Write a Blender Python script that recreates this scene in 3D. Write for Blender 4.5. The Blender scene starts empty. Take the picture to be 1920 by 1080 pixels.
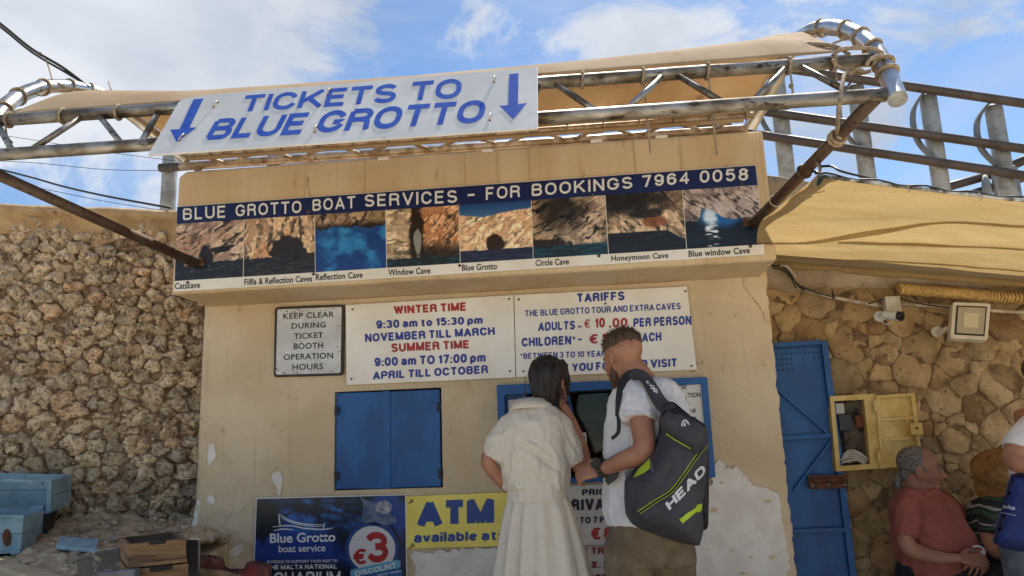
import bpy, bmesh, math, random
import numpy as np
from mathutils import Vector, Matrix, noise, geometry
from math import radians as RAD, sin, cos, pi
random.seed(7)
scene = bpy.context.scene
COL = scene.collection

# ------------------------------------------------------------------ camera, sky, sun, exposure
FPX = 1450.0                                   # focal length in pixels of a 1920 wide picture
YAW, PITCH, ROLL = RAD(-6.5), RAD(11.2), RAD(-2.06)
CAM = Vector((0.0, -4.2, 1.3))
_f = Vector((sin(YAW)*cos(PITCH), cos(YAW)*cos(PITCH), sin(PITCH)))
_r = Vector((cos(YAW), -sin(YAW), 0)); _u = _r.cross(_f)
RIGHT = _r*cos(ROLL) + _u*sin(ROLL); UP = _u*cos(ROLL) - _r*sin(ROLL); FWD = _f
cam_data = bpy.data.cameras.new('camera'); cam = bpy.data.objects.new('camera', cam_data); COL.objects.link(cam)
cam_data.sensor_width = 36.0; cam_data.lens = FPX/1920*36.0; cam_data.clip_end = 2000; cam_data.clip_start = 0.05
cam.matrix_world = Matrix(((RIGHT.x, UP.x, -FWD.x, CAM.x), (RIGHT.y, UP.y, -FWD.y, CAM.y), (RIGHT.z, UP.z, -FWD.z, CAM.z), (0, 0, 0, 1)))
scene.camera = cam

SUN_EL, SUN_AZ = RAD(57), RAD(24)              # azimuth from +y (behind the booth), positive = towards +x
SUN_DIR = Vector((sin(SUN_AZ)*cos(SUN_EL), cos(SUN_AZ)*cos(SUN_EL), sin(SUN_EL)))
sun_d = bpy.data.lights.new('sun', 'SUN'); sun_d.energy = 5.0; sun_d.angle = RAD(0.5); sun_d.color = (1, .95, .86)
sun = bpy.data.objects.new('sun', sun_d); COL.objects.link(sun)
sun.rotation_euler = SUN_DIR.to_track_quat('Z', 'Y').to_euler()
scene.view_settings.view_transform = 'Standard'; scene.view_settings.look = 'None'
scene.view_settings.exposure = 0.68; scene.view_settings.gamma = 1.0

def ray(px, py):
    return RIGHT*((px-960)/FPX) - UP*((py-540)/FPX) + FWD
def P(px, py, y):                              # the point of the real plane y = const seen at a photo pixel
    d = ray(px, py); return CAM + d*((y-CAM.y)/d.y)
def PZ(px, py, z):
    d = ray(px, py); return CAM + d*((z-CAM.z)/d.z)
def PP(px, py, p0, n):                         # on a general plane
    d = ray(px, py); return CAM + d*((p0-CAM).dot(n)/d.dot(n))
def proj(p):
    v = Vector(p)-CAM; w = v.dot(FWD); return (960+FPX*v.dot(RIGHT)/w, 540-FPX*v.dot(UP)/w)
def mpp(y, px=960, py=540):                    # metres per photo pixel at a point of plane y
    return (P(px, py, y)-CAM).dot(FWD)/FPX

world = bpy.data.worlds.new('World'); scene.world = world; world.use_nodes = True
wn = world.node_tree.nodes; wl = world.node_tree.links; wn.clear()
def N(nt, t, **kw):
    n = nt.nodes.new(t)
    for k, v in kw.items(): setattr(n, k, v)
    return n
wout = N(world.node_tree, 'ShaderNodeOutputWorld'); bg = N(world.node_tree, 'ShaderNodeBackground'); bg.inputs['Strength'].default_value = 0.092
sky = N(world.node_tree, 'ShaderNodeTexSky', sky_type='NISHITA', sun_disc=False, sun_elevation=SUN_EL, sun_rotation=SUN_AZ, altitude=10, air_density=1.0, dust_density=0.25, ozone_density=2.4)
tc = N(world.node_tree, 'ShaderNodeTexCoord')
def wmath(op, a, b=None, clamp=False):
    n = N(world.node_tree, 'ShaderNodeMath', operation=op, use_clamp=clamp)
    for i, v in enumerate((a, b)):
        if v is None: continue
        if isinstance(v, (int, float)): n.inputs[i].default_value = v
        else: wl.new(v, n.inputs[i])
    return n.outputs[0]
def wnoise(scale, detail, rough, dist=0.0, zs=1.0, off=(0, 0, 0)):
    m = N(world.node_tree, 'ShaderNodeMapping'); m.inputs['Scale'].default_value = (1, 1, zs); m.inputs['Location'].default_value = off
    wl.new(tc.outputs['Generated'], m.inputs['Vector'])
    n = N(world.node_tree, 'ShaderNodeTexNoise'); n.inputs['Scale'].default_value = scale; n.inputs['Detail'].default_value = detail
    n.inputs['Roughness'].default_value = rough; n.inputs['Distortion'].default_value = dist
    wl.new(m.outputs[0], n.inputs['Vector']); return n.outputs['Fac']
def wblob(px, py, rad):                        # a cloud bank that stands in this direction of the sky
    d = ray(px, py).normalized()
    v = N(world.node_tree, 'ShaderNodeVectorMath', operation='DISTANCE'); wl.new(tc.outputs['Generated'], v.inputs[0]); v.inputs[1].default_value = d
    m = N(world.node_tree, 'ShaderNodeMapRange', interpolation_type='SMOOTHSTEP'); wl.new(v.outputs['Value'], m.inputs['Value'])
    m.inputs['From Min'].default_value = rad; m.inputs['From Max'].default_value = 0.0; return m.outputs[0]
cl = wnoise(4.2, 12, 0.62, 0.5, 1.5, (1.3, .2, .4))
b1 = wmath('MULTIPLY', wblob(120, -60, .36), .34)
b2 = wmath('MULTIPLY', wblob(300, 90, .17), .22)
b3 = wmath('MULTIPLY', wblob(560, 140, .10), .14)
b4 = wmath('MULTIPLY', wblob(1180, 95, .10), .14)
b5 = wmath('MULTIPLY', wblob(1700, 60, .45), .09)
s = wmath('ADD', wmath('ADD', wmath('ADD', wmath('ADD', wmath('ADD', cl, b1), b2), b3), b4), b5)
mr = N(world.node_tree, 'ShaderNodeMapRange', interpolation_type='SMOOTHSTEP'); wl.new(s, mr.inputs['Value'])
mr.inputs['From Min'].default_value = 0.52; mr.inputs['From Max'].default_value = 0.69
cir = wnoise(2.6, 7, 0.62, 1.2, 2.4, (4, 2, 0))
mr2 = N(world.node_tree, 'ShaderNodeMapRange', interpolation_type='SMOOTHSTEP'); wl.new(cir, mr2.inputs['Value'])
mr2.inputs['From Min'].default_value = 0.36; mr2.inputs['From Max'].default_value = 0.78; mr2.inputs['To Max'].default_value = 0.42
cov = wmath('MAXIMUM', mr.outputs[0], mr2.outputs[0])
shade = wnoise(3.2, 6, 0.55, .4, 1.4, (7, 1, 3))
cr = N(world.node_tree, 'ShaderNodeValToRGB'); wl.new(shade, cr.inputs[0])
cr.color_ramp.elements[0].position = .35; cr.color_ramp.elements[0].color = (3.5, 3.95, 4.7, 1)
cr.color_ramp.elements[1].position = .62; cr.color_ramp.elements[1].color = (5.7, 5.95, 6.4, 1)
mx = N(world.node_tree, 'ShaderNodeMixRGB'); wl.new(cov, mx.inputs[0]); tintn = N(world.node_tree, 'ShaderNodeMixRGB', blend_type='MULTIPLY'); tintn.inputs[0].default_value = 1; tintn.inputs[2].default_value = (.78, .92, 1.02, 1); wl.new(sky.outputs[0], tintn.inputs[1]); wl.new(tintn.outputs[0], mx.inputs[1]); wl.new(cr.outputs[0], mx.inputs[2])
wl.new(mx.outputs[0], bg.inputs['Color']); wl.new(bg.outputs[0], wout.inputs[0])

# ------------------------------------------------------------------ materials
#
def srgb(r, g, b):
    return tuple(((c/255)/12.92 if c/255 <= .04045 else ((c/255+.055)/1.055)**2.4) for c in (r, g, b))
MATS = {}
def mat(name, col, rough=.75, metal=0.0, col2=None, vs=6.0, vlo=.38, vhi=.62, col3=None, vs3=20.0, v3lo=.6, v3hi=.68,
        bump=None, bump2=None, spec=.5, stretch=(1, 1, 1), tint=0.0, transl=None, attr=None, rough2=None, coat=0.0, cracks=None, streaks=None):
    m = bpy.data.materials.new(name); m.use_nodes = True; nt = m.node_tree; b = nt.nodes['Principled BSDF']; L = nt.links
    b.inputs['Roughness'].default_value = rough; b.inputs['Metallic'].default_value = metal; b.inputs['Specular IOR Level'].default_value = spec
    if coat: b.inputs['Coat Weight'].default_value = coat; b.inputs['Coat Roughness'].default_value = .15
    geo = N(nt, 'ShaderNodeNewGeometry'); mp = N(nt, 'ShaderNodeMapping'); mp.inputs['Scale'].default_value = stretch; L.new(geo.outputs['Position'], mp.inputs['Vector'])
    def nz(scale, detail=5, rough_=.55):
        n = N(nt, 'ShaderNodeTexNoise'); n.inputs['Scale'].default_value = scale; n.inputs['Detail'].default_value = detail; n.inputs['Roughness'].default_value = rough_
        L.new(mp.outputs[0], n.inputs['Vector']); return n.outputs['Fac']
    def mix(fac, a, c):
        x = N(nt, 'ShaderNodeMixRGB')
        if isinstance(fac, float): x.inputs[0].default_value = fac
        else: L.new(fac, x.inputs[0])
        for i, v in ((1, a), (2, c)):
            if isinstance(v, tuple): x.inputs[i].default_value = (*v[:3], 1)
            else: L.new(v, x.inputs[i])
        return x.outputs[0]
    def rng(fac, lo, hi, tl=0., th=1.):
        r = N(nt, 'ShaderNodeMapRange', interpolation_type='SMOOTHSTEP'); L.new(fac, r.inputs['Value']); r.inputs['From Min'].default_value = lo; r.inputs['From Max'].default_value = hi
        r.inputs['To Min'].default_value = tl; r.inputs['To Max'].default_value = th; return r.outputs[0]
    c = tuple(col)
    if attr:
        a = N(nt, 'ShaderNodeAttribute', attribute_name=attr); c = a.outputs['Color']
    if col2: c = mix(rng(nz(vs), vlo, vhi), c, tuple(col2))
    if col3: c = mix(rng(nz(vs3, 8, .62), v3lo, v3hi), c, tuple(col3))
    if streaks:                                 # rain streaks: narrow and tall
        m2 = N(nt, 'ShaderNodeMapping'); m2.inputs['Scale'].default_value = (26, 1, 1.3); L.new(geo.outputs['Position'], m2.inputs['Vector'])
        n2 = N(nt, 'ShaderNodeTexNoise'); n2.inputs['Scale'].default_value = 1.0; n2.inputs['Detail'].default_value = 4; L.new(m2.outputs[0], n2.inputs['Vector']); c = mix(rng(n2.outputs['Fac'], .60, .78, 0, .6), c, tuple(streaks))
    crk = None
    if cracks:
        wv = N(nt, 'ShaderNodeVectorMath', operation='MULTIPLY_ADD'); nn = N(nt, 'ShaderNodeTexNoise'); nn.inputs['Scale'].default_value = 7; nn.inputs['Detail'].default_value = 6; L.new(geo.outputs['Position'], nn.inputs['Vector'])
        L.new(nn.outputs['Color'], wv.inputs[0]); wv.inputs[1].default_value = (.35,)*3; L.new(geo.outputs['Position'], wv.inputs[2]); v = N(nt, 'ShaderNodeTexVoronoi', feature='DISTANCE_TO_EDGE'); v.inputs['Scale'].default_value = 1.7; L.new(wv.outputs[0], v.inputs['Vector'])
        mk = N(nt, 'ShaderNodeMath', operation='MULTIPLY'); L.new(rng(v.outputs['Distance'], .0, .007, 1, 0), mk.inputs[0]); L.new(rng(nz(1.3, 3), .56, .66, 0, .6), mk.inputs[1]); crk = mk.outputs[0]; c = mix(crk, c, tuple(cracks))
    if tint:
        a = N(nt, 'ShaderNodeAttribute', attribute_name='tint')
        x = N(nt, 'ShaderNodeMixRGB', blend_type='MULTIPLY'); x.inputs[0].default_value = tint
        if isinstance(c, tuple): x.inputs[1].default_value = (*c, 1)
        else: L.new(c, x.inputs[1])
        L.new(a.outputs['Color'], x.inputs[2]); c = x.outputs[0]
    if isinstance(c, tuple): b.inputs['Base Color'].default_value = (*c, 1)
    else: L.new(c, b.inputs['Base Color'])
    if rough2: L.new(rng(nz(vs*1.7), .35, .65, rough, rough2), b.inputs['Roughness'])
    if bump:
        prev = None
        for (bs, bd, kind) in ([bump] if isinstance(bump, tuple) else bump):
            bn = N(nt, 'ShaderNodeBump'); bn.inputs['Distance'].default_value = bd; bn.inputs['Strength'].default_value = 1
            if kind == 'n': h = nz(bs, 7, .6)
            elif kind == 'v':
                v = N(nt, 'ShaderNodeTexVoronoi', feature='SMOOTH_F1'); v.inputs['Scale'].default_value = bs; L.new(mp.outputs[0], v.inputs['Vector']); h = v.outputs['Distance']
            elif kind == 'pit':
                v = N(nt, 'ShaderNodeTexVoronoi'); v.inputs['Scale'].default_value = bs
                wv = N(nt, 'ShaderNodeVectorMath', operation='MULTIPLY_ADD'); nn = N(nt, 'ShaderNodeTexNoise'); nn.inputs['Scale'].default_value = bs*.7; L.new(mp.outputs[0], nn.inputs['Vector'])
                L.new(nn.outputs['Color'], wv.inputs[0]); wv.inputs[1].default_value = (1.2/bs,)*3; L.new(mp.outputs[0], wv.inputs[2]); L.new(wv.outputs[0], v.inputs['Vector'])
                h = rng(v.outputs['Distance'], .05, .42)
            elif kind == 'w':
                v = N(nt, 'ShaderNodeTexWave'); v.inputs['Scale'].default_value = bs; v.inputs['Distortion'].default_value = 2; L.new(mp.outputs[0], v.inputs['Vector']); h = v.outputs['Fac']
            if crk is not None and prev is None:
                q = N(nt, 'ShaderNodeMath', operation='SUBTRACT'); L.new(h, q.inputs[0]); L.new(crk, q.inputs[1]); h = q.outputs[0]
            L.new(h, bn.inputs['Height'])
            if prev: L.new(prev, bn.inputs['Normal'])
            prev = bn.outputs[0]
        L.new(prev, b.inputs['Normal'])
    if transl is not None:
        t = N(nt, 'ShaderNodeBsdfTranslucent')
        if isinstance(c, tuple): t.inputs[0].default_value = (*c, 1)
        else: L.new(c, t.inputs[0])
        ms = N(nt, 'ShaderNodeMixShader'); ms.inputs[0].default_value = transl
        L.new(b.outputs[0], ms.inputs[1]); L.new(t.outputs[0], ms.inputs[2]); L.new(ms.outputs[0], nt.nodes['Material Output'].inputs[0])
    MATS[name] = m; return m

# ------------------------------------------------------------------ mesh helpers
WLOC = {}
def thing(name, label, cat, loc=(0, 0, 0), group=None, kind=None):
    o = bpy.data.objects.new(name, None); COL.objects.link(o); o.location = loc; o.empty_display_size = .1
    o['label'] = label; o['category'] = cat
    if group: o['group'] = group
    if kind: o['kind'] = kind
    WLOC[o.name] = Vector(loc); return o
def tag(o, label=None, cat=None, group=None, kind=None):
    if label: o['label'] = label
    if cat: o['category'] = cat
    if group: o['group'] = group
    if kind: o['kind'] = kind
    return o
def link(name, me, m=None, parent=None, smooth=False):
    o = bpy.data.objects.new(name, me); COL.objects.link(o)
    if m is not None and not me.materials: me.materials.append(m)
    if smooth:
        me.polygons.foreach_set('use_smooth', [True]*len(me.polygons)); me.update()
    if parent is not None:
        o.parent = parent
        if parent.name in WLOC: o.location = -WLOC[parent.name]
    return o
class MB:
    def __init__(s): s.v = []; s.f = []; s.c = []
    def add(s, vs, fs, col=None):
        n = len(s.v); s.v += [tuple(p) for p in vs]; s.f += [tuple(i+n for i in f) for f in fs]
        if col is not None: s.c += [col]*len(vs)
        return s
    def box(s, lo, hi, bev=0.0):
        x0, y0, z0 = lo; x1, y1, z1 = hi
        return s.hexa([(x0, y0, z0), (x1, y0, z0), (x1, y1, z0), (x0, y1, z0), (x0, y0, z1), (x1, y0, z1), (x1, y1, z1), (x0, y1, z1)])
    def hexa(s, c):
        return s.add(c, [(3, 2, 1, 0), (4, 5, 6, 7), (0, 1, 5, 4), (1, 2, 6, 5), (2, 3, 7, 6), (3, 0, 4, 7)])
    def prism(s, pts, off):                    # pts: planar outline; extruded by vector off
        pts = [Vector(p) for p in pts]; off = Vector(off); n = len(pts)
        nrm = Vector((0, 0, 0))
        for i in range(n): nrm += pts[i].cross(pts[(i+1) % n])
        if nrm.dot(off) < 0: pts = pts[::-1]
        return s.add(pts+[p+off for p in pts], [tuple(range(n))[::-1], tuple(range(n, 2*n))]+[(i, (i+1) % n, n+(i+1) % n, n+i) for i in range(n)])
    def tube(s, path, r, n=12, cap=True, closed=False):
        path = [Vector(p) for p in path]; k = len(path); rr = r if isinstance(r, (list, tuple)) else [r]*k
        prev = None; rings = []
        for i, p in enumerate(path):
            if closed: t = (path[(i+1) % k]-path[i-1]).normalized()
            else: t = (path[min(i+1, k-1)]-path[max(i-1, 0)]).normalized()
            if prev is None:
                a = t.orthogonal().normalized()
            else:
                a = (prev-t*prev.dot(t)).normalized()
            prev = a; b = t.cross(a)
            rings.append([p+(a*cos(2*pi*j/n)+b*sin(2*pi*j/n))*rr[i] for j in range(n)])
        vs = [q for g in rings for q in g]; fs = []
        for i in range(k if closed else k-1):
            i2 = (i+1) % k
            for j in range(n): fs.append((i*n+j, i*n+(j+1) % n, i2*n+(j+1) % n, i2*n+j))
        if cap and not closed: fs += [tuple(range(n))[::-1], tuple(range((k-1)*n, k*n))]
        return s.add(vs, fs)
    def ball(s, c, r, nu=14, nv=9, rot=None):
        c = Vector(c); r = Vector(r) if isinstance(r, (tuple, list, Vector)) else Vector((r, r, r)); vs = []; fs = []
        for i in range(1, nv):
            th = pi*i/nv
            for j in range(nu):
                q = Vector((r.x*sin(th)*cos(2*pi*j/nu), r.y*sin(th)*sin(2*pi*j/nu), r.z*cos(th)))
                if rot: q = rot @ q
                vs.append(c+q)
        a = Vector((0, 0, r.z)); 
        if rot: a = rot @ a
        vs += [c+a, c-a]; T = len(vs)-2
        for i in range(nv-2):
            for j in range(nu): fs.append((i*nu+j, (i+1)*nu+j, (i+1)*nu+(j+1) % nu, i*nu+(j+1) % nu))
        for j in range(nu):
            fs.append((T, j, (j+1) % nu)); fs.append((T+1, (nv-2)*nu+(j+1) % nu, (nv-2)*nu+j))
        return s.add(vs, fs)
    def cone(s, a, b, ra, rb, n=14):           # rounded tapered limb: tube plus end balls
        a = Vector(a); b = Vector(b); s.tube([a, b], [ra, rb], n); s.ball(a, ra, n, 8); s.ball(b, rb, n, 8); return s
    def mesh(s, name='mesh'):
        me = bpy.data.meshes.new(name); me.from_pydata(s.v, [], s.f); me.update()
        if s.c:
            ca = me.color_attributes.new('tint', 'FLOAT_COLOR', 'POINT')
            ca.data.foreach_set('color', np.array([(*c, 1) for c in s.c], dtype=np.float32).ravel())
        return me
    def build(s, name, m, parent=None, smooth=False, bev=0.0, seg=2, auto=None):
        me = s.mesh(name)
        if bev:
            bm = bmesh.new(); bm.from_mesh(me); bmesh.ops.remove_doubles(bm, verts=bm.verts, dist=1e-6)
            bmesh.ops.bevel(bm, geom=[e for e in bm.edges if len(e.link_faces) == 2 and e.calc_face_angle(0) > .5], offset=bev, segments=seg, profile=.6, affect='EDGES', clamp_overlap=True)
            bm.to_mesh(me); bm.free()
        o = link(name, me, m, parent, smooth)
        if auto: 
            me.polygons.foreach_set('use_smooth', [True]*len(me.polygons)); me.set_sharp_from_angle(angle=RAD(auto))
        return o
def spline(pts, n=8):                          # Catmull-Rom through points
    pts = [Vector(p) for p in pts]; out = []
    for i in range(len(pts)-1):
        p0 = pts[max(i-1, 0)]; p1 = pts[i]; p2 = pts[i+1]; p3 = pts[min(i+2, len(pts)-1)]
        for k in range(n):
            t = k/n; out.append(.5*((2*p1)+(p2-p0)*t+(2*p0-5*p1+4*p2-p3)*t*t+(3*p1-p0-3*p2+p3)*t**3))
    out.append(pts[-1]); return out
def panel(name, pts, m, parent, depth=.004, normal=(0, -1, 0), bev=0.0):   # a flat board: outline in the world, thickness away from the viewer side
    return MB().prism(pts, -Vector(normal)*depth).build(name, m, parent, bev=bev)
def round_quad(q, r, n=5):
    q = [Vector(p) for p in q]; out = []
    for i in range(len(q)):
        a, b, c = q[i-1], q[i], q[(i+1) % len(q)]
        p0 = b+(a-b).normalized()*r; p2 = b+(c-b).normalized()*r
        for k in range(n+1):
            t = k/n; out.append(p0*(1-t)**2+b*2*t*(1-t)+p2*t*t)
    return out
def lettering(text, quad_px, m, parent, plane, weight=.0, name='lettering', off=.0015, tight=True, spacing=1.0, base=None):
    """quad_px TL, TR, BR, BL of the text's box in photo pixels, laid onto a real plane (point, normal)."""
    p0, n = plane; p0 = Vector(p0)+Vector(n)*off; n = Vector(n)
    cu = bpy.data.curves.new('t', 'FONT'); cu.body = text; cu.offset = weight; cu.fill_mode = 'BOTH'; cu.space_character = spacing; cu.resolution_u = 4
    ob = bpy.data.objects.new('t', cu); me = bpy.data.meshes.new_from_object(ob)
    bpy.data.objects.remove(ob); bpy.data.curves.remove(cu)
    nv = len(me.vertices); co = np.empty(nv*3, dtype=np.float64); me.vertices.foreach_get('co', co); co = co.reshape(-1, 3)
    lo = co.min(0); hi = co.max(0); uv = (co[:, :2]-lo[:2])/(hi[:2]-lo[:2])
    TL, TR, BR, BL = [np.array(PP(x, y, p0, n)) for x, y in quad_px]
    u = uv[:, :1]; v = uv[:, 1:]
    out = (BL*(1-u)+BR*u)*(1-v)+(TL*(1-u)+TR*u)*v
    me.vertices.foreach_set('co', out.ravel()); me.update(); me.materials.clear()
    # keep faces turned to the viewer
    if len(me.polygons) and me.polygons[0].normal.dot(n) < 0: me.flip_normals()
    me.name = name
    return link(name, me, m, parent)
# cell pattern for stone walls
def clip(poly, mx_, my, nx, ny):
    out = []; k = len(poly)
    for i in range(k):
        a = poly[i]; b = poly[(i+1) % k]; da = (a[0]-mx_)*nx+(a[1]-my)*ny; db = (b[0]-mx_)*nx+(b[1]-my)*ny
        if da <= 0: out.append(a)
        if da*db < 0:
            t = da/(da-db); out.append((a[0]+(b[0]-a[0])*t, a[1]+(b[1]-a[1])*t))
    return out
def cells(sites, bounds, asp=1.0):
    S = np.array(sites); S2 = S*np.array([1, asp]); res = []
    for i in range(len(S)):
        d = ((S2-S2[i])**2).sum(1); nb = np.argsort(d)[1:26]
        x0, y0, x1, y1 = bounds; poly = [(x0, y0*asp), (x1, y0*asp), (x1, y1*asp), (x0, y1*asp)]
        for j in nb:
            mxx, myy = (S2[i]+S2[j])/2; nn = S2[j]-S2[i]
            poly = clip(poly, mxx, myy, nn[0], nn[1])
            if len(poly) < 3: break
        res.append([(a, b/asp) for a, b in poly] if len(poly) >= 3 else None)
    return res
def relax(sites, asp, minx, it=6, step=.3, r=.08):
    S = np.array(sites)
    for _ in range(it):
        S2 = S*np.array([1, asp])
        for i in range(len(S)):
            d = S2[i]-S2; q = np.sqrt((d**2).sum(1)); k = (q > 0) & (q < r)
            if k.any(): S[i] += (d[k]/q[k][:, None]*(r-q[k])[:, None]).sum(0)*step/np.array([1, asp])
    return [tuple(p) for p in S]
def resample(poly, n):
    P_ = np.array(poly); k = len(P_); seg = np.linalg.norm(np.roll(P_, -1, 0)-P_, axis=1); cum = np.concatenate([[0], np.cumsum(seg)]); T = cum[-1]; out = []
    for t in np.linspace(0, T, n, endpoint=False):
        i = min(np.searchsorted(cum, t, 'right')-1, k-1); a = P_[i]; b = P_[(i+1) % k]; s_ = (t-cum[i])/max(seg[i], 1e-9); out.append(a+(b-a)*s_)
    return np.array(out)
def chaikin(P_, it):
    for _ in range(it):
        Q = np.roll(P_, -1, 0); P_ = np.stack([P_*.75+Q*.25, P_*.25+Q*.75], 1).reshape(-1, 2)
    return P_
# ------------------------------------------------------------------ a stroke font for the bold printed lettering
def arc(cx, cy, rx, ry, a0, a1, n=9):
    return [(cx+rx*cos(RAD(a0+(a1-a0)*i/n)), cy+ry*sin(RAD(a0+(a1-a0)*i/n))) for i in range(n+1)]
def rr(p):  # closed
    return p+[p[0]]
G = {}
G['A'] = (.74, [[(-.06, -.14), (.53, 1.08)], [(.47, 1.08), (1.06, -.14)], [(.16, .27), (.84, .27)]])
G['B'] = (.66, [[(0, 0), (0, 1)], [(0, 1), (.55, 1)]+arc(.6, .765, .34, .235, 80, -80)+[(0, .53)], [(0, .53), (.6, .53)]+arc(.62, .265, .38, .265, 85, -85)+[(0, 0)]])
G['C'] = (.70, [arc(.5, .62, .5, .38, 12, 180)+arc(.5, .38, .5, .38, 180, 348)])
G['D'] = (.70, [[(0, 0), (0, 1)], [(0, 1), (.5, 1)]+arc(.5, .6, .5, .4, 85, 0)+arc(.5, .4, .5, .4, 0, -85)+[(.5, 0), (0, 0)]])
G['E'] = (.58, [[(1.06, 1), (0, 1), (0, 0), (1.06, 0)], [(0, .52), (.95, .52)]])
G['F'] = (.55, [[(1.06, 1), (0, 1), (0, -.1)], [(0, .50), (.9, .50)]])
G['G'] = (.74, [arc(.5, .62, .5, .38, 15, 180)+arc(.5, .38, .5, .38, 180, 350)+[(1, .45), (.58, .45)]])
G['H'] = (.68, [[(0, -.1), (0, 1.1)], [(1, -.1), (1, 1.1)], [(0, .52), (1, .52)]])
G['I'] = (0, [[(0, -.1), (0, 1.1)]])
G['J'] = (.5, [[(1, 1.1), (1, .3)]+arc(.5, .3, .5, .3, 0, -180)])
G['K'] = (.72, [[(0, -.1), (0, 1.1)], [(0, .32), (1, 1.08)], [(.36, .58), (1.05, -.08)]])
G['L'] = (.54, [[(0, 1.1), (0, 0), (1.06, 0)]])
G['M'] = (.84, [[(0, -.1), (0, 1)], [(1, -.1), (1, 1)], [(-.07, 1.18), (.52, -.05)], [(.48, -.05), (1.07, 1.18)]])
G['N'] = (.68, [[(0, -.1), (0, 1.1)], [(1, -.1), (1, 1.1)], [(-.16, 1.22), (1.16, -.22)]])
G['O'] = (.74, [rr(arc(.5, .6, .5, .4, 0, 180, 10)+arc(.5, .4, .5, .4, 180, 360, 10))])
G['P'] = (.64, [[(0, -.1), (0, 1)], [(0, 1), (.6, 1)]+arc(.6, .72, .4, .28, 85, -85)+[(0, .44)]])
G['Q'] = (.74, [rr(arc(.5, .6, .5, .4, 0, 180, 10)+arc(.5, .4, .5, .4, 180, 360, 10)), [(.6, .25), (1, 0)]])
G['R'] = (.68, [[(0, -.1), (0, 1)], [(0, 1), (.6, 1)]+arc(.6, .75, .36, .25, 85, -85)+[(0, .5)], [(.6, .5), (.85, .46), (.93, .3), (.95, .1), (1.0, -.1)]])
G['S'] = (.64, [arc(.5, .755, .47, .245, 15, 90)+arc(.5, .755, .47, .245, 90, 250, 9)+arc(.5, .255, .5, .255, 60, -90, 9)+arc(.5, .255, .5, .255, -90, -165, 5)])
G['T'] = (.64, [[(-.1, 1), (1.1, 1)], [(.5, 1), (.5, -.1)]])
G['U'] = (.68, [[(0, 1.1), (0, .35)]+arc(.5, .35, .5, .35, 180, 360)+[(1, 1.1)]])
G['V'] = (.72, [[(-.06, 1.15), (.53, -.1)], [(.47, -.1), (1.06, 1.15)]])
G['W'] = (1.05, [[(-.03, 1.15), (.28, -.1)], [(.24, -.1), (.51, 1.06)], [(.49, 1.06), (.76, -.1)], [(.72, -.1), (1.03, 1.15)]])
G['X'] = (.72, [[(0, 1.06), (1, -.06)], [(0, -.06), (1, 1.06)]])
G['Y'] = (.72, [[(0, 1.06), (.5, .42)], [(1, 1.06), (.5, .42)], [(.5, .45), (.5, -.1)]])
G['Z'] = (.62, [[(0, 1), (1, 1), (0, 0), (1, 0)]])
G['0'] = (.56, [rr(arc(.5, .6, .5, .4, 0, 180, 10)+arc(.5, .4, .5, .4, 180, 360, 10))])
G['1'] = (.26, [[(1, -.1), (1, 1.1)], [(1, .98), (.75, .82), (-.1, .74)]])
G['2'] = (.56, [arc(.5, .7, .5, .3, 170, 0)+[(.9, .5), (0, 0), (1.1, 0)]])
G['3'] = (.56, [arc(.48, .75, .46, .25, 165, -62)+[(.40, .53)], [(.40, .53)]+arc(.5, .27, .5, .27, 66, -165, 11)])
G['4'] = (.58, [[(.74, -.1), (.74, 1.02), (-.02, .26), (1.1, .26)]])
G['5'] = (.56, [[(.98, 1), (.14, 1), (.02, .52)], arc(.5, .33, .5, .33, 150, -160, 12)])
G['6'] = (.56, [rr(arc(.5, .31, .5, .31, 0, 360, 14)), arc(.5, .62, .5, .38, 20, 180)+[(0, .31)]])
G['7'] = (.54, [[(-.1, 1), (1, 1), (.35, -.1)]])
G['8'] = (.56, [rr(arc(.5, .77, .42, .23, 0, 360, 12)), rr(arc(.5, .27, .5, .27, 0, 360, 12))])
G['9'] = (.56, [rr(arc(.5, .69, .5, .31, 0, 360, 14)), [(1, .69)]+arc(.5, .38, .5, .38, 0, -160)])
G['a'] = (.50, [arc(.5, .5, .48, .2, 170, 20, 6)+[(.98, .4), (.98, .1), (1.06, -.05)], [(.98, .42), (.4, .38)]+arc(.42, .19, .42, .19, 100, 270, 7)+[(.7, .02), (.98, .18)]])
G['b'] = (.52, [[(0, -.1), (0, 1.1)], rr(arc(.5, .35, .5, .35, 0, 360, 14))])
G['e'] = (.52, [[(0, .36), (1, .36)]+arc(.5, .35, .5, .35, 0, 325, 14)])
G['i'] = (0, [[(0, -.1), (0, .7)], [(0, .86), (0, 1.1)]])
G['l'] = (0, [[(0, -.1), (0, 1.1)]])
G['m'] = (.86, [[(0, -.1), (0, .7)], [(0, .4)]+arc(.26, .5, .24, .2, 180, 0, 7)+[(.5, -.1)], [(.5, .4)]+arc(.76, .5, .24, .2, 180, 0, 7)+[(1, -.1)]])
G['o'] = (.54, [rr(arc(.5, .35, .5, .35, 0, 360, 14))])
G['p'] = (.52, [[(0, -.36), (0, .7)], rr(arc(.5, .35, .5, .35, 0, 360, 14))])
G['t'] = (.36, [[(.45, .95), (.45, .15), (.6, 0), (1.1, 0)], [(-.1, .7), (1.1, .7)]])
G['v'] = (.50, [[(0, .74), (.5, -.04)], [(.5, -.04), (1, .74)]])
G[':'] = (0, [[(0, -.1), (0, .14)], [(0, .5), (0, .7)]]); G['.'] = (0, [[(0, -.1), (0, .14)]])
G['-'] = (.24, [[(-.1, .38), (1.1, .38)]]); G['*'] = (.3, [[(.5, 1), (.5, .6)], [(.0, .9), (1, .7)], [(.0, .7), (1, .9)]])
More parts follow.
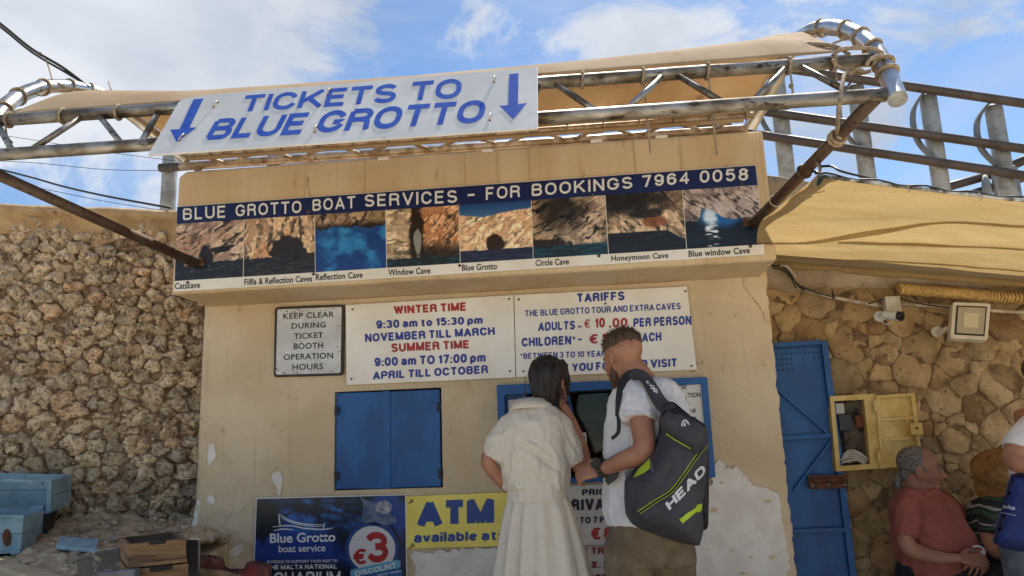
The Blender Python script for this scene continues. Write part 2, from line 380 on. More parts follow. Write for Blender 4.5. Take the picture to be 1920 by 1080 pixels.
G['€'] = (.62, [arc(.6, .6, .42, .4, 40, 180)+arc(.6, .4, .42, .4, 180, 320), [(-.1, .6), (.8, .6)], [(-.1, .41), (.75, .41)]])
G['&'] = (.66, [[(1, 0), (.2, .75)]+arc(.42, .82, .24, .18, 180, 0)+[(.1, .35)]+arc(.4, .22, .36, .22, 160, 330)+[(.95, .45)]])
GC = {}
def glyph(ch, t, wide):
    k0 = (ch, t, wide)
    if k0 in GC: return GC[k0]
    W, strokes = G[ch]; W = W*wide+t if W else t; iw = W-t; polys = []
    for st in strokes:
        pts = [Vector((t/2+a*iw, t/2+b*(1-t))) for a, b in st]
        closed = (pts[0]-pts[-1]).length < 1e-6
        if closed: pts = pts[:-1]
        pts = [p for i, p in enumerate(pts) if i == 0 or (p-pts[i-1]).length > 1e-4]
        k = len(pts); offs = []
        for i in range(k):
            d0 = (pts[i]-pts[i-1]).normalized() if (i or closed) else None; d1 = (pts[(i+1) % k]-pts[i]).normalized() if (i < k-1 or closed) else None
            if d0 is None: d0 = d1
            if d1 is None: d1 = d0
            n0 = Vector((-d0.y, d0.x)); n1 = Vector((-d1.y, d1.x)); mvec = n0+n1
            if mvec.length < .3: mvec = n0.copy(); sc = 1
            else: mvec.normalize(); sc = min(1/max(mvec.dot(n0), .3), 2.2)
            offs.append(mvec*t/2*sc)
        ylo = 0.0 if min(p[1] for p in st) > -.3 else -.5
        for i in range(k if closed else k-1):
            j = (i+1) % k
            q = [tuple(pts[i]+offs[i]), tuple(pts[j]+offs[j]), tuple(pts[j]-offs[j]), tuple(pts[i]-offs[i])]
            for args in ((0, 1.0, 0, 1), (0, ylo, 0, -1), (0, 0, -1, 0), (W, 0, 1, 0)):
                if len(q) > 2: q = clip(q, *args)
            if len(q) > 2: polys.append(q)
    vs = []; fs = []
    for q in polys:
        q = [(round(a, 5), round(b, 5)) for a, b in q]; q = [p for i, p in enumerate(q) if p != q[i-1]]
        if len(q) < 3: continue
        ar = sum(q[i][0]*q[(i+1) % len(q)][1]-q[(i+1) % len(q)][0]*q[i][1] for i in range(len(q)))
        if abs(ar) < 1e-6: continue
        if ar < 0: q = q[::-1]
        fs.append(list(range(len(vs), len(vs)+len(q)))); vs += [Vector(p) for p in q]
    r = geometry.delaunay_2d_cdt(vs, [], fs, 0, 1e-6)
    V = [(v.x, v.y) for v in r[0]]; F = []
    for f in r[2]:
        cx = sum(V[i][0] for i in f)/3; cy = sum(V[i][1] for i in f)/3
        for g in fs:                            # keep a triangle when its middle lies in any stroke
            ok = True
            for i in range(len(g)):
                a = vs[g[i]]; b = vs[g[(i+1) % len(g)]]
                if (b.x-a.x)*(cy-a.y)-(b.y-a.y)*(cx-a.x) < -1e-7: ok = False; break
            if ok: F.append(tuple(f)); break
    GC[k0] = (W, V, F); return GC[k0]
def stroke_text(text, weight=.2, gap=.13, space=.32, wide=1.0):
    x = 0.0; V = []; F = []
    for ch in text:
        if ch == ' ': x += space*wide; continue
        W, v, f = glyph(ch, weight, wide); n = len(V)
        V += [(a+x, b) for a, b in v]; F += [tuple(i+n for i in t) for t in f]; x += W+gap*wide
    return np.array(V), F
def print_text(text, quad_px, m, parent, plane, weight=.2, off=.0015, name='lettering', **kw):
    p0, n = plane; p0 = Vector(p0)+Vector(n)*off; n = Vector(n)
    uv, fs = stroke_text(text, weight, **kw)
    lo = uv.min(0); hi = uv.max(0); w = (uv-lo)/(hi-lo); u = w[:, :1]; v = w[:, 1:]
    TL, TR, BR, BL = [np.array(PP(x, y, p0, n)) for x, y in quad_px]
    out = (BL*(1-u)+BR*u)*(1-v)+(TL*(1-u)+TR*u)*v
    me = bpy.data.meshes.new(name); me.from_pydata([tuple(p) for p in out], [], fs); me.update()
    if len(me.polygons) and me.polygons[0].normal.dot(n) < 0: me.flip_normals()
    return link(name, me, m, parent)
def zq(pts, org, sc):                          # pixels measured in an enlarged crop -> photo pixels
    return [(org[0]+x/sc, org[1]+y/sc) for x, y in pts]
def poly_print(pts_px, m, parent, plane, off=.0015, name='print', h=.0006):
    p0, n = plane; p0 = Vector(p0)+Vector(n)*off; n = Vector(n)
    pts = [PP(x, y, p0, n) for x, y in pts_px]
    me = bpy.data.meshes.new(name); tri = geometry.tessellate_polygon([pts]); me.from_pydata([tuple(p) for p in pts], [], [tuple(t) for t in tri]); me.update()
    if len(me.polygons) and me.polygons[0].normal.dot(n) < 0: me.flip_normals()
    return link(name, me, m, parent)
def vnoise(x, y, seed=0):
    xi = np.floor(x).astype(int); yi = np.floor(y).astype(int); xf = x-xi; yf = y-yi; xf = xf*xf*(3-2*xf); yf = yf*yf*(3-2*yf)
    def h(a, b):
        q = (a*374761393+b*668265263+seed*974711) & 0x7fffffff; q = ((q ^ (q >> 13))*1274126177) & 0x7fffffff; return ((q ^ (q >> 16)) & 0xffff)/65535.0
    return (h(xi, yi)*(1-xf)+h(xi+1, yi)*xf)*(1-yf)+(h(xi, yi+1)*(1-xf)+h(xi+1, yi+1)*xf)*yf
def fbm(x, y, o=5, seed=0, ridge=False):
    s = 0; a = .5; t = 0
    for i in range(o):
        n = vnoise(x*2**i, y*2**i, seed+i*17)
        if ridge: n = 1-abs(2*n-1)
        s = s+a*n; t += a; a *= .55
    return s/t
def sst(x, a, b):
    t = np.clip((x-a)/(b-a), 0, 1); return t*t*(3-2*t)
def picture(fn, quad_px, nx, ny, m, parent, plane, off=.0012, name='photo_print'):
    """a flat printed picture: its colours are computed per point of a fine grid"""
    p0, n = plane; p0 = Vector(p0)+Vector(n)*off; n = Vector(n)
    TL, TR, BR, BL = [np.array(PP(x, y, p0, n)) for x, y in quad_px]
    U, V = np.meshgrid(np.linspace(0, 1, nx), np.linspace(0, 1, ny)); u = U.ravel()[:, None]; v = V.ravel()[:, None]
    co = (TL*(1-u)+TR*u)*(1-v)+(BL*(1-u)+BR*u)*v
    i = np.arange(nx*ny).reshape(ny, nx); f = np.stack([i[:-1, :-1], i[1:, :-1], i[1:, 1:], i[:-1, 1:]], -1).reshape(-1, 4)
    me = bpy.data.meshes.new(name); me.from_pydata(co.tolist(), [], f.tolist()); me.update()
    if me.polygons[0].normal.dot(n) < 0: me.flip_normals()
    c = fn(U.ravel(), V.ravel()); c = np.clip(c, 0, 1); c = np.where(c <= .04045, c/12.92, ((c+.055)/1.055)**2.4)
    ca = me.color_attributes.new('ink', 'FLOAT_COLOR', 'POINT'); ca.data.foreach_set('color', np.concatenate([c, np.ones((len(c), 1))], 1).astype(np.float32).ravel())
    return link(name, me, m, parent)
# ------------------------------------------------------------------ materials of the place
plaster = mat('plaster', srgb(214, 194, 163), .88, col2=srgb(202, 180, 146), vs=2.2, col3=srgb(170, 142, 102), vs3=9, v3lo=.58, v3hi=.75, bump=[(9, .01, 'n'), (75, .005, 'n'), (240, .002, 'n')], cracks=srgb(150, 128, 98), streaks=srgb(178, 154, 118))
plaster_fascia = mat('fascia_plaster', srgb(212, 190, 154), .88, col2=srgb(200, 174, 134), vs=1.8, col3=srgb(164, 132, 90), vs3=14, v3lo=.6, v3hi=.74, stretch=(1.6, 1, .35), bump=[(60, .0035, 'n'), (220, .0015, 'n')], cracks=srgb(150, 122, 84), streaks=srgb(164, 134, 92))
bare_white = mat('bare_render', srgb(228, 222, 212), .9, col2=srgb(216, 208, 196), vs=9, col3=srgb(190, 176, 152), vs3=24, v3lo=.66, v3hi=.72, bump=[(40, .003, 'n')])
rubble_stone = mat('rubble_limestone', srgb(222, 200, 168), .92, col2=srgb(184, 160, 130), vs=26, vlo=.38, vhi=.66, col3=srgb(88, 72, 58), vs3=46, v3lo=.56, v3hi=.70, tint=1.0, bump=[(38, .016, 'pit'), (45, .012, 'n'), (170, .005, 'n')])
rubble_mortar = mat('rubble_mortar', srgb(158, 132, 104), .95, col2=srgb(116, 94, 72), vs=30, bump=[(35, .03, 'n'), (150, .005, 'n')])
ashlar_stone = mat('globigerina_stone', srgb(178, 152, 112), .9, col2=srgb(146, 120, 84), vs=9, vlo=.36, vhi=.68, col3=srgb(120, 90, 58), vs3=30, v3lo=.58, v3hi=.72, tint=1.0, bump=[(13, .022, 'n'), (48, .010, 'n'), (180, .003, 'n')])
ashlar_mortar = mat('stone_mortar', srgb(146, 120, 84), .95, col2=srgb(100, 78, 54), vs=16, bump=[(40, .01, 'n')])
cement = mat('cement_band', srgb(184, 166, 140), .92, col2=srgb(160, 140, 114), vs=5, col3=srgb(134, 116, 94), vs3=12, bump=[(12, .02, 'n'), (70, .006, 'n')])
sand = mat('rubble_dust', srgb(222, 198, 162), .95, col2=srgb(196, 170, 134), vs=8, col3=srgb(120, 110, 98), vs3=34, v3lo=.58, v3hi=.68, bump=[(40, .02, 'n'), (150, .007, 'n')])
ground_m = mat('ground_stone', srgb(214, 200, 176), .95, col2=srgb(202, 186, 160), vs=1.5, col3=srgb(150, 132, 108), vs3=14, bump=[(8, .02, 'n'), (60, .004, 'n')])
blue_paint = mat('blue_paint', srgb(14, 88, 152), .5, col2=srgb(10, 70, 128), vs=6, col3=srgb(58, 52, 48), vs3=30, v3lo=.66, v3hi=.70, streaks=srgb(8, 56, 108), bump=[(14, .002, 'n'), (150, .0006, 'n')], stretch=(1, 1, .5))
blue_dark = mat('blue_paint_dark', srgb(16, 62, 116), .55, col2=srgb(10, 40, 76), vs=18, bump=[(60, .001, 'n')])
dark_gap = mat('dark_gap', srgb(28, 24, 20), .9)
rust = mat('rusty_iron', srgb(72, 48, 36), .8, col2=srgb(110, 62, 36), vs=24, bump=[(80, .002, 'n')])
yellow_paint = mat('yellow_paint', srgb(208, 180, 112), .6, col2=srgb(190, 156, 80), vs=7, col3=srgb(140, 104, 52), vs3=30, v3lo=.64, v3hi=.72, bump=[(60, .001, 'n')])
galv = mat('galvanised_steel', srgb(168, 168, 164), .55, .55, col2=srgb(138, 138, 134), vs=7, col3=srgb(110, 104, 96), vs3=22, v3lo=.6, v3hi=.72, rough2=.7, bump=[(60, .0006, 'n')])
rail_m = mat('brown_rail', srgb(88, 76, 70), .55, .3, col2=srgb(72, 62, 56), vs=5, bump=[(80, .0004, 'n')])
steel = mat('weathered_steel', srgb(178, 172, 162), .42, .85, col2=srgb(112, 98, 80), vs=11, vlo=.40, vhi=.62, col3=srgb(74, 56, 40), vs3=24, v3lo=.54, v3hi=.66, stretch=(.45, 1, 1), rough2=.62, bump=[(70, .0006, 'n')])
steel_dark = mat('brown_steel', srgb(96, 80, 66), .6, .5, col2=srgb(84, 62, 48), vs=8, col3=srgb(52, 38, 30), vs3=40, v3lo=.55, v3hi=.66, bump=[(90, .001, 'n')])

# ------------------------------------------------------------------ ground, terrace, ledge
g = MB(); g.add([(-300, -300, 0), (300, -300, 0), (300, 300, 0), (-300, 300, 0)], [(0, 1, 2, 3)]); tag(g.build('ground', ground_m), kind='structure')
g = MB(); g.box((-12, 1.2, 0.01), (12, 14, 2.45)); tag(g.build('terrace', cement), kind='structure')

WL0 = Vector((-3.57, -.10, 0)); WLd = Vector((.92, .36, 0)).normalized(); WLn = Vector((WLd.y, -WLd.x, 0))   # the rubble wall's line, n towards the viewer
def wlp(s, z, out=0.0): return WL0+WLd*s+WLn*out+Vector((0, 0, z))
LEDGE = .85
# heap of dust and rubble on the ledge: its front edge comes nearer towards the right
LA, LB, LF0, LF1 = Vector((-4.8, -.62, 0)), Vector((-2.20, .44, 0)), Vector((-4.1, .245, 0)), Vector((-1.64, -1.65, 0))
def ledge_pt(u, v): return LA.lerp(LB, u).lerp(LF0.lerp(LF1, u), v)
def ledge_h(p, v):
    d = max(0.0, (p-WL0).dot(WLn)); return .11*max(0, 1-(d+.05)/.6)**1.5*(.6+noise.noise(p*3.1+Vector((3, 0, 0))))+(.05*noise.fractal(p*5, 1.0, 2.0, 4)+.012*noise.noise(p*28)+.006*noise.noise(p*60))*min(1, max(0, 1-v)*8)+.02*min(1, (1-v)*6)
nx_, ny_ = 130, 120; vs = []; fs = []
for j in range(ny_):
    for i in range(nx_):
        v = j/(ny_-1)*.995; p = ledge_pt(i/(nx_-1), v); vs.append((p.x, p.y, LEDGE+ledge_h(p, v)))
for j in range(ny_-1):
    for i in range(nx_-1):
        a = j*nx_+i; fs.append((a, a+nx_, a+nx_+1, a+1))
tag(MB().add(vs, fs).build('rubble_ground', sand, smooth=True), kind='structure')
g = MB(); g.prism([Vector((p.x, p.y, 0)) for p in (LA, LB, LF1, LF0)], (0, 0, LEDGE-.04)); e_ = (LF1-LF0).normalized(); n_ = Vector((-e_.y, e_.x, 0)); n_ = -n_ if n_.y > 0 else n_
g.prism([LF0+n_*.002+Vector((0, 0, 0)), LF1+n_*.002, LF1+n_*.10, LF0+n_*.10], (0, 0, LEDGE+.006))
tag(g.build('ledge', mat('ledge_render', srgb(206, 186, 150), .9, col2=srgb(186, 164, 128), vs=6, col3=srgb(150, 134, 108), vs3=20, bump=[(40, .006, 'n')]), bev=.012), kind='structure')
# loose pebbles and chips, nobody could count them
def stone_blob(mb, c, r, seed, col=(1, 1, 1), sub=1):
    bm = bmesh.new(); bmesh.ops.create_icosphere(bm, subdivisions=sub, radius=1); rot = Matrix.Rotation(seed*1.7, 3, 'Z') @ Matrix.Rotation(seed*.9, 3, 'X')
    V = []
    for v in bm.verts:
        k = 1+.38*noise.noise(v.co*1.3+Vector((seed, 0, 0)))+.16*noise.noise(v.co*3.3+Vector((0, seed, 0)))
        q = rot @ (v.co*k); V.append(Vector(c)+Vector((q.x*r[0], q.y*r[1], q.z*r[2])))
    F = [tuple(v.index for v in f.verts) for f in bm.faces]; bm.free(); mb.add(V, F, col)
mb = MB(); rnd = random.Random(3)
for i in range(1500):
    u = rnd.uniform(.3, .98); v = min(.96, abs(rnd.gauss(.1, .38))); p = ledge_pt(u, v); r = rnd.uniform(.003, .010) if rnd.random() < .88 else rnd.uniform(.012, .028)
    k = rnd.uniform(.66, 1.15); stone_blob(mb, (p.x, p.y, LEDGE+ledge_h(p, v)+r*.25), (r*1.3, r, r*.7), i, (k, k*.97, k*.92), 1)
pebble_m = mat('pebble', srgb(196, 176, 150), .95, tint=1.0, bump=[(120, .003, 'n')])
tag(mb.build('pebbles', pebble_m, smooth=False), 'loose pebbles and stone chips strewn over the dusty ledge', kind='stuff')

# ------------------------------------------------------------------ stone walls
def stone_from_cell(poly, to3d, depth, seed, n=16, rings=3, shrink=.05, roundn=2, rough=.004, tilt=.25, flat=.55, crisp=False):
    A = np.array(poly); c = A.mean(0)
    if roundn: A = chaikin(A, roundn)
    A = resample(A, n); c = A.mean(0); size = np.sqrt(((A-c)**2).sum(1)).mean()
    rnd = random.Random(seed); tx, ty = rnd.uniform(-tilt, tilt), rnd.uniform(-tilt, tilt)
    ph = Vector((seed*1.37 % 50, seed*.71 % 50, 0))
    jit = [1-shrink+.10*noise.noise(Vector((cos(2*pi*i/n)*1.6, sin(2*pi*i/n)*1.6, seed*3.1)))*(1 if roundn > 1 else .35) for i in range(n)]
    V = []; prof = [(1.0, -.3), (.985, .35)]+[(1-.32*k/(rings-1)-.05 if k else .93, flat+(1-flat)*(k/(rings-1))) for k in range(rings)]
    prof = ([(1.0, -.35), (.985, .62), (.94, .93), (.55, 1.0)] if crisp else [(1.0, -.35), (.97, .45), (.84, .86), (.50, 1.0)])[:rings+1]
    for (q, d) in prof:
        for i in range(n):
            p2 = c+(A[i]-c)*q*jit[i]; w = (p2-c)/size
            dd = depth*d+(tx*w[0]+ty*w[1])*size*max(d, 0)
            p = to3d(p2[0], p2[1], dd); e = noise.noise_vector(p*24+ph)*rough+noise.noise_vector(p*60)*rough*.45
            V.append(p+e*(1 if d > 0 else .4))
    V.append(to3d(c[0], c[1], depth)+noise.noise_vector(to3d(c[0], c[1], 0)*20)*rough)
    F = []; R_ = len(prof)
    for r in range(R_-1):
        for i in range(n): F.append((r*n+i, r*n+(i+1) % n, (r+1)*n+(i+1) % n, (r+1)*n+i))
    for i in range(n): F.append(((R_-1)*n+i, (R_-1)*n+(i+1) % n, len(V)-1))
    return V, F
def stone_tints(kind, rnd):
    if kind == 'rubble':
        k = rnd.gauss(.98, .16); k = min(max(k, .55), 1.3); q = rnd.random()
        if q < .10: return (k*1.06, k*.93, k*.84)
        if q < .26: return (k*.84, k*.86, k*.90)
        return (k, k*.99, k*.96)
    k = min(max(rnd.gauss(1.0, .13), .72), 1.25); q = rnd.random()
    if q < .12: return (k*.82, k*.70, k*.62)
    if q < .4: return (k*1.02, k*1.03, k*1.05)
    return (k, k*.97, k*.92)
def wall_stones(wall, polys, to3d, mt, kind, seed, depthf, per_kw, smooth=True, small=1):
    """the 290 stones that show largest become parts of their own, the rest one mass"""
    rnd = random.Random(seed); items = []
    for i, p in enumerate(polys):
        if not p or len(p) < 3: continue
        a = np.array(p); area = abs(np.sum(a[:, 0]*np.roll(a[:, 1], -1)-np.roll(a[:, 0], -1)*a[:, 1]))/2
        if area < .0004: continue
        c = a.mean(0); q = proj(to3d(c[0], c[1], 0)); vis = -20 < q[0] < 1940 and -20 < q[1] < 1100
        items.append((vis, area, i, p))
    items.sort(key=lambda t: (-t[0], -t[1])); rest = MB()
    for rank, (vis, area, i, p) in enumerate(items):
        V, F = stone_from_cell(p, to3d, depthf(rnd, area), seed*1000+i, **per_kw); col = stone_tints(kind, rnd)
        if vis and rank < 285:
            MB().add(V, F, col).build('stone', mt, wall, smooth=smooth)
        else: rest.add(V, F, col)
    if rest.v: tag(rest.build('small_stones', mt, wall, smooth=smooth), kind='stuff')

# left: dry rubble of pitted limestone
rubble_wall = thing('rubble_wall', 'rough wall of pitted brown limestone rubble left of the ticket booth', 'wall', (WL0.x, WL0.y, 0))
rnd = random.Random(11); sites = []
S0, S1, Z0, Z1 = -1.05, 1.55, .72, 2.74
z = Z0
while z < Z1:
    rowh = rnd.choice([.05, .06, .07, .085, .095]); s_ = S0+rnd.uniform(0, .06)
    while s_ < S1:
        w = rnd.uniform(.045, .14)*(1.0 if rnd.random() < .85 else 1.3)
        if rnd.random() > .20: sites.append((s_+w/2, z+rowh/2+rnd.uniform(-.03, .03)))
        s_ += w
    z += rowh
vis_sites = [q for q in sites]
polys = cells(vis_sites, (S0, Z0, S1, Z1), 1.15)
def to_left(a, b, d): return wlp(a, b, d)
wall_stones(rubble_wall, polys, to_left, rubble_stone, 'rubble', 5, lambda r, a: r.uniform(.016, .048), dict(n=24, rings=3, shrink=.01, roundn=1, rough=.025, tilt=.5), smooth=True)
g = MB(); rnd = random.Random(77)
for i in range(900):
    s_ = rnd.uniform(S0, S1); zz = rnd.uniform(Z0, Z1-.04); r = rnd.uniform(.008, .021); p = wlp(s_, zz, .018); k = min(max(rnd.gauss(.9, .15), .5), 1.2); stone_blob(g, p, (r*1.2, r, r), i, (k, k*.97, k*.92), 1)
tag(g.build('chips', rubble_stone, rubble_wall, smooth=True), kind='stuff')
g = MB(); vs = []; fs = []; nx_, nz_ = 170, 140
for j in range(nz_):
    for i in range(nx_):
        s_ = S0-.1+(S1-S0+.2)*i/(nx_-1); zz = .3+2.5*j/(nz_-1); p = wlp(s_, zz, 0); vs.append(wlp(s_, zz, .006+.016*noise.noise(p*16)+.010*noise.noise(p*42)))
for j in range(nz_-1):
    for i in range(nx_-1): a = j*nx_+i; fs.append((a, a+1, a+nx_+1, a+nx_))
g.add(vs, fs).build('mortar', rubble_mortar, rubble_wall, smooth=True)
g = MB(); g.hexa([wlp(-1.2, 0, -.06), wlp(1.65, 0, -.06), wlp(1.65, 0, -.5), wlp(-1.2, 0, -.5), wlp(-1.2, 2.74, -.06), wlp(1.65, 2.74, -.06), wlp(1.65, 2.74, -.5), wlp(-1.2, 2.74, -.5)]); g.build('core', rubble_mortar, rubble_wall)
# render strip and rounded coping along the top
vs = []; fs = []; n = 90; prof = [(.02, 2.62), (.045, 2.68), (.05, 2.735), (.075, 2.742), (.085, 2.775), (.07, 2.80), (.0, 2.812), (-.5, 2.81)]
for i in range(n):
    s_ = -1.2+2.85*i/(n-1)
    for (o_, z_) in prof:
        w = .014*noise.noise(Vector((s_*5, z_*4, 2)))+.008*noise.noise(Vector((s_*19, z_*9, 5)))
        zz = z_+(.022*noise.noise(Vector((s_*7, 0, 0))) if z_ < 2.65 else .006*noise.noise(Vector((s_*9, 4, 0)))); vs.append(wlp(s_, zz, o_+w))
k = len(prof)
for i in range(n-1):
    for j in range(k-1): a = i*k+j; fs.append((a, a+k, a+k+1, a+1))
MB().add(vs, fs).build('coping', mat('coping_render', srgb(196, 166, 122), .9, col2=srgb(168, 136, 96), vs=6, col3=srgb(130, 106, 78), vs3=18, bump=[(30, .008, 'n'), (120, .002, 'n')]), rubble_wall, smooth=True)

# right: big yellow stones, door and boxes are set in front of it
YR = .33
stone_wall = thing('stone_wall', 'yellow limestone block wall right of the booth, behind the seated people', 'wall', (.95, YR, 0))
rnd = random.Random(41); X0, X1, Zb, Zt = .82, 3.1, .15, 2.13; sites = []; rad_ = []
for k in range(9000):                          # stones of mixed size thrown in until the wall is full
    big = max(.036, .105-.07*k/5000)*rnd.uniform(.75, 1.1); q = (rnd.uniform(X0, X1), rnd.uniform(Zb, Zt))
    if all(math.hypot((q[0]-p[0])*.82, (q[1]-p[1])*1.1) > (big+r)*.82 for p, r in zip(sites, rad_)): sites.append(q); rad_.append(big)
S_ = np.array(sites); R_s = np.array(rad_); polys = []
for i in range(len(S_)):                       # power cells: a big stone keeps its size beside a small one
    d = ((S_-S_[i])**2).sum(1); nb = np.argsort(d)[1:24]; poly = [(X0, Zb), (X1, Zb), (X1, Zt), (X0, Zt)]
    for j in nb:
        D_ = math.sqrt(d[j]); t = .5+(R_s[i]**2-R_s[j]**2)/(2*d[j])*.9; t = min(max(t, .2), .8); m_ = S_[i]+(S_[j]-S_[i])*t; n__ = (S_[j]-S_[i])/D_
        poly = clip(poly, m_[0], m_[1], n__[0], n__[1])
        if len(poly) < 3: break
    polys.append(poly if len(poly) >= 3 else None)
def to_right(a, b, d): return Vector((a, YR-d, b))
wall_stones(stone_wall, polys, to_right, ashlar_stone, 'ashlar', 9, lambda r, a: r.uniform(.008, .022), dict(n=22, rings=3, shrink=-.012, roundn=0, rough=.013, tilt=.20, crisp=True), smooth=True)
vs = []; fs = []
for j in range(90):
    for i in range(130): x, z = .82+2.4*i/129, .1+2.05*j/89; vs.append((x, YR-.004-.009*noise.noise(Vector((x*14, z*14, 5)))-.006*noise.noise(Vector((x*45, z*45, 1))), z))
for j in range(89):
    for i in range(129): a = j*130+i; fs.append((a, a+1, a+131, a+130))
MB().add(vs, fs).build('smeared_mortar', ashlar_mortar, stone_wall, smooth=True)
g = MB(); g.box((.82, YR+.02, 0), (3.6, YR+.5, 2.14)); g.build('mortar', ashlar_mortar, stone_wall)
def zt_right(x): return 2.115-.04*(x-1.0)
vs = []; fs = []; n = 100
TRa, TRb = P(1450, 336, YR), P(1920, 410, YR)
def top_right(x): return TRa.z+(TRb.z-TRa.z)*(x-TRa.x)/(TRb.x-TRa.x)
prof = lambda x: [(.0, zt_right(x)-.02), (.055, zt_right(x)), (.06, zt_right(x)+.1), (.03, zt_right(x)+.2), (.035, top_right(x)-.06), (.045, top_right(x)), (.02, top_right(x)+.012), (-.5, top_right(x)+.012)]
for i in range(n):
    x = .86+2.8*i/(n-1)
    for j, (o_, z_) in enumerate(prof(x)):
        w = .016*noise.noise(Vector((x*6, z_*5, 8)))+.006*noise.noise(Vector((x*22, z_*20, 1))); vs.append((x, YR-o_-w, z_+(.03*noise.noise(Vector((x*5, 3, 0))) if j < 2 else 0)))
for i in range(n-1):
    for j in range(7): a = i*8+j; fs.append((a, a+8, a+9, a+1))
MB().add(vs, fs).build('render_band', cement, stone_wall, smooth=True)

# ------------------------------------------------------------------ the booth
booth = thing('ticket_booth', 'small beige plastered ticket booth with overhanging fascia and blue shutters', 'booth', (-.7, .4, 0))
XL, XR_, ZS = -2.285, .90, 2.16
sh = [P(627, 733, 0), P(829, 728, 0), P(829, 915, 0), P(627, 919, 0)]
SX0, SX1, SZ0, SZ1 = (sh[0].x+sh[3].x)/2, (sh[1].x+sh[2].x)/2, (sh[2].z+sh[3].z)/2, (sh[0].z+sh[1].z)/2
wa, wb, wc, wd = P(936, 726, 0), P(1330, 712, 0), P(1334, 893, 0), P(940, 908, 0)
WX0, WX1, WZ0, WZ1 = (wa.x+wd.x)/2+.02, (wb.x+wc.x)/2-.02, (wc.z+wd.z)/2+.01, (wa.z+wb.z)/2-.02
dx = .018; nx_ = int((XR_-XL)/dx)+1; nz_ = int(ZS/dx)+1; vs = []; idx = {}; fs = []
def wallpt(i, j):
    x = XL+(XR_-XL)*i/nx_; z = ZS*j/nz_; lo = max(0, 1.3-z)
    for a, b, c in ((x, SX0, 'x'), (x, SX1, 'x'), (x, WX0, 'x'), (x, WX1, 'x')):
        if abs(a-b) < dx*.55: x = b
    for b in (SZ0, SZ1, WZ0, WZ1):
        if abs(z-b) < dx*.55: z = b
    y = .006*noise.noise(Vector((x*2.2, z*2.2, 0)))+.004*noise.noise(Vector((x*9, z*9, 4)))+lo*.010*noise.noise(Vector((x*13, z*13, 7)))
    if x < -1.6: 
        q = noise.noise(Vector((x*7, z*6, 3))); y -= .014*max(0, 1-abs(q)*9)*max(0, min(1, (1.45-z)*2))*min(1, (-1.6-x)*3)
    if i == nx_: x += .012*noise.noise(Vector((z*14, 0, 1)))+.008*noise.noise(Vector((z*45, 2, 1)))-.004
    if i == 0 and z < 1.05: x += .03*noise.noise(Vector((z*12, 5, 1)))+.012
    return (x, y, z)
for j in range(nz_+1):
    for i in range(nx_+1): vs.append(wallpt(i, j))
W_ = nx_+1
def inside(a, b):
    x = sum(vs[k][0] for k in b)/4; z = sum(vs[k][2] for k in b)/4
    return (SX0 < x < SX1 and SZ0 < z < SZ1) or (WX0 < x < WX1 and WZ0 < z < WZ1)
for j in range(nz_):
    for i in range(nx_):
        b = (j*W_+i, j*W_+i+1, (j+1)*W_+i+1, (j+1)*W_+i)
        if not inside(None, b): fs.append(b)
o0 = len(vs)                                    # returned edges give the coat its thickness
for j in range(nz_+1):
    p = vs[j*W_+nx_]; vs.append((p[0]-.004, .05, p[2])); vs.append((vs[j*W_][0], .05, p[2]))
for j in range(nz_):
    fs.append((j*W_+nx_, o0+2*j, o0+2*j+2, (j+1)*W_+nx_)); fs.append((j*W_, (j+1)*W_, o0+2*j+3, o0+2*j+1))
MB().add(vs, fs).build('plaster_coat', plaster, booth, smooth=True)
g = MB(); y0, y1 = .03, 1.1; XE = XR_-.03
for (a, b) in ((XL+.01, SX0), (SX1, WX0), (WX1, XE)): g.box((a, y0, 0), (b, y1, ZS))
g.box((SX0, y0, 0), (SX1, y1, SZ0)); g.box((SX0, y0, SZ1), (SX1, y1, ZS)); g.box((SX0, .1, SZ0), (SX1, y1, SZ1))
g.box((WX0, y0, 0), (WX1, y1, WZ0)); g.box((WX0, y0, WZ1), (WX1, y1, ZS)); g.box((WX0, .9, WZ0), (WX1, y1, WZ1))
g.build('wall', plaster, booth)
for (a0, a1, b0, b1) in ((SX0, SX1, SZ0, SZ1), (WX0, WX1, WZ0, WZ1)):
    g = MB(); e = .004
    g.box((a0+e*0-.0, -.001, b0-.012), (a1, .035, b0-.0005)); g.box((a0-.012, -.001, b0), (a0-.0005, .035, b1)); g.box((a1+.0005, -.001, b0), (a1+.012, .035, b1)); g.box((a0, -.001, b1+.0005), (a1, .035, b1+.012))
    g.build('reveal', plaster, booth)
# overhanging fascia with soft edges
FY = -.40
fo = [P(326, 552, FY), P(1450, 492, FY), P(1432, 247, FY), P(346, 322, FY), P(334, 334, FY)]
fz0 = 2.13; fz1 = 2.80
fo = [Vector((-2.262, FY, fz0)), Vector((.872, FY, fz0-.012)), Vector((.868, FY, fz1-.005)), Vector((-2.21, FY, fz1+.018)), Vector((-2.252, FY, fz1-.012))]
fas = MB().prism(fo, (0, 1.5, 0)).build('fascia', plaster_fascia, booth, bev=.022, seg=3, auto=40)
me = fas.data; bm = bmesh.new(); bm.from_mesh(me); bmesh.ops.subdivide_edges(bm, edges=[e for e in bm.edges if e.calc_length() > .25], cuts=30, use_grid_fill=True)
for v in bm.verts: v.co += Vector((0, .006*noise.noise(v.co*3), .004*noise.noise(v.co*7)+.002*noise.noise(v.co*25)))
bm.to_mesh(me); bm.free(); me.polygons.foreach_set('use_smooth', [True]*len(me.polygons)); me.set_sharp_from_angle(angle=RAD(40))
g = MB(); g.box((-2.2, -.3, fz1-.03), (.82, 1.05, fz1-.008)); g.build('roof', cement, booth)
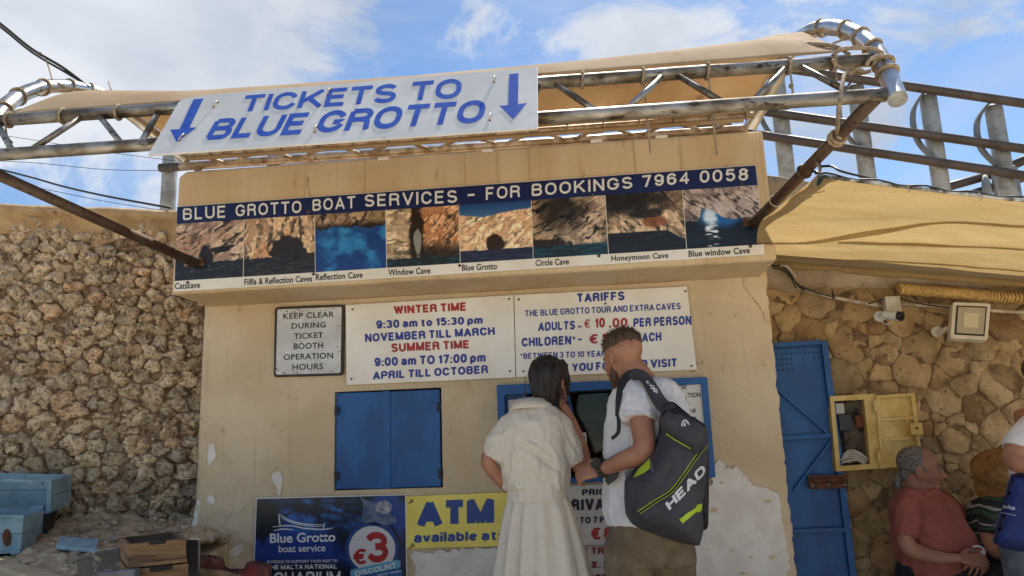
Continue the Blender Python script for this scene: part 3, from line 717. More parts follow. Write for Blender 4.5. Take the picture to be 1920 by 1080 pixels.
# bare patches where the paint coat has fallen off
WP = (Vector((0, -.008, 0)), Vector((0, -1, 0)))
def jag(pts, amp=3.0, seed=0, step=9):
    out = []; rnd = random.Random(seed); k = len(pts)
    for i in range(k):
        a = pts[i]; b = pts[(i+1) % k]; L_ = math.hypot(b[0]-a[0], b[1]-a[1]); m = max(1, int(L_/step))
        for q in range(m):
            t = q/m; out.append((a[0]+(b[0]-a[0])*t+rnd.uniform(-amp, amp), a[1]+(b[1]-a[1])*t+rnd.uniform(-amp, amp)))
    return out
def patch(pts, seed, amp=2.5, step=8, h=.006, y=0.0):
    pts = [P(a, b, y-.004) for a, b in jag(pts, amp, seed, step)]
    me_ = MB(); me_.prism(pts, (0, -h, 0)); return me_.build('bare_patch', bare_white, booth, bev=.0012, seg=1)
patch([(1300, 1200), (1302, 1010), (1318, 968), (1334, 900), (1342, 872), (1352, 862), (1364, 880), (1380, 876), (1395, 886), (1410, 908), (1428, 914), (1442, 912), (1458, 934), (1466, 962), (1472, 1010), (1478, 1060), (1484, 1200)], 1, 4.5, 5)
rnd = random.Random(31)
for (a, b_) in ((1420, 990), (1372, 1032), (1340, 955), (1448, 1045), (1395, 1075), (1330, 1030), (1352, 905), (1438, 940), (1410, 1045)):     # islands of paint left on the bare patch
    r = rnd.uniform(3, 9); MB().prism([P(a+r*cos(t*.628)*rnd.uniform(.5, 1.5), b_+r*sin(t*.628)*rnd.uniform(.3, 1.1), -.0105) for t in range(10)], (0, -.0012, 0)).build('paint_flake', plaster, booth)
patch(zq([(1195, 600), (1250, 592), (1310, 612), (1370, 582), (1480, 592), (1560, 566), (1700, 562), (1850, 556), (2300, 560), (2300, 1300), (1300, 1300), (1260, 800), (1215, 740), (1232, 690), (1195, 650)], (460, 880), 3.84), 2, 3.5, 5)
patch([(391, 836), (402, 831), (405, 848), (403, 860), (392, 874), (389, 860)], 3, 1.2, 6, .003)
patch(zq([(190, 45), (215, 15), (255, 18), (268, 60), (262, 140), (250, 195), (238, 190), (225, 130), (195, 90)], (460, 880), 3.84), 4, 1.0, 6, .003)
patch(zq([(1545, 905), (1590, 875), (1632, 868), (1640, 900), (1610, 940), (1565, 950), (1540, 930)], (0, 780), 3.6), 5, 1.2, 6, .003)
patch(zq([(1400, 545), (1430, 530), (1455, 560), (1448, 592), (1420, 588), (1395, 575)], (0, 780), 3.6), 6, 1, 5, .003)
patch([(376, 940), (372, 985), (370, 1022), (356, 1026), (360, 990), (366, 955), (368, 938)], 7, 2.0, 7, .004)

# blue shutters: two leaves with hinges
cb = blue_paint
for side in (0, 1):
    px = [(631, 737), (725, 734), (726, 916), (630, 917)] if side == 0 else [(730, 734), (824, 730), (827, 912), (731, 915)]
    q = [P(a, b, .006) for a, b in px]
    s_ = MB().prism(q, (0, .03, 0)).build('shutter', cb, booth, bev=.003)
    if side == 0:
        q = [P(a, b, .0) for a, b in [(717, 733), (731, 732), (732, 916), (718, 917)]]; MB().prism(q, (0, .004, 0)).build('cover_strip', blue_paint, s_, bev=.0015)
        hp = [(631, 770), (631, 893)]
    else: hp = [(823, 763), (826, 888)]
    for (hx, hy) in hp:
        c = P(hx, hy, -.006); g = MB(); g.tube([c-Vector((0, 0, .026)), c+Vector((0, 0, .026))], .006, 8); sx = -1 if side == 0 else 1
        g.box((c.x-.014, -.004, c.z-.022), (c.x+.014, .002, c.z+.022)); g.build('hinge', mat('hinge_blue', srgb(16, 50, 88), .6, col2=srgb(40, 34, 30), vs=40) if 'hinge_blue' not in MATS else MATS['hinge_blue'], s_, bev=.002)
    for k in range(2):
        c = P(724 if side == 0 else 733, (760, 880)[k], -.002)
g = MB(); g.box((SX0, .06, SZ0), (SX1, .075, SZ1)); g.build('shutter_backing', dark_gap, booth)

# ticket window: blue frame, dark glass in the middle, boards at the sides
fr = MB(); outer = [P(931, 722, -.045), P(1326, 707, -.045), P(1342, 895, -.045), P(938, 911, -.045)]
inner = [P(946, 741, -.045), P(1315, 720, -.045), P(1329, 885, -.045), P(949, 900, -.045)]
win = MB()
vs = outer+inner+[p+Vector((0, .04, 0)) for p in outer]+[p+Vector((0, .04, 0)) for p in inner]; fs = []
for i in range(4):
    j = (i+1) % 4; fs += [(i, j, 4+j, 4+i), (8+j, 8+i, 12+i, 12+j), (i, 8+i, 8+j, j), (4+i, 4+j, 12+j, 12+i)]
window = MB().add(vs, fs).build('window_frame', blue_paint, booth, bev=.002)
MB().prism([P(a, b, -.012) for a, b in [(948, 742), (985, 740), (986, 752), (950, 755)]], (0, .004, 0)).build('peeling_strip', mat('peeling_blue', srgb(120, 130, 140), .8, col2=srgb(30, 80, 140), vs=50, bump=[(60, .002, 'n')]), window)
room = mat('booth_interior', srgb(58, 52, 46), .9, col2=srgb(34, 30, 28), vs=3)
g = MB(); e = .002
g.box((WX0+e, .04, WZ0+e), (WX0+.02, .88, WZ1-e)); g.box((WX1-.02, .04, WZ0+e), (WX1-e, .88, WZ1-e)); g.box((WX0+.021, .86, WZ0+e), (WX1-.021, .88, WZ1-e)); g.box((WX0+.021, .04, WZ1-.02), (WX1-.021, .855, WZ1-e)); g.box((WX0+.021, .04, WZ0+e), (WX1-.021, .855, WZ0+.02))
g.build('window_room', room, window)
gl = bpy.data.materials.new('window_glass'); gl.use_nodes = True; nt = gl.node_tree; nt.nodes.clear()
_o = N(nt, 'ShaderNodeOutputMaterial'); _t = N(nt, 'ShaderNodeBsdfTransparent'); _t.inputs[0].default_value = (.62, .66, .66, 1); _g = N(nt, 'ShaderNodeBsdfGlossy'); _g.inputs['Roughness'].default_value = .05
_f2 = N(nt, 'ShaderNodeFresnel'); _f2.inputs['IOR'].default_value = 1.35; _m = N(nt, 'ShaderNodeMixShader'); nt.links.new(_f2.outputs[0], _m.inputs[0]); nt.links.new(_t.outputs[0], _m.inputs[1]); nt.links.new(_g.outputs[0], _m.inputs[2]); nt.links.new(_m.outputs[0], _o.inputs[0])
MB().prism([P(a, b, -.018) for a, b in [(1050, 742), (1250, 730), (1256, 889), (1056, 897)]], (0, .004, 0)).build('pane', gl, window)
# things one makes out behind the glass
g = MB(); 
MB().prism([P(a, b, .12) for a, b in [(1052, 780), (1150, 774), (1150, 786), (1052, 794)]], (0, .02, 0)).build('shelf', mat('shelf_in', srgb(96, 86, 72), .8), window)
g = MB(); rnd = random.Random(4)
for (a, b, w, h, y) in ((1064, 830, 26, 28, .2), (1092, 826, 22, 34, .22), (1120, 838, 26, 20, .2), (1140, 830, 18, 26, .25), (1074, 800, 40, 10, .25)):
    p = P(a, b, y); m_ = mpp(y); g.box((p.x, y, p.z-h*m_/2), (p.x+w*m_, y+.06, p.z+h*m_/2))
g.build('counter_clutter', mat('clutter', srgb(110, 92, 70), .8, col2=srgb(60, 50, 44), vs=9), window, bev=.006)
MB().prism([P(a, b, -.03) for a, b in [(1250, 716), (1318, 713), (1331, 889), (1262, 893)]], (0, .006, 0)).build('side_board', mat('board_white', srgb(228, 226, 220), .6, col2=srgb(214, 210, 202), vs=9), window)
MB().prism([P(a, b, -.022) for a, b in [(948, 745), (1050, 741), (1056, 897), (951, 900)]], (0, .006, 0)).build('left_board', mat('board_blue', srgb(22, 66, 120), .6, col2=srgb(14, 50, 92), vs=12), window)
MB().prism([P(a, b, -.024) for a, b in [(1062, 741), (1068, 741), (1100, 893), (1094, 895)]], (0, .006, 0)).build('mullion', blue_dark, window)

# ------------------------------------------------------------------ blue metal door in the wall at the right
DY = .27
door = thing('metal_door', 'tall blue steel door with perforated top beside the booth', 'door', P(1520, 1080, DY)*1.0)
dq = [(1440, 645), (1549, 638), (1607, 1092), (1440, 1100)]
DB = [P(a, b, DY) for a, b in dq]; DB[0].x = DB[3].x = DB[0].x-.06; DB[3].z = DB[2].z = .02
MB().prism([p+Vector((0, .012, 0)) for p in DB], (0, .01, 0)).build('door_panel', blue_paint, door)
def dbar(a, b, w, name='door_rail', y=DY-.018, t=.03, m_=None):
    a = P(*a, y); b = P(*b, y); d = (b-a).normalized(); n_ = Vector((-d.z, 0, d.x))*w/2
    return MB().prism([a+n_, b+n_, b-n_, a-n_], (0, t-.001, 0)).build(name, m_ or blue_paint, door, bev=.002)
def Z_(px, py): return (px, py)
dbar((1546, 640), (1622, 1250), .034, 'door_stile', DY-.020)
dbar((1436, 648), (1541, 641), .026, 'door_rail')
dbar((1440, 823), (1562, 816), .024, 'door_rail'); dbar((1440, 998), (1588, 993), .024, 'door_rail')
dbar((1440, 714), (1553, 812), .016, 'door_brace', DY-.013, .02); dbar((1490, 920), (1560, 826), .016, 'door_brace', DY-.013, .02)
g = MB(); rnd = random.Random(2)
for r_ in range(5):
    for c_ in range(11):
        if r_ > 1 and 4 <= c_ <= 7: continue
        if r_ > 2 and c_ > 7: continue
        p = P(1456+c_*8.6+r_*.9, 654-c_*.4+r_*10, DY+.011); g.tube([p, p+Vector((0, -.0016, 0))], .0042, 7)
tag(g.build('vent_holes', mat('hole_dark', srgb(12, 18, 26), .9), door), kind='stuff')
g = MB(); c = P(1551, 903, DY-.024); g.box((c.x-.10, c.y-.02, c.z-.036), (c.x+.10, c.y, c.z+.036)); lt = g.build('latch', rust, door, bev=.004)
g = MB(); g.tube([c+Vector((-.085, -.03, .012)), c+Vector((.095, -.03, .006))], .011, 9); g.build('bolt', rust, lt, smooth=True)
g = MB()
for sx in (-.082, 0, .082): p = c+Vector((sx, -.02, -.018)); g.ball(p, .008, 8, 6)
g.build('rivets', galv, lt)

# ------------------------------------------------------------------ railing on the terrace behind
fence = thing('terrace_railing', 'galvanised post railing with brown rails on the terrace behind the booth', 'railing', (0, 3.0, 2.4))
FYY = 3.0; posts = [(323, 300, 330), (516, 285, 310), (712, 268, 300), (915, 248, 285), (1118, 232, 270), (1296, 212, 260)]
posts_r = [((1453, 138), (1480, 335)), ((1602, 160), (1628, 335)), ((1737, 178), (1762, 345)), ((1860, 198), (1890, 357))]
def post(top, h=2.1, r=.076):
    g = MB(); t = Vector(top); b = Vector((t.x, t.y, t.z-h)); g.tube([b, t-Vector((0, 0, .03)), t-Vector((0, 0, .012)), t], [r, r, r*.9, r*.55], 18)
    return g.build('post', galv, fence, smooth=True)
def bracket(px, py0, py1, sag):
    a = P(px[0], py0, FYY-.06); b = P(px[1], py1, FYY-.06); c1 = a.lerp(b, .3)+Vector((-sag, 0, 0)); c2 = a.lerp(b, .7)+Vector((-sag*.95, 0, 0)); path = spline([a, c1, c2, b], 7); n_ = len(path); vs = []; fs = []
    for i, p in enumerate(path):
        t = i/(n_-1); w = .022+.010*sin(pi*t)
        for (ox, oy) in ((-w*.55, -.03), (w*.55, -.03), (w*.55, .03), (-w*.55, .03)): vs.append(p+Vector((ox, oy, 0)))
    for i in range(n_-1):
        for k in range(4): fs.append((i*4+k, i*4+(k+1) % 4, i*4+4+(k+1) % 4, i*4+4+k))
    return MB().add(vs, fs).build('bracket', mat('bracket_steel', srgb(118, 122, 124), .6, .4, col2=srgb(96, 98, 100), vs=8) if 'bracket_steel' not in MATS else MATS['bracket_steel'], fence, bev=.002)
for (x, y0, y1) in posts: post(P(x, y0, FYY) if x > 400 else P(322, 250, FYY))
for (a, b) in posts_r: post(P(a[0]+2, a[1], FYY), 2.0)
for (x0, y0, x1, y1, s_) in ((1735, 168, 1748, 297, .125), (1858, 188, 1868, 310, .13), (1598, 150, 1606, 275, .125), (1446, 120, 1452, 262, .12), (1368, 205, 1373, 240, .04)): bracket((x0, x1), y0, y1, s_)
for (a, b, r) in (((1400, 118), (2010, 207), .042), ((1300, 190), (2010, 292), .042), ((1250, 226), (2010, 343), .042)):
    MB().tube([P(*a, FYY-.13), P(*b, FYY-.13)], r, 12).build('rail', rail_m, fence, smooth=True)
MB().tube([P(300, 315, FYY-.13), P(1330, 246, FYY-.13)], .045, 12).build('rail', rail_m, fence, smooth=True)
stair = thing('stair_railing', 'lower brown stair rails crossing behind the last grey post at right', 'railing', (4.3, 4.4, 2.4))
for (a, b) in (((1700, 372), (1868, 325)), ((1868, 325), (2000, 262)), ((1800, 372), (2000, 306))): MB().tube([P(*a, 4.4), P(*b, 4.4)], .05, 10).build('rail', rail_m, stair, smooth=True)
for (x, y) in ((1893, 312), (1975, 285)):
    t = P(x, y, 4.35); MB().tube([t-Vector((0, 0, 2)), t-Vector((0, 0, .03)), t], [.07, .07, .045], 14).build('post', galv, stair, smooth=True)
p = P(1849, 345, 4.3); MB().tube([p+Vector((0, 0, -.3)), p, p+Vector((0, 0, .10))], [.05, .045, .02], 10).build('finial', galv, stair, smooth=True)
p = P(1868, 335, 4.3); MB().tube([p+Vector((0, 0, -.3)), p, p+Vector((0, 0, .12))], [.05, .045, .03], 10).build('finial', galv, stair, smooth=True)
# ------------------------------------------------------------------ signs
sign_white = mat('sign_white', srgb(236, 232, 224), .38, col2=srgb(226, 220, 208), vs=3, col3=srgb(176, 160, 132), vs3=30, v3lo=.68, v3hi=.78)
ticket_white = mat('ticket_sign_white', srgb(226, 224, 218), .45, col2=srgb(212, 210, 204), vs=4, col3=srgb(160, 150, 136), vs3=26, v3lo=.66, v3hi=.76)
navy = mat('navy_print', srgb(14, 34, 84), .35); ink_blue = mat('blue_print', srgb(34, 48, 140), .45, col2=srgb(44, 58, 140), vs=30); tick_blue = mat('ticket_blue', srgb(34, 76, 178), .45, col2=srgb(52, 92, 186), vs=20)
ink_red = mat('red_print', srgb(172, 26, 32), .45, col2=srgb(150, 36, 36), vs=30); ink_black = mat('black_print', srgb(26, 26, 28), .5); white_ink = mat('white_print', srgb(222, 222, 218), .5)
screw_m = mat('screw', srgb(104, 92, 76), .5, .5, col2=srgb(80, 56, 36), vs=60)
ink = mat('photo_ink', (.5, .5, .5), .32, attr='ink')
NEG = Vector((0, -1, 0))
def screws(parent, pts, y, r=.007):
    for (a, b) in pts:
        p = P(a, b, y); MB().tube([p+Vector((0, .002, 0)), p+Vector((0, -.003, 0)), p+Vector((0, -.0045, 0))], [r, r, r*.6], 10).build('screw', screw_m, parent, smooth=False)

# --- long photo banner on the fascia
BY = FY-.012
bt = [(332, 387), (1417, 309), (1434, 477), (326, 547)]
banner = thing('photo_banner', 'long banner with eight cave photos and the words BLUE GROTTO BOAT SERVICES', 'sign', P(880, 547, BY))
BP = (Vector((0, BY, 0)), NEG)
MB().prism([P(a, b, BY) for a, b in bt], (0, .008, 0)).build('board', sign_white, banner, bev=.001)
poly_print([(332.5, 388), (1416.5, 310), (1420.5, 347), (331, 420)], navy, banner, BP, .0008, 'title_band')
def bw(t, q): print_text(t, q, white_ink, banner, BP, .17, .0016, 'lettering', gap=.24)
bw('BLUE', [(343, 391), (422, 385), (422, 408), (343, 413)])
bw('GROTTO', [(442, 384), (565, 376), (565, 399), (442, 406)])
bw('BOAT', [(586, 374), (666, 367), (666, 390), (586, 396)])
bw('SERVICES', [(684, 365), (857, 356), (857, 380), (684, 388)])
bw('-', [(877, 364), (890, 363), (890, 367), (877, 368)])
bw('FOR', [(911, 351), (975, 347), (975, 369), (911, 375)])
bw('BOOKINGS', [(997, 345), (1185, 331), (1186, 353), (997, 368)])
bw('7964', [(1204, 329), (1292, 322), (1292, 344), (1205, 351)])
bw('0058', [(1312, 320), (1403, 315), (1403, 338), (1312, 343)])
def bc(t, q): lettering(t, q, ink_black, banner, BP, .018, 'caption', .0012, )
def lettering_fix(): pass
_let = lettering
def cap(t, TLx, TLy, TRx, TRy, h, sp=1.05):
    _let(t, [(TLx, TLy), (TRx, TRy), (TRx, TRy+h), (TLx, TLy+h)], ink_black, banner, BP, .022, 'caption', .0012, spacing=sp)
cap('Catscave', 328, 530.5, 375, 528, 12); cap('Filfla & Reflection Caves', 458, 523, 585, 516, 12); cap('Reflection Cave', 592, 514, 680, 509, 12)
cap('Window Cave', 728, 505, 807, 501, 12); cap('Blue Grotto', 866, 496, 932, 493, 12); cap('Circle Cave', 1004, 487, 1067, 484, 12)
cap('Honeymoon Cave', 1146, 479, 1253, 473, 14); cap('Blue window Cave', 1291, 470, 1406, 463, 12)
xs_t = [330.5, 458, 590, 723, 860, 996, 1134.5, 1279.5, 1420.5]; xs_b = [327.5, 456, 591, 725, 863, 1000, 1141, 1287.5, 1431]
def ytop(x): return 420+(x-331)*(347-420)/(1420-331)
def ybot(x): return 527+(x-327)*(458-527)/(1430-327)
def C3(*c): return np.array(c, float)[None]/255
def mixc(a, b, t): return a*(1-t[:, None])+b*t[:, None]
def rock(u, v, seed, ca, cb, cc, ang=.5, sc=5, dark=.5):
    wu = u+.10*fbm(u*4, v*4, 3, seed+2); wv = v+.10*fbm(u*4, v*4, 3, seed+3); U = wu*cos(ang)+wv*sin(ang); V = -wu*sin(ang)+wv*cos(ang)
    n = fbm(U*sc*3.2, V*sc*.9, 6, seed, True); n2 = fbm(U*sc*2.2, V*sc*1.1, 6, seed+5); n3 = fbm(u*2.2, v*2.2, 3, seed+9); n4 = fbm(u*26, v*26, 3, seed+7)
    c = mixc(ca*1.15, cb, sst(n2, .38, .62)); c = mixc(c, cc, sst(n3, .48, .68)*.7)
    c = c*(1-dark*1.1*sst(n, .66, .82)*sst(n2, .70, .40))[:, None]; return c*(.52+.95*(n2*.55+n4*.45))[:, None]*1.12
def water(u, v, seed, ca, cb, glint=.3):
    n = fbm(u*9, v*34, 5, seed); c = mixc(ca, cb, sst(n, .35, .7)); g_ = sst(fbm(u*16, v*60, 4, seed+3), .66, .8)*glint; return c*(1-g_[:, None])+C3(190, 200, 210)*g_[:, None]
def ell(u, v, cx, cy, rx, ry, seed=0, soft=.2):
    d = np.sqrt(((u-cx)/rx)**2+((v-cy)/ry)**2)+.85*(fbm(u*8, v*8, 5, seed)-.5); return 1-sst(d, 1-soft, 1+soft)
def below(v, u, y, seed, amp=.04): return sst(v+amp*(fbm(u*12, u*0+seed, 4, seed)-.5), y-.008, y+.008)
def p1(u, v):
    c = rock(u, v, 1, C3(170, 150, 130), C3(120, 100, 88), C3(160, 120, 92), .9, 5, .8); k = np.maximum(ell(u, v, .46, .62, .10, .22, 2), ell(u, v, .1, .75, .25, .18, 3)); k = np.maximum(k, ell(u, v, .66, .5, .14, .05, 4))
    c = mixc(c, C3(22, 18, 18), k*.9); w = below(v, u, .70, 5); W = water(u, v, 6, C3(14, 18, 26), C3(30, 34, 40), .35); return mixc(c, W[0:] if 0 else C3(18, 22, 30), w*0)*(1-w[:, None])+W*w[:, None]
def p2(u, v):
    c = rock(u, v, 11, C3(178, 152, 124), C3(140, 114, 90), C3(168, 118, 80), .1, 5, .6); k = np.maximum(ell(u, v, .62, .58, .26, .26, 12, .1), ell(u, v, .9, .72, .3, .07, 13)); c = mixc(c, C3(26, 20, 18), k*.93)
    w = below(v, u, .70, 15); return c*(1-w[:, None])+water(u, v, 16, C3(20, 20, 24), C3(52, 44, 42), .12)*w[:, None]
def p3(u, v):
    c = rock(u, v, 21, C3(150, 126, 106), C3(104, 84, 68), C3(130, 110, 80), .4, 6, .7)*(1-.75*sst(v, .12, .27))[:, None]; w = below(v, u, .27, 25, .12); n = fbm(u*5, v*5, 5, 26); W = mixc(C3(16, 56, 116), C3(40, 120, 178), sst(n+(.4-abs(v-.45))*.4, .42, .8)); g_ = sst(fbm(u*20, v*30, 4, 27), .6, .76)*.25*(1-v)
    return c*(1-w[:, None])+(W*(1-g_[:, None])+C3(190, 215, 230)*g_[:, None])*w[:, None]
def p4(u, v):
    L = rock(u, v, 31, C3(184, 166, 140), C3(140, 120, 98), C3(160, 140, 116), 1.45, 4, .5); R = rock(u, v, 36, C3(188, 146, 110), C3(140, 98, 68), C3(170, 150, 128), .6, 5, .65)
    t = sst(u, .33, .37); c = L*(1-t[:, None])+R*t[:, None]; c = c*(1-.75*sst(v, .55, .8)*sst(u, .34, .5))[:, None]; c = mixc(c, C3(24, 18, 16), ell(u, v, .42, .5, .10, .6, 33)*.92); c = mixc(c, C3(128, 128, 122), ell(u, v, .43, .58, .05, .26, 34, .12))
    w = below(v, u, .86, 35); return c*(1-w[:, None])+water(u, v, 37, C3(16, 26, 32), C3(30, 62, 72), .1)*w[:, None]
def p5(u, v):
    c = rock(u, v, 41, C3(206, 180, 150), C3(168, 136, 108), C3(196, 160, 128), .7, 7, .5); c = mixc(c, C3(44, 30, 26), ell(u, v, .48, .72, .13, .16, 42, .08)); s_ = 1-sst(v-(.24-.14*abs(u-.3)*1.2)-.05*(fbm(u*9, u*0, 4, 43)-.5), -.01, .01)
    c = c*(1-s_[:, None])+mixc(C3(26, 62, 112), C3(78, 120, 158), v*3)*s_[:, None]; w = below(v, u, .80, 45, .02); return c*(1-w[:, None])+water(u, v, 46, C3(24, 30, 56), C3(44, 48, 76), .12)*w[:, None]
def p6(u, v):
    c = rock(u, v, 51, C3(160, 142, 122), C3(112, 96, 80), C3(150, 124, 96), .9, 5, .85); c = c*(1-.7*ell(u, v, .4, .2, .3, .35, 52, .5))[:, None]; c = mixc(c, C3(24, 20, 18), ell(u, v, .18, .78, .3, .1, 53)*.9)
    w = below(v, u, .80, 55, .06); return c*(1-w[:, None])+water(u, v, 56, C3(14, 34, 44), C3(20, 66, 84), .06)*w[:, None]
def p7(u, v):
    c = rock(u, v, 61, C3(170, 148, 122), C3(116, 96, 76), C3(140, 112, 84), -.6, 5, .7); c = c*(1-.8*ell(u, v, .2, .12, .6, .28, 62, .5))[:, None]; c = mixc(c, C3(120, 66, 36), ell(u, v, .62, .5, .14, .09, 63)*.8); c = mixc(c, C3(26, 20, 18), ell(u, v, .5, .36, .2, .07, 64)*.8)
    y = .66+.16*sst(u, .74, 1); w = sst(v-y, -.01, .01); return c*(1-w[:, None])+water(u, v, 66, C3(12, 14, 20), C3(26, 28, 36), .1)*w[:, None]
def p8(u, v):
    c = rock(u, v, 71, C3(150, 136, 128), C3(104, 92, 88), C3(180, 166, 160), -.8, 5, .6); y = .50-.10*ell(u, v, .35, .4, .15, .4, 72)+.16*u*.6; w = sst(v-(.34+.26*sst(u, .28, .6)*.8+.2*(1-sst(u, .18, .24))), -.01, .01)
    W = water(u, v, 76, C3(10, 16, 26), C3(16, 30, 48), .05); b = ell(u, v, .5, .48, .34, .16, 77, .5); W = mixc(W, C3(24, 96, 164), b*.9); g_ = ell(u, v, .33, .45, .09, .2, 78, .5)*.9+ell(u, v, .36, .75, .1, .3, 79, .3)*sst(fbm(u*10, v*40, 4, 80), .55, .7); g_ = np.clip(g_, 0, 1)
    return c*(1-w[:, None])+mixc(W, C3(200, 214, 226), g_)*w[:, None]
for k, fn in enumerate((p1, p2, p3, p4, p5, p6, p7, p8)):
    a, b = xs_t[k]+(.6 if k else 0), xs_t[k+1]-.6; c, d = xs_b[k]+(.6 if k else 0), xs_b[k+1]-.6
    picture(lambda u, v, fn=fn: fn(u, v)*1.1, [(a, ytop(a)), (b, ytop(b)), (d, ybot(d)), (c, ybot(c))], 140, 120, ink, banner, BP, .001, 'cave_photo')
screws(banner, [(354, 398), (578, 397), (860, 383), (1112, 366), (1391, 345), (352, 530), (588, 514), (862, 498), (1123, 480), (1407, 462)], BY-.001, .008)

# --- ticket sign hung on the leaning truss
LCY, UCY = -1.45, -1.31
lc0, lc1 = P(0, 290, LCY), P(1660, 178, LCY); uc0, uc1 = P(0, 226, UCY), P(1640, 112, UCY)
def lerpx(a, b, x): t = (x-a.x)/(b.x-a.x); return a+(b-a)*t
sxm = -.6; la = lerpx(lc0, lc1, sxm); ua = lerpx(uc0, uc1, sxm); lean = (ua-la).normalized(); along = (lc1-lc0).normalized()
SN = along.cross(lean).normalized(); SN = SN if SN.y < 0 else -SN; lean = SN.cross(along).normalized() if SN.cross(along).z > 0 else -SN.cross(along).normalized()
SP0 = la+SN*.046; SPL = (SP0, SN)
ts = thing('ticket_sign', 'white hanging board reading TICKETS TO BLUE GROTTO between two blue arrows', 'sign', PP(640, 265, SP0, SN))
out = [(277, 290.5), (335, 191), (344, 186), (385, 178), (1008, 125.5), (1008.5, 240)]
MB().prism([PP(a, b, SP0, SN) for a, b in out], -SN*.008).build('board', ticket_white, ts, bev=.001)
print_text('TICKETS TO', [(461, 179), (868, 146), (862, 184), (449, 211)], tick_blue, ts, SPL, .215, wide=1.2, gap=.10, space=.4)
print_text('BLUE GROTTO', [(406, 223), (914, 186), (904, 230), (383, 263)], tick_blue, ts, SPL, .215, wide=1.1, gap=.10, space=.36)
poly_print([(363, 186), (381, 185), (355, 239), (368, 239), (331, 266), (319, 243), (337, 242)], tick_blue, ts, SPL, .0015, 'arrow')
poly_print([(955, 139), (972, 137), (971, 195), (988, 193), (962, 223.5), (936, 198), (953, 197)], tick_blue, ts, SPL, .0015, 'arrow')
tie_m = mat('plastic_tie', srgb(214, 206, 190), .6, col2=srgb(176, 150, 116), vs=60)
for (x, y, a) in ((404, 196, .4), (617, 172, .2), (927, 149, 0), (341, 258, .5), (592, 242, .1), (919, 220, 0)):
    p = PP(x, y, SP0+SN*.004, SN); d = lean*.018+along*.006*a; MB().tube([p-d, p-d+SN*.006, p+SN*.008, p+d+SN*.006, p+d], .0026, 6).build('tie', tie_m, ts, smooth=True)
    g = MB(); g.tube([p-d+SN*-.003, p-d+SN*.0015], .004, 7); g.tube([p+d+SN*-.003, p+d+SN*.0015], .004, 7); g.build('tie_hole', rust, ts)

# --- wall boards
def board(name, label, quad, y, m, depth=.006, parts=None, rnd=0.0):
    q = [P(a, b, y) for a, b in quad]; t = thing(name, label, 'sign', (sum((p.x for p in q))/4, y, min(p.z for p in q)))
    pts = round_quad(q, rnd) if rnd else q
    MB().prism(pts, (0, depth, 0)).build('board', m, t, bev=.0008, seg=1); return t, (Vector((0, y, 0)), NEG)
z3 = lambda p: zq(p, (480, 540), 3.0); z5 = lambda p: zq(p, (940, 520), 3.6); z4 = lambda p: zq(p, (460, 880), 3.84)
WY = -.022
kc, KP = board('notice_sign', 'small black bordered sign reading KEEP CLEAR DURING TICKET BOOTH OPERATION HOURS', z3([(106, 107), (498, 92), (491, 491), (99, 502)]), WY, mat('sign_border_black', srgb(30, 26, 24), .6, col2=srgb(64, 46, 34), vs=30, bump=[(60, .001, 'n')]), .01, rnd=.02)
white_w = mat('notice_white', srgb(206, 208, 210), .5, col2=srgb(190, 190, 190), vs=8, col3=srgb(50, 42, 36), vs3=55, v3lo=.70, v3hi=.72)
pts = round_quad([PP(a, b, *KP) for a, b in z3([(121, 121), (482, 106), (475, 478), (112, 488)])], .012); mb_ = MB().prism([p+Vector((0, -.0012, 0)) for p in pts], (0, .001, 0)); mb_.build('face', white_w, kc)
def kt(t, q): _let(t, z3(q), ink_black, kc, KP, .016, 'lettering', .0026, spacing=1.08)
kt('KEEP CLEAR', [(153, 143), (440, 131), (440, 163), (153, 176)]); kt('DURING', [(200, 198), (392, 190), (392, 222), (200, 230)]); kt('TICKET', [(213, 255), (377, 248), (377, 280), (213, 288)])
kt('BOOTH', [(212, 311), (377, 305), (377, 339), (212, 345)]); kt('OPERATION', [(155, 373), (433, 362), (433, 396), (155, 406)]); kt('HOURS', [(205, 429), (377, 423), (377, 457), (205, 463)])
g = MB(); rnd = random.Random(8); vs_ = []
for k in range(60):
    u = rnd.random(); v = rnd.choice([rnd.uniform(0, .05), rnd.uniform(.93, 1), rnd.random()]); 
    if .05 < v < .93: u = rnd.choice([rnd.uniform(0, .04), rnd.uniform(.95, 1)])
    a, b = z3([(118+u*362-v*8, 121-u*15+v*368)])[0]; r = rnd.uniform(.5, 1.8)
    p = PP(a, b, KP[0]+NEG*.003, NEG); n_ = rnd.randint(4, 6); g.add([p+Vector((cos(6.28*i/n_+k)*r*.0029*rnd.uniform(.5, 1.2), 0, sin(6.28*i/n_+k)*r*.0029*rnd.uniform(.5, 1.2))) for i in range(n_)], [tuple(range(n_))])
g.build('chipped_paint', MATS['sign_border_black'], kc)
ws, WPn = board('hours_sign', 'white board with winter and summer opening hours in red and blue', [(648, 572), (962.5, 553), (966.5, 707.5), (649.5, 722)], WY, sign_white)
def wt(t, q, m, wide=.78): print_text(t, z3(q), m, ws, WPn, .24, wide=.78, gap=.12)
wt('WINTER TIME', [(773, 101), (1178, 80), (1180, 128), (777, 147)], ink_red)
wt('9:30 am to 15:30 pm', [(675, 182), (1275, 157), (1275, 208), (677, 237)], ink_blue, wide=.95)
wt('NOVEMBER TILL MARCH', [(612, 257), (1342, 218), (1345, 264), (613, 305)], ink_blue, wide=.9)
wt('SUMMER TIME', [(760, 312), (1195, 292), (1197, 340), (762, 362)], ink_red)
wt('9:00 am TO 17:00 pm', [(665, 392), (1292, 364), (1292, 424), (667, 450)], ink_blue, wide=.95)
wt('APRIL TILL OCTOBER', [(658, 470), (1305, 433), (1307, 480), (657, 516)], ink_blue)
screws(ws, z3([(543, 120), (1424, 62), (1429, 468), (537, 512)]), WY, .006)
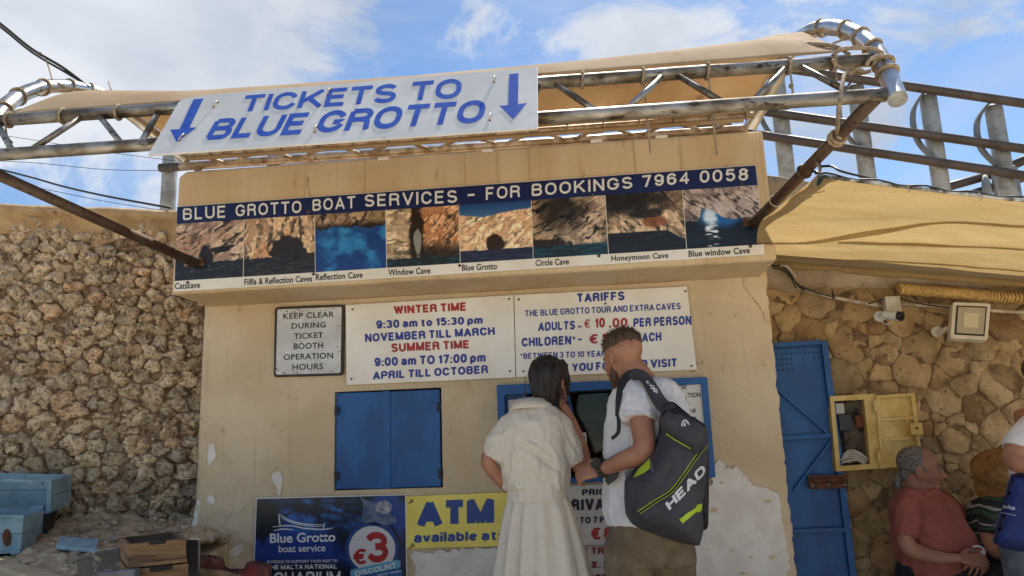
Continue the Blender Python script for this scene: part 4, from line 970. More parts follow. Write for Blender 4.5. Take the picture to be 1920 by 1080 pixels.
tf, TPn = board('tariff_sign', 'white TARIFFS board with adult and child prices above the ticket window', [(964, 553), (1288, 537), (1306.5, 693), (968, 707.5)], WY, sign_white)
def tt(t, q, m, w=.24, wide=.76): print_text(t, z5(q), m, tf, TPn, w, wide=.76, gap=.13)
tt('TARIFFS', [(512, 109), (832, 94), (832, 155), (515, 169)], ink_blue)
tt('THE BLUE GROTTO TOUR AND EXTRA CAVES', [(160, 222), (1210, 171), (1212, 215), (162, 265)], ink_blue, .2, wide=.9)
tt('ADULTS', [(250, 303), (498, 292), (498, 352), (248, 364)], ink_blue); tt('-', [(517, 328), (540, 327), (540, 338), (517, 339)], ink_blue)
tt('€', [(560, 285), (600, 282), (600, 340), (560, 343)], ink_red, .14); tt('10', [(632, 275), (698, 270), (700, 338), (634, 343)], ink_red); tt('.00', [(727, 276), (852, 272), (852, 333), (727, 341)], ink_red, .21)
tt('PER PERSON', [(890, 276), (1282, 257), (1283, 320), (892, 336)], ink_blue)
tt('CHILDREN*', [(137, 408), (500, 392), (500, 452), (138, 470)], ink_blue); tt('-', [(518, 414), (543, 413), (543, 425), (518, 426)], ink_blue)
tt('€', [(595, 385), (655, 381), (655, 446), (595, 450)], ink_red, .19); tt('5.00', [(680, 381), (880, 374), (880, 434), (682, 442)], ink_red); tt('EACH', [(910, 376), (1080, 368), (1081, 430), (910, 438)], ink_blue)
tt('*BETWEEN 3 TO 10 YEARS OLD', [(128, 512), (850, 487), (850, 530), (128, 552)], ink_blue, .2); tt('THANK YOU FOR YOUR VISIT', [(225, 592), (1183, 546), (1184, 604), (225, 648)], ink_blue)
screws(tf, z5([(117, 150), (1242, 94), (1284, 598), (150, 634), (702, 177)]), WY, .006)
yel = mat('yellow_sign', srgb(240, 222, 104), .5, col2=srgb(228, 208, 92), vs=4, col3=srgb(170, 150, 70), vs3=40, v3lo=.66, v3hi=.74)
atm, AP = board('atm_sign', 'yellow board with blue ATM lettering below the shutters', [(760, 931), (1040, 919), (1044, 1021), (763, 1029)], WY+.004, yel)
atm_blue = mat('atm_blue', srgb(24, 62, 134), .5)
print_text('ATM', z4([(1240, 228), (1790, 210), (1792, 398), (1238, 415)]), atm_blue, atm, AP, .29, wide=.78, gap=.05)
print_text('available at:', z4([(1213, 458), (1838, 442), (1838, 508), (1213, 530)]), atm_blue, atm, AP, .23, wide=.85, gap=.08)
for (a, b) in z4([(1197, 228), (1206, 546)]):
    p = PP(a, b, AP[0]+NEG*.002, NEG); g = MB(); ring = [p+Vector((cos(i*.524)*.008, -.001, sin(i*.524)*.008)) for i in range(12)]; g.tube(ring, .002, 6, closed=True); g.tube([p, p+Vector((-.02, -.002, -.015))], .002, 6); g.build('eyelet', screw_m, atm, smooth=True)
MB().prism([P(a, b, WY+.001) for a, b in z4([(1120, 183), (1157, 180), (1162, 280), (1146, 284), (1140, 230), (1118, 222)])], (0, .002, 0)).build('torn_tape', mat('torn_tape', srgb(206, 204, 200), .6), atm)
# --- aquarium poster
po, OP = board('aquarium_poster', 'dark blue poster with a ray, boat service logo and three euro DISCOUNT badge', [(480, 934), (761, 927), (766, 1230), (470, 1236)], WY, sign_white, .006)
def sea(u, v):
    n = fbm(u*3+.8*fbm(u*4, v*4, 3, 91), v*3.4, 5, 90); c = mixc(C3(8, 14, 32), C3(22, 58, 132), sst(n, .38, .66)); r = fbm(u*14+v*5, v*30-u*8, 4, 92); L = ell(u, v, .45, .12, .34, .12, 93, .5); c = mixc(c, C3(52, 104, 172), L*sst(r, .35, .7)*.9)
    a = np.abs(np.sqrt(((u-.5)/.46)**2+((v-.34)/.30)**2)-1); c = mixc(c, C3(6, 14, 36), (1-sst(a, .01, .035))*(v < .3)*.85); c = mixc(c, C3(6, 8, 14), sst(v, .36, .5)*(1-.6*sst(u, .55, .9))*.85); c = mixc(c, C3(6, 8, 14), ell(u, v, .06, .14, .13, .12, 95, .3)*.9); return c
picture(sea, [(481.5, 935.5), (759.5, 928.5), (764, 1228), (471.5, 1234)], 150, 150, ink, po, OP, .001, 'poster_print')
grey_ray = mat('ray_print', srgb(96, 112, 134), .5, col2=srgb(64, 80, 110), vs=30); pale_ray = mat('ray_belly_print', srgb(170, 170, 172), .5, col2=srgb(126, 132, 144), vs=30)
poly_print(z4([(822, 190), (850, 215), (935, 240), (980, 232), (1050, 250), (1055, 290), (1040, 315), (1085, 350), (1082, 385), (1062, 382), (1040, 402), (960, 400), (860, 385), (835, 370), (850, 300), (845, 240)]), grey_ray, po, OP, .0016, 'ray_print')
poly_print(z4([(980, 228), (1010, 222), (1055, 255), (1056, 275), (1030, 315), (990, 325), (945, 300), (935, 265), (950, 240)]), pale_ray, po, OP, .0022, 'ray_print')
poly_print(z4([(965, 282), (1005, 298), (1018, 306), (1002, 302), (965, 288)]), ink_black, po, OP, .0028, 'ray_print')
for (a, b) in ((990, 234), (1040, 262)): poly_print(z4([(a+7*cos(t*.785), b+6*sin(t*.785)) for t in range(8)]), ink_black, po, OP, .0028, 'ray_print')
def ribbon(pts, w, m, par, pl, off):
    pts = [Vector((a, b, 0)) for a, b in pts]; s_ = spline(pts, 5); L_ = []; R_ = []
    for i, p in enumerate(s_):
        d = (s_[min(i+1, len(s_)-1)]-s_[max(i-1, 0)]).normalized(); n_ = Vector((-d.y, d.x, 0)); ww = w*(.35+.65*sin(pi*min(1, max(0, i/(len(s_)-1)))))
        L_.append(p+n_*ww/2); R_.append(p-n_*ww/2)
    poly_print([(p.x, p.y) for p in L_+R_[::-1]], m, par, pl, off, 'logo_print')
for pts, w in (([(195, 415), (320, 405), (430, 425), (560, 432), (630, 422)], 9), ([(203, 442), (270, 430), (350, 436)], 8), ([(240, 320), (245, 370), (252, 412)], 8), ([(240, 322), (330, 372), (450, 396), (560, 400)], 8), ([(250, 345), (340, 386), (450, 408), (552, 410)], 5), ([(572, 385), (564, 405), (560, 430)], 8)):
    ribbon(z4(pts), w/3.84*1.1, white_ink, po, OP, .0024)
_let('Blue Grotto', z4([(177, 462), (648, 450), (648, 520), (177, 532)]), white_ink, po, OP, .02, 'lettering', .0024); _let('boat service', z4([(240, 547), (577, 539), (577, 590), (240, 598)]), white_ink, po, OP, .01, 'lettering', .0024)
print_text('IS PROUD TO SUPPORT YOUR VISIT TO', z4([(157, 657), (662, 648), (662, 668), (157, 677)]), white_ink, po, OP, .16, .0024)
print_text('THE MALTA NATIONAL', z4([(155, 690), (660, 682), (660, 714), (155, 722)]), white_ink, po, OP, .2, .0024); print_text('AQUARIUM', z4([(130, 742), (685, 733), (685, 812), (130, 822)]), white_ink, po, OP, .2, .0024, wide=1.1)
def disc(cx, cy, r, m, off, nm='badge_print'): poly_print(z4([(cx+r*cos(t*2*pi/40), cy+r*sin(t*2*pi/40)) for t in range(40)]), m, po, OP, off, nm)
disc(912, 575, 192, mat('badge_ring', srgb(26, 60, 122), .5), .0016); disc(913, 575, 167, mat('badge_white', srgb(204, 200, 196), .5), .0022)
print_text('3', z4([(862, 452), (1028, 447), (1030, 666), (884, 676)]), ink_red, po, OP, .22, .0028, wide=1.2); print_text('€', z4([(776, 574), (872, 568), (874, 682), (780, 688)]), ink_red, po, OP, .2, .0028)
poly_print(z4([(762, 722), (1100, 650), (1118, 660), (1116, 700), (1104, 712), (775, 775), (757, 768), (755, 735)]), mat('badge_light', srgb(92, 158, 184), .5), po, OP, .0034, 'badge_print')
poly_print(z4([(775, 780), (1110, 716), (1130, 724), (1130, 775), (1110, 800), (775, 845), (760, 830)]), mat('badge_mid', srgb(30, 84, 150), .5), po, OP, .003, 'badge_print')
print_text('DISCOUNT', z4([(788, 735), (1085, 669), (1088, 709), (793, 771)]), white_ink, po, OP, .18, .004); print_text('TICKET WHEN', z4([(945, 757), (1118, 725), (1119, 740), (946, 772)]), white_ink, po, OP, .16, .004)
# --- price panels beneath the window
pr, RP = board('price_sign', 'white board with black and red private boat prices under the window', [(1030, 911), (1262, 903), (1270, 1020), (1036, 1024)], WY+.003, mat('sign_grey_white', srgb(200, 196, 190), .5, col2=srgb(184, 178, 170), vs=5))
z6 = lambda p: zq(p, (880, 640), 2.454); dark_ink = mat('dark_navy_print', srgb(26, 30, 52), .5)
print_text('PRIORITY', z6([(518, 680), (740, 672), (740, 702), (518, 711)]), dark_ink, pr, RP, .25, wide=.7); print_text('PRIVATE', z6([(425, 727), (700, 719), (700, 773), (427, 784)]), dark_ink, pr, RP, .27, wide=.7)
print_text('UP TO 7 PASSENGERS', z6([(448, 810), (860, 796), (860, 828), (448, 842)]), dark_ink, pr, RP, .25, wide=.7); print_text('€80', z6([(560, 857), (722, 850), (722, 908), (562, 914)]), ink_red, pr, RP, .24)
tr, TP2 = board('trip_sign', 'white board with red trip duration lettering below the price board', [(1036, 1026), (1300, 1020), (1308, 1210), (1040, 1214)], WY+.003, mat('sign_grey_white2', srgb(194, 190, 184), .5, col2=srgb(178, 170, 160), vs=5, col3=srgb(120, 70, 40), vs3=9, v3lo=.70, v3hi=.76))
red2 = mat('brown_red_print', srgb(120, 34, 34), .5)
print_text('ONE TRIP', z6([(455, 950), (665, 946), (665, 978), (455, 984)]), red2, tr, TP2, .25, wide=.7); print_text('MAX. 20 MIN', z6([(492, 1012), (760, 1004), (760, 1040), (492, 1048)]), red2, tr, TP2, .25, wide=.7); print_text('THERE IS', z6([(480, 1074), (700, 1068), (700, 1104), (480, 1110)]), red2, tr, TP2, .25, wide=.7)
for (a, b) in ((1283, 1028), (1283, 1062)): p = P(a, b, WY-.004); MB().ball(p, .005, 8, 5).build('rust_spot', rust, tr)
# --- information lettering on the window's side board
IP = (Vector((0, -.03, 0)), NEG)
def it(t, q): print_text(t, z5(q), ink_black, window, IP, .17, .0015)
it('FOR', [(1172, 731), (1250, 727), (1250, 758), (1172, 762)]); it('INFORMATION', [(1075, 790), (1345, 776), (1346, 808), (1076, 822)]); it('CALL:', [(1165, 841), (1275, 836), (1275, 864), (1165, 869)]); it('7964 0058', [(1090, 896), (1312, 886), (1312, 914), (1090, 924)]); it('58', [(1260, 943), (1315, 940), (1315, 962), (1260, 966)])
# --- papers on the left board and in the window
pm = mat('paper', srgb(186, 182, 174), .8)
nt_ = thing('paper_notice', 'white paper notice pinned inside the left of the window frame', 'notice', P(965, 790, -.026)); MB().prism([P(a, b, -.0265) for a, b in [(953, 750), (992, 748), (994, 850), (956, 852)]], (0, .002, 0)).build('sheet', pm, nt_)
nt2 = thing('counter_paper', 'white sheet with dark writing standing in the dark ticket window', 'notice', P(1090, 860, -.03)); MB().prism([P(a, b, -.03) for a, b in [(1070, 812), (1099, 811), (1103, 878), (1074, 880)]], (0, .002, 0)).build('sheet', pm, nt2)
lettering('old', [(1084, 818), (1097, 817), (1097, 826), (1084, 827)], ink_black, nt2, (Vector((0, -.03, 0)), NEG), .02, 'lettering')
# ------------------------------------------------------------------ canopy on steel trusses
canopy = thing('awning', 'beige fabric awning stretched over curved steel pipes and trusses above the booth', 'awning', (-.7, -.9, 2.5))
cloth_m = mat('awning_fabric', srgb(206, 182, 148), .9, col2=srgb(192, 164, 128), vs=2.5, col3=srgb(150, 126, 100), vs3=7, v3lo=.58, v3hi=.74, transl=.42, bump=[(300, .0006, 'n')])
rope_m = mat('old_rope', srgb(170, 152, 126), .9, col2=srgb(136, 116, 92), vs=60, bump=[(260, .002, 'n')])
def cp(i, a, b, ext=0): return a+(b-a)*i
XE1 = 1.10
lcL = lerpx(lc0, lc1, -3.05); lcR = lerpx(lc0, lc1, lc1.x); ucL = lerpx(uc0, uc1, -3.0); ucR = lerpx(uc0, uc1, uc1.x)
MB().tube([lcL, lcR+along*.0], .0262, 18).build('lower_chord', steel, canopy, smooth=True)
MB().tube([ucL, ucR], .0262, 18).build('upper_chord', steel, canopy, smooth=True)
def onl(px, top): # point of a chord seen at photo column px
    a, b = (uc0, uc1) if top else (lc0, lc1); lo, hi = 0., 1.
    lo, hi = -.3, 1.3
    for _ in range(40):
        m_ = (lo+hi)/2; 
        if proj(a+(b-a)*m_)[0] < px: lo = m_
        else: hi = m_
    return a+(b-a)*lo
webs = [(-8, 1, 26, 0), (160, 1, 50, 0), (183, 1, 232, 0), (300, 1, 262, 0), (322, 1, 380, 0), (470, 1, 425, 0), (495, 1, 560, 0), (660, 1, 610, 0), (690, 1, 760, 0), (850, 1, 800, 0), (880, 1, 960, 0), (1012, 1, 985, 0), (1037, 1, 1126, 0), (1245, 1, 1168, 0), (1266, 1, 1365, 0), (1475, 1, 1408, 0), (1496, 1, 1608, 0)]
for (a, t, b, _) in webs: MB().tube([onl(a, 1), onl(b, 0)], .0128, 12).build('web_bar', steel, canopy, smooth=True)
# side ribs: thick bent pipes
def rib(pts): 
    path = spline(pts, 8); r = .034; o = MB().tube(path, r, 20).build('rib_pipe', steel_b, canopy, smooth=False); me = o.data; me.polygons.foreach_set('use_smooth', [True]*len(me.polygons)); me.set_sharp_from_angle(angle=RAD(50)); return path
steel_b = mat('rib_steel', srgb(214, 214, 212), .24, .95, col2=srgb(170, 164, 152), vs=6, col3=srgb(110, 88, 62), vs3=16, v3lo=.62, v3hi=.74, rough2=.5)
ribR = rib([P(1683, 186, -1.48), P(1668, 148, -1.40), P(1648, 105, -1.30), P(1622, 76, -1.20), P(1590, 58, -1.08), P(1550, 52, -.94), P(1512, 62, -.80), P(1484, 92, -.68), P(1455, 150, -.56), P(1405, 240, -.46)])
ribL = rib([P(-52, 312, -1.48), P(-34, 268, -1.42), P(-14, 228, -1.32), P(12, 197, -1.22), P(48, 174, -1.10), P(92, 162, -.96), P(140, 164, -.82), P(190, 178, -.70), P(240, 210, -.58), P(352, 300, -.46)])
# back truss lying on the fascia
bfa, bfb, bba, bbb = P(350, 291, -.53), P(1412, 216, -.53), P(338, 312, -.36), P(1402, 241, -.36)
thin = mat('pale_pipe', srgb(196, 176, 148), .5, .5, col2=srgb(150, 124, 92), vs=14, col3=srgb(104, 64, 38), vs3=22, v3lo=.58, v3hi=.68)
MB().tube([bfa, bfb], .016, 12).build('back_chord', thin, canopy, smooth=True); MB().tube([bba, bbb], .021, 12).build('back_chord', thin, canopy, smooth=True)
def bpt(px, a, b):
    lo, hi = 0., 1.
    for _ in range(40):
        m_ = (lo+hi)/2
        if proj(a+(b-a)*m_)[0] < px: lo = m_
        else: hi = m_
    return a+(b-a)*lo
k = 372
while k < 1380:
    MB().tube([bpt(k, bfa, bfb), bpt(k+50, bba, bbb)], .0105, 8).build('back_web_bar', thin, canopy, smooth=True); 
    if k+126 < 1400: MB().tube([bpt(k+62, bba, bbb), bpt(k+118, bfa, bfb)], .0105, 8).build('back_web_bar', thin, canopy, smooth=True)
    k += 128
for x in (1372, 372): MB().tube([bpt(x, bba, bbb), bpt(x, bba, bbb)+Vector((0, .0, -.10))], .02, 10).build('support_foot', thin, canopy, smooth=True)
for (px, py) in ((720, 299), (915, 284), (1118, 266), (1240, 258)):
    p = P(px, py, -.38); g = MB(); g.box((p.x-.03, p.y-.02, p.z-.01), (p.x+.03, p.y+.08, p.z+.006)); g.build('foot_plate', sign_white, canopy, bev=.002)
# fabric: barrel from the upper chord over the crest to the back truss
NU, NV = 90, 34; vs = []; fs = []
fR, fL = ribR, ribL
def sil_y(px): # measured skyline of the fabric
    pts = [(150, 172), (185, 169), (250, 171), (350, 171), (500, 161), (760, 144), (1009, 121), (1150, 107), (1300, 90), (1420, 73), (1480, 63), (1520, 58)]
    for (a, b), (c, d) in zip(pts, pts[1:]):
        if px <= c: return b+(d-b)*(px-a)/(c-a)
    return 58
front_l, front_r = P(16, 222, -1.315), P(1592, 104, -1.315)
crest_l, crest_r = P(178, 170, -.80), P(1502, 62, -.80)
back_l, back_r = P(352, 293, -.52), P(1400, 219, -.52)
prof_h = [(0, 0, 0), (.25, .40, .40), (.5, .78, .74), (.75, 1.05, .95), (1, 1, 1)]
for i in range(NU+1):
    u = i/NU; A = front_l.lerp(front_r, u)+Vector((0, .0, .018)); Cc = crest_l.lerp(crest_r, u); Bk = back_l.lerp(back_r, u)+Vector((0, -.012, -.004))
    def profile(h):
        top = Cc+Vector((0, 0, h)); tp = min(1, (1-u)/.07, u/.05+.3); m1 = A.lerp(top, .36)+Vector((0, -.035, .050))*tp; m2 = A.lerp(top, .7)+Vector((0, -.03, .050))*tp; q = top+Vector((0, .13, .012)); r2 = Bk.lerp(q, .45)+Vector((0, .05, .03))
        return spline([A, m1, m2, top, q, r2, Bk], 6)
    lo, hi = -.5, .5
    for _ in range(22):
        h = (lo+hi)/2; pr_ = profile(h); worst = max(sil_y(proj(p)[0])-proj(p)[1] for p in pr_)
        if worst > 0: hi = h
        else: lo = h
    pr_ = profile(lo); pr_ = [pr_[min(int(round(j*(len(pr_)-1)/NV)), len(pr_)-1)] for j in range(NV+1)]
    for j, p in enumerate(pr_):
        e = sin(pi*j/NV); w = .007*e*noise.noise(Vector((p.x*1.2, p.y*5, 1)))+.0018*e*noise.noise(Vector((p.x*9, p.y*3, 4)))
        vs.append(p+Vector((0, 0, w-.004*abs(sin(u*pi*9))*(j == 0))))
for i in range(NU):
    for j in range(NV): a = i*(NV+1)+j; fs.append((a, a+1, a+NV+2, a+NV+1))
fab = MB().add(vs, fs).build('fabric', cloth_m, canopy, smooth=True); sm = fab.modifiers.new('thick', 'SOLIDIFY'); sm.thickness = .002
# hem tube and hooks along the back edge
MB().tube([back_l+Vector((.02, -.015, -.022)), back_r+Vector((-.02, -.015, -.022))], .011, 10).build('hem', cloth_m, canopy, smooth=True)
k = 394
while k < 1400:
    p = bpt(k, bfa, bfb); ring = [p+Vector((0, cos(t*.628)*.024, sin(t*.628)*.024+.004)) for t in range(10)]; MB().tube(ring, .0042, 6, closed=True).build('tie', rope_m, canopy, smooth=True); k += 67
# rope lashings round the chords
def lash(px, top, r=.031, tail=None, w=.006):
    p = onl(px, top); d = along; a = lean; b = SN; ring = [p+(a*cos(t*2*pi/14)+b*sin(t*2*pi/14))*r+d*.004*sin(t*2*pi/14) for t in range(14)]
    MB().tube(ring, w, 7, closed=True).build('lashing', rope_m, canopy, smooth=True)
    if tail: MB().tube(spline([p-a*r, p-a*r+Vector((.004, .01, -.05)), p+Vector((.01, .02, -tail))], 4), .0042, 6).build('rope_tail', rope_m, canopy, smooth=True)
for px, tl in ((17, .1), (118, 0), (222, 0), (1092, 0), (1205, .32), (1326, .34), (1478, .16), (1562, .06)): lash(px, 1, .0315, tl)
for px in (404, 617): lash(px, 1, .03)
def ring_on(path, i, r=.040, w=.007):
    p = path[i]; t = (path[min(i+1, len(path)-1)]-path[max(i-1, 0)]).normalized(); a = t.orthogonal().normalized(); b = t.cross(a)
    MB().tube([p+(a*cos(q*2*pi/14)+b*sin(q*2*pi/14))*r+t*.012*cos(q*2*pi/14) for q in range(14)], w, 7, closed=True).build('lashing', rope_m, canopy, smooth=True)
for i in (10, 13): ring_on(ribR, i, .038, .0075)
for i in (20, 26, 33, 42): ring_on(ribR, i, .038, .005)
for i in (22, 29, 38, 46, 52): ring_on(ribL, i, .038, .005)
def rope(pts, r=.009, nm='rope', par=None): return MB().tube(spline(pts, 6), r, 8).build(nm, rope_m, par or canopy, smooth=True)
rope([P(1514, 82, -1.2), P(1540, 83, -1.24), P(1570, 88, -1.28), P(1592, 102, -1.33)], .008)
rope([P(1565, 100, -1.36), P(1580, 92, -1.38), P(1610, 90, -1.38), P(1640, 92, -1.37), P(1655, 100, -1.34)], .0075)
rope([P(1625, 122, -1.40), P(1632, 112, -1.42), P(1650, 104, -1.40), P(1662, 110, -1.37)], .0075)
rope([P(1632, 133, -1.36), P(1612, 138, -1.34), P(1590, 134, -1.36), P(1582, 145, -1.42), P(1576, 180, -1.50), P(1572, 215, -1.49), P(1569, 255, -1.20)], .0075)
rope([P(1600, 128, -1.33), P(1585, 130, -1.33), P(1568, 122, -1.33), P(1562, 112, -1.35)], .008)
rope([P(1592, 140, -1.36), P(1605, 130, -1.36), P(1622, 136, -1.36)], .008)
for a, b in (((1518, 62, -.95), (1575, 40, -1.0)), ((1560, 82, -1.12), (1612, 64, -1.14)), ((1546, 64, -.98), (1570, 66, -1.1)), ((40, 205, -1.2), (14, 212, -1.25)), ((78, 180, -1.05), (44, 167, -1.1)), ((130, 167, -.9), (105, 153, -.95))): rope([P(*a), P(*b)], .0045)
for (px, py) in ((1483, 162), (1463, 205)): 
    p = P(px, py, -.72); MB().tube([p+Vector((0, 0, 0)), p+Vector((0, -.006, 0))], .012, 10).build('grommet', galv, canopy)
# diagonal struts down to brackets on the fascia
def strut(a, b, nm='strut'): return MB().tube([a, b], .0245, 16).build(nm, steel_dark, canopy, smooth=True)
strR = strut(P(1640, 186, -1.46), P(1412, 420, -.43)); strL = strut(P(-75, 296, -1.47), P(368, 494, -.43))
for (px, py, sx) in ((1398, 415, 1), (348, 492, 1)):
    p = P(px, py, -.424); g = MB(); g.box((p.x-.01, FY-.022, p.z-.022), (p.x+.10, FY-.0135, p.z+.022)); br = g.build('bracket', mat('bracket_rust', srgb(150, 128, 100), .7, .3, col2=srgb(92, 56, 36), vs=30) if 'bracket_rust' not in MATS else MATS['bracket_rust'], canopy, bev=.002)
    for dx_ in (.006, .086): MB().tube([Vector((p.x+dx_, FY-.022, p.z)), Vector((p.x+dx_, FY-.034, p.z))], .010, 6).build('bolt', rust, br)
# rope knot and collar on the right strut
def on_str(px, a=P(1640, 186, -1.46), b=P(1412, 420, -.43)):
    lo, hi = 0., 1.
    for _ in range(40):
        m_ = (lo+hi)/2
        if proj(a+(b-a)*m_)[0] > px: lo = m_
        else: hi = m_
    return a+(b-a)*lo, (b-a).normalized()
for px, r, w in ((1567, .029, .008), (1571, .029, .008), (1508, .029, .006), (1454, .028, .003)):
    p, t = on_str(px); a = t.orthogonal().normalized(); b = t.cross(a); MB().tube([p+(a*cos(q*2*pi/14)+b*sin(q*2*pi/14))*r for q in range(14)], w, 7, closed=True).build('lashing', rope_m if w > .005 and px > 1520 else steel_dark if px == 1508 else tie_m, canopy, smooth=True)
p, t = on_str(1570); MB().ball(p+Vector((0, -.032, -.008)), (.015, .013, .014), 10, 7).build('knot', rope_m, canopy, smooth=True)

# ------------------------------------------------------------------ shade net on the right
net_m = mat('shade_net', srgb(194, 168, 118), .9, col2=srgb(182, 154, 104), vs=7, stretch=(.5, 2, 2), vlo=.35, vhi=.7, col3=srgb(168, 140, 94), vs3=190, v3lo=.46, v3hi=.66, transl=.36, bump=[(30, .002, 'n'), (260, .0015, 'n')])
net = thing('shade_net', 'tan shade net stretched from the stone wall over the seated people', 'shade net', (2.0, -.5, 2.2))
NU, NV = 120, 60; vs = []; fs = []
def edge_f(u): return P(1532+(2280-1532)*u, 331+ (372-331)*((1532+(2280-1532)*u)-1532)/388 + 6*sin(pi*min(1, u*1.0)), -1.22)
def edge_b(u): return P(1449+(2300-1449)*u, 489+(527-489)*((1449+(2300-1449)*u)-1449)/471, .255)
for i in range(NU+1):
    u = i/NU; a = edge_f(u); b = edge_b(u)
    for j in range(NV+1):
        v = j/NV; p = a.lerp(b, v); s_ = sin(pi*v); p.z -= .035*s_; p.x -= .16*s_*max(0, 1-u*5)**2
        if u < .12: p.z += .05*s_*(1-u/.12)*0
        p.z += .022*s_*noise.noise(Vector((u*5+v*1.2, v*2.4, 3)))+.006*s_*noise.noise(Vector((u*14+v*8, v*5, 7))); q_ = v-(.40-.22*min(1, u*1.6)); p.z += s_*(.030*math.exp(-(q_/.10)**2)-.022*math.exp(-((q_-.13)/.05)**2)); q_ = v-(.34-.30*min(1, u*1.3)+.30); p.z += .006*s_*math.exp(-(q_/.02)**2)-.006*s_*math.exp(-((q_-.04)/.02)**2); q_ = (v-.98)-1.1*(abs(u-.31)-.0); p.z += .007*math.exp(-((v-.98+(u-.31)*2.4)/.04)**2)*s_+.007*math.exp(-((v-.98-(u-.31)*1.6)/.04)**2)*s_
        if v > .85: p.z += .012*math.sin(u*19+sin(u*31))*(v-.85)/.15*0
        vs.append(p)
for i in range(NU):
    for j in range(NV): a = i*(NV+1)+j; fs.append((a, a+1, a+NV+2, a+NV+1))
MB().add(vs, fs).build('cloth', net_m, net, smooth=True)
for cv in ([(0, .56), (.2, .40), (.33, .28), (.5, .22), (.75, .20), (1, .2)], [(.12, .50), (.26, .44), (.42, .40), (.6, .36), (1, .34)], [(.0, .86), (.2, .80), (.4, .74), (.7, .70), (1, .7)]):  # strips added under the net to put fold shade in as dark lines
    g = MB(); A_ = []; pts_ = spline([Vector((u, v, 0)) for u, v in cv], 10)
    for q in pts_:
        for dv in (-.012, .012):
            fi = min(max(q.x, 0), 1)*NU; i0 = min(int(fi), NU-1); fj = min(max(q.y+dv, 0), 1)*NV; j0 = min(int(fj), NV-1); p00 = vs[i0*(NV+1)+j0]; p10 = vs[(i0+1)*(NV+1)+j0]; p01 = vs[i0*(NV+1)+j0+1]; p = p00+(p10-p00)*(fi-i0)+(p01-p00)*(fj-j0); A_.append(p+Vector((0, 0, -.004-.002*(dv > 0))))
    MB().add(A_, [(2*k, 2*k+1, 2*k+3, 2*k+2) for k in range(len(pts_)-1)]).build('fold_shade_strip', net_m, net, smooth=True)
# gathered lower hem against the wall
vs = []; fs = []
for i in range(NU+1):
    u = i/NU; b = edge_b(u); d_ = .03+.012*noise.noise(Vector((u*13, 0, 0)))
    vs += [b+Vector((0, -.004, .0)), b+Vector((0, -.015, -d_*.5)), b+Vector((0, .004, -d_-.012*abs(sin(u*22)))), b+Vector((0, .05, -d_*.6))]
for i in range(NU):
    for j in range(3): a = i*4+j; fs.append((a, a+1, a+5, a+4))
MB().add(vs, fs).build('hem', net_m, net, smooth=True)
MB().tube([edge_f(i/40)+Vector((0, 0, .004)) for i in range(41)], .0075, 8).build('edge_cord', mat('cord_white', srgb(200, 196, 186), .7, col2=srgb(60, 56, 50), vs=18, stretch=(1, 1, 1)), net, smooth=True)
MB().tube([edge_f(i/40)+Vector((0, -.004, .012+.006*sin(i*1.3))) for i in range(41)], .004, 6).build('edge_wire', mat('black_cable', srgb(26, 26, 28), .5), net, smooth=True)
blk = MATS['black_cable']
rope([P(1532, 333, -1.22), P(1538, 318, -1.15), P(1530, 305, -1.05), P(1520, 312, -.98)], .006, 'corner_rope', net)
rope([P(1532, 335, -1.22), P(1516, 350, -1.1), P(1490, 366, -1.0), P(1470, 385, -.8)], .011, 'corner_strap', net)
g = MB(); MB().prism([P(a, b, -1.235) for a, b in [(1534, 333), (1548, 330), (1540, 343), (1534, 350), (1531, 345)]], (0, .004, 0)).build('corner_patch', mat('green_patch', srgb(24, 44, 38), .8), net)
for px in (1700, 1834): 
    u = (px-1532)/748; p = edge_f(u); MB().tube([p+Vector((0, -.01, .012)), p+Vector((.003, -.014, -.02))], .003, 6).build('tie', tie_m, net)
for pts in ([(1508, 312, -.95), (1520, 318, -1.0), (1535, 305, -1.05), (1538, 320, -1.1), (1528, 326, -1.1)], [(1540, 312, -1.1), (1560, 312, -1.15), (1580, 322, -1.2), (1640, 336, -1.2)], [(1505, 325, -.95), (1530, 322, -1.0), (1545, 335, -1.05)]):
    MB().tube(spline([P(*q) for q in pts], 6), .005, 6).build('cable_loop', blk, net, smooth=True)
# overhead wires
def wire(name, label, pts, r, m_=None, parent=None, cat='cable'):
    t = thing(name, label, cat, pts[0]); MB().tube(spline(pts, 8), r, 7).build('wire', m_ or blk, t, smooth=True); return t
w1 = wire('overhead_cable', 'thick black double cable running down to the awning at top left', [P(-60, 5, -1.0), P(0, 44, -.95), P(60, 92, -.9), P(120, 128, -.84), P(168, 164, -.78)], .0075)
MB().tube(spline([P(-60, 11, -.98), P(0, 50, -.93), P(60, 98, -.88), P(120, 134, -.84), P(164, 160, -.78)], 8), .006, 7).build('second_strand', blk, w1, smooth=True)
rope([P(86, 112, -.87), P(92, 128, -.9), P(98, 150, -.96)], .004, 'tie', w1); rope([P(68, 102, -.9), P(76, 98, -.88), P(74, 106, -.88)], .004, 'tie', w1)
wire('sagging_cable', 'black cable sagging over the rubble wall to the fascia corner', [P(-60, 306, 1.0), P(0, 318, .9), P(60, 333, .8), P(120, 350, .6), P(200, 368, .4), P(320, 390, .2)], .0075)
wire('thin_wire', 'thin wire crossing the sky just above the sagging black cable', [P(-60, 300, 2.4), P(60, 305, 2.4), P(200, 318, 2.4), P(330, 320, 2.4)], .003)
wire('thin_wire', 'highest thin wire, crossing behind the left truss bars', [P(-60, 245, 2.6), P(60, 262, 2.6), P(200, 285, 2.6), P(380, 308, 2.6)], .0028)
wire('thin_wire', 'lowest thin wire, passing close over the coping', [P(-60, 330, 2.0), P(60, 350, 2.0), P(200, 378, 2.0), P(330, 398, 2.0)], .0028)
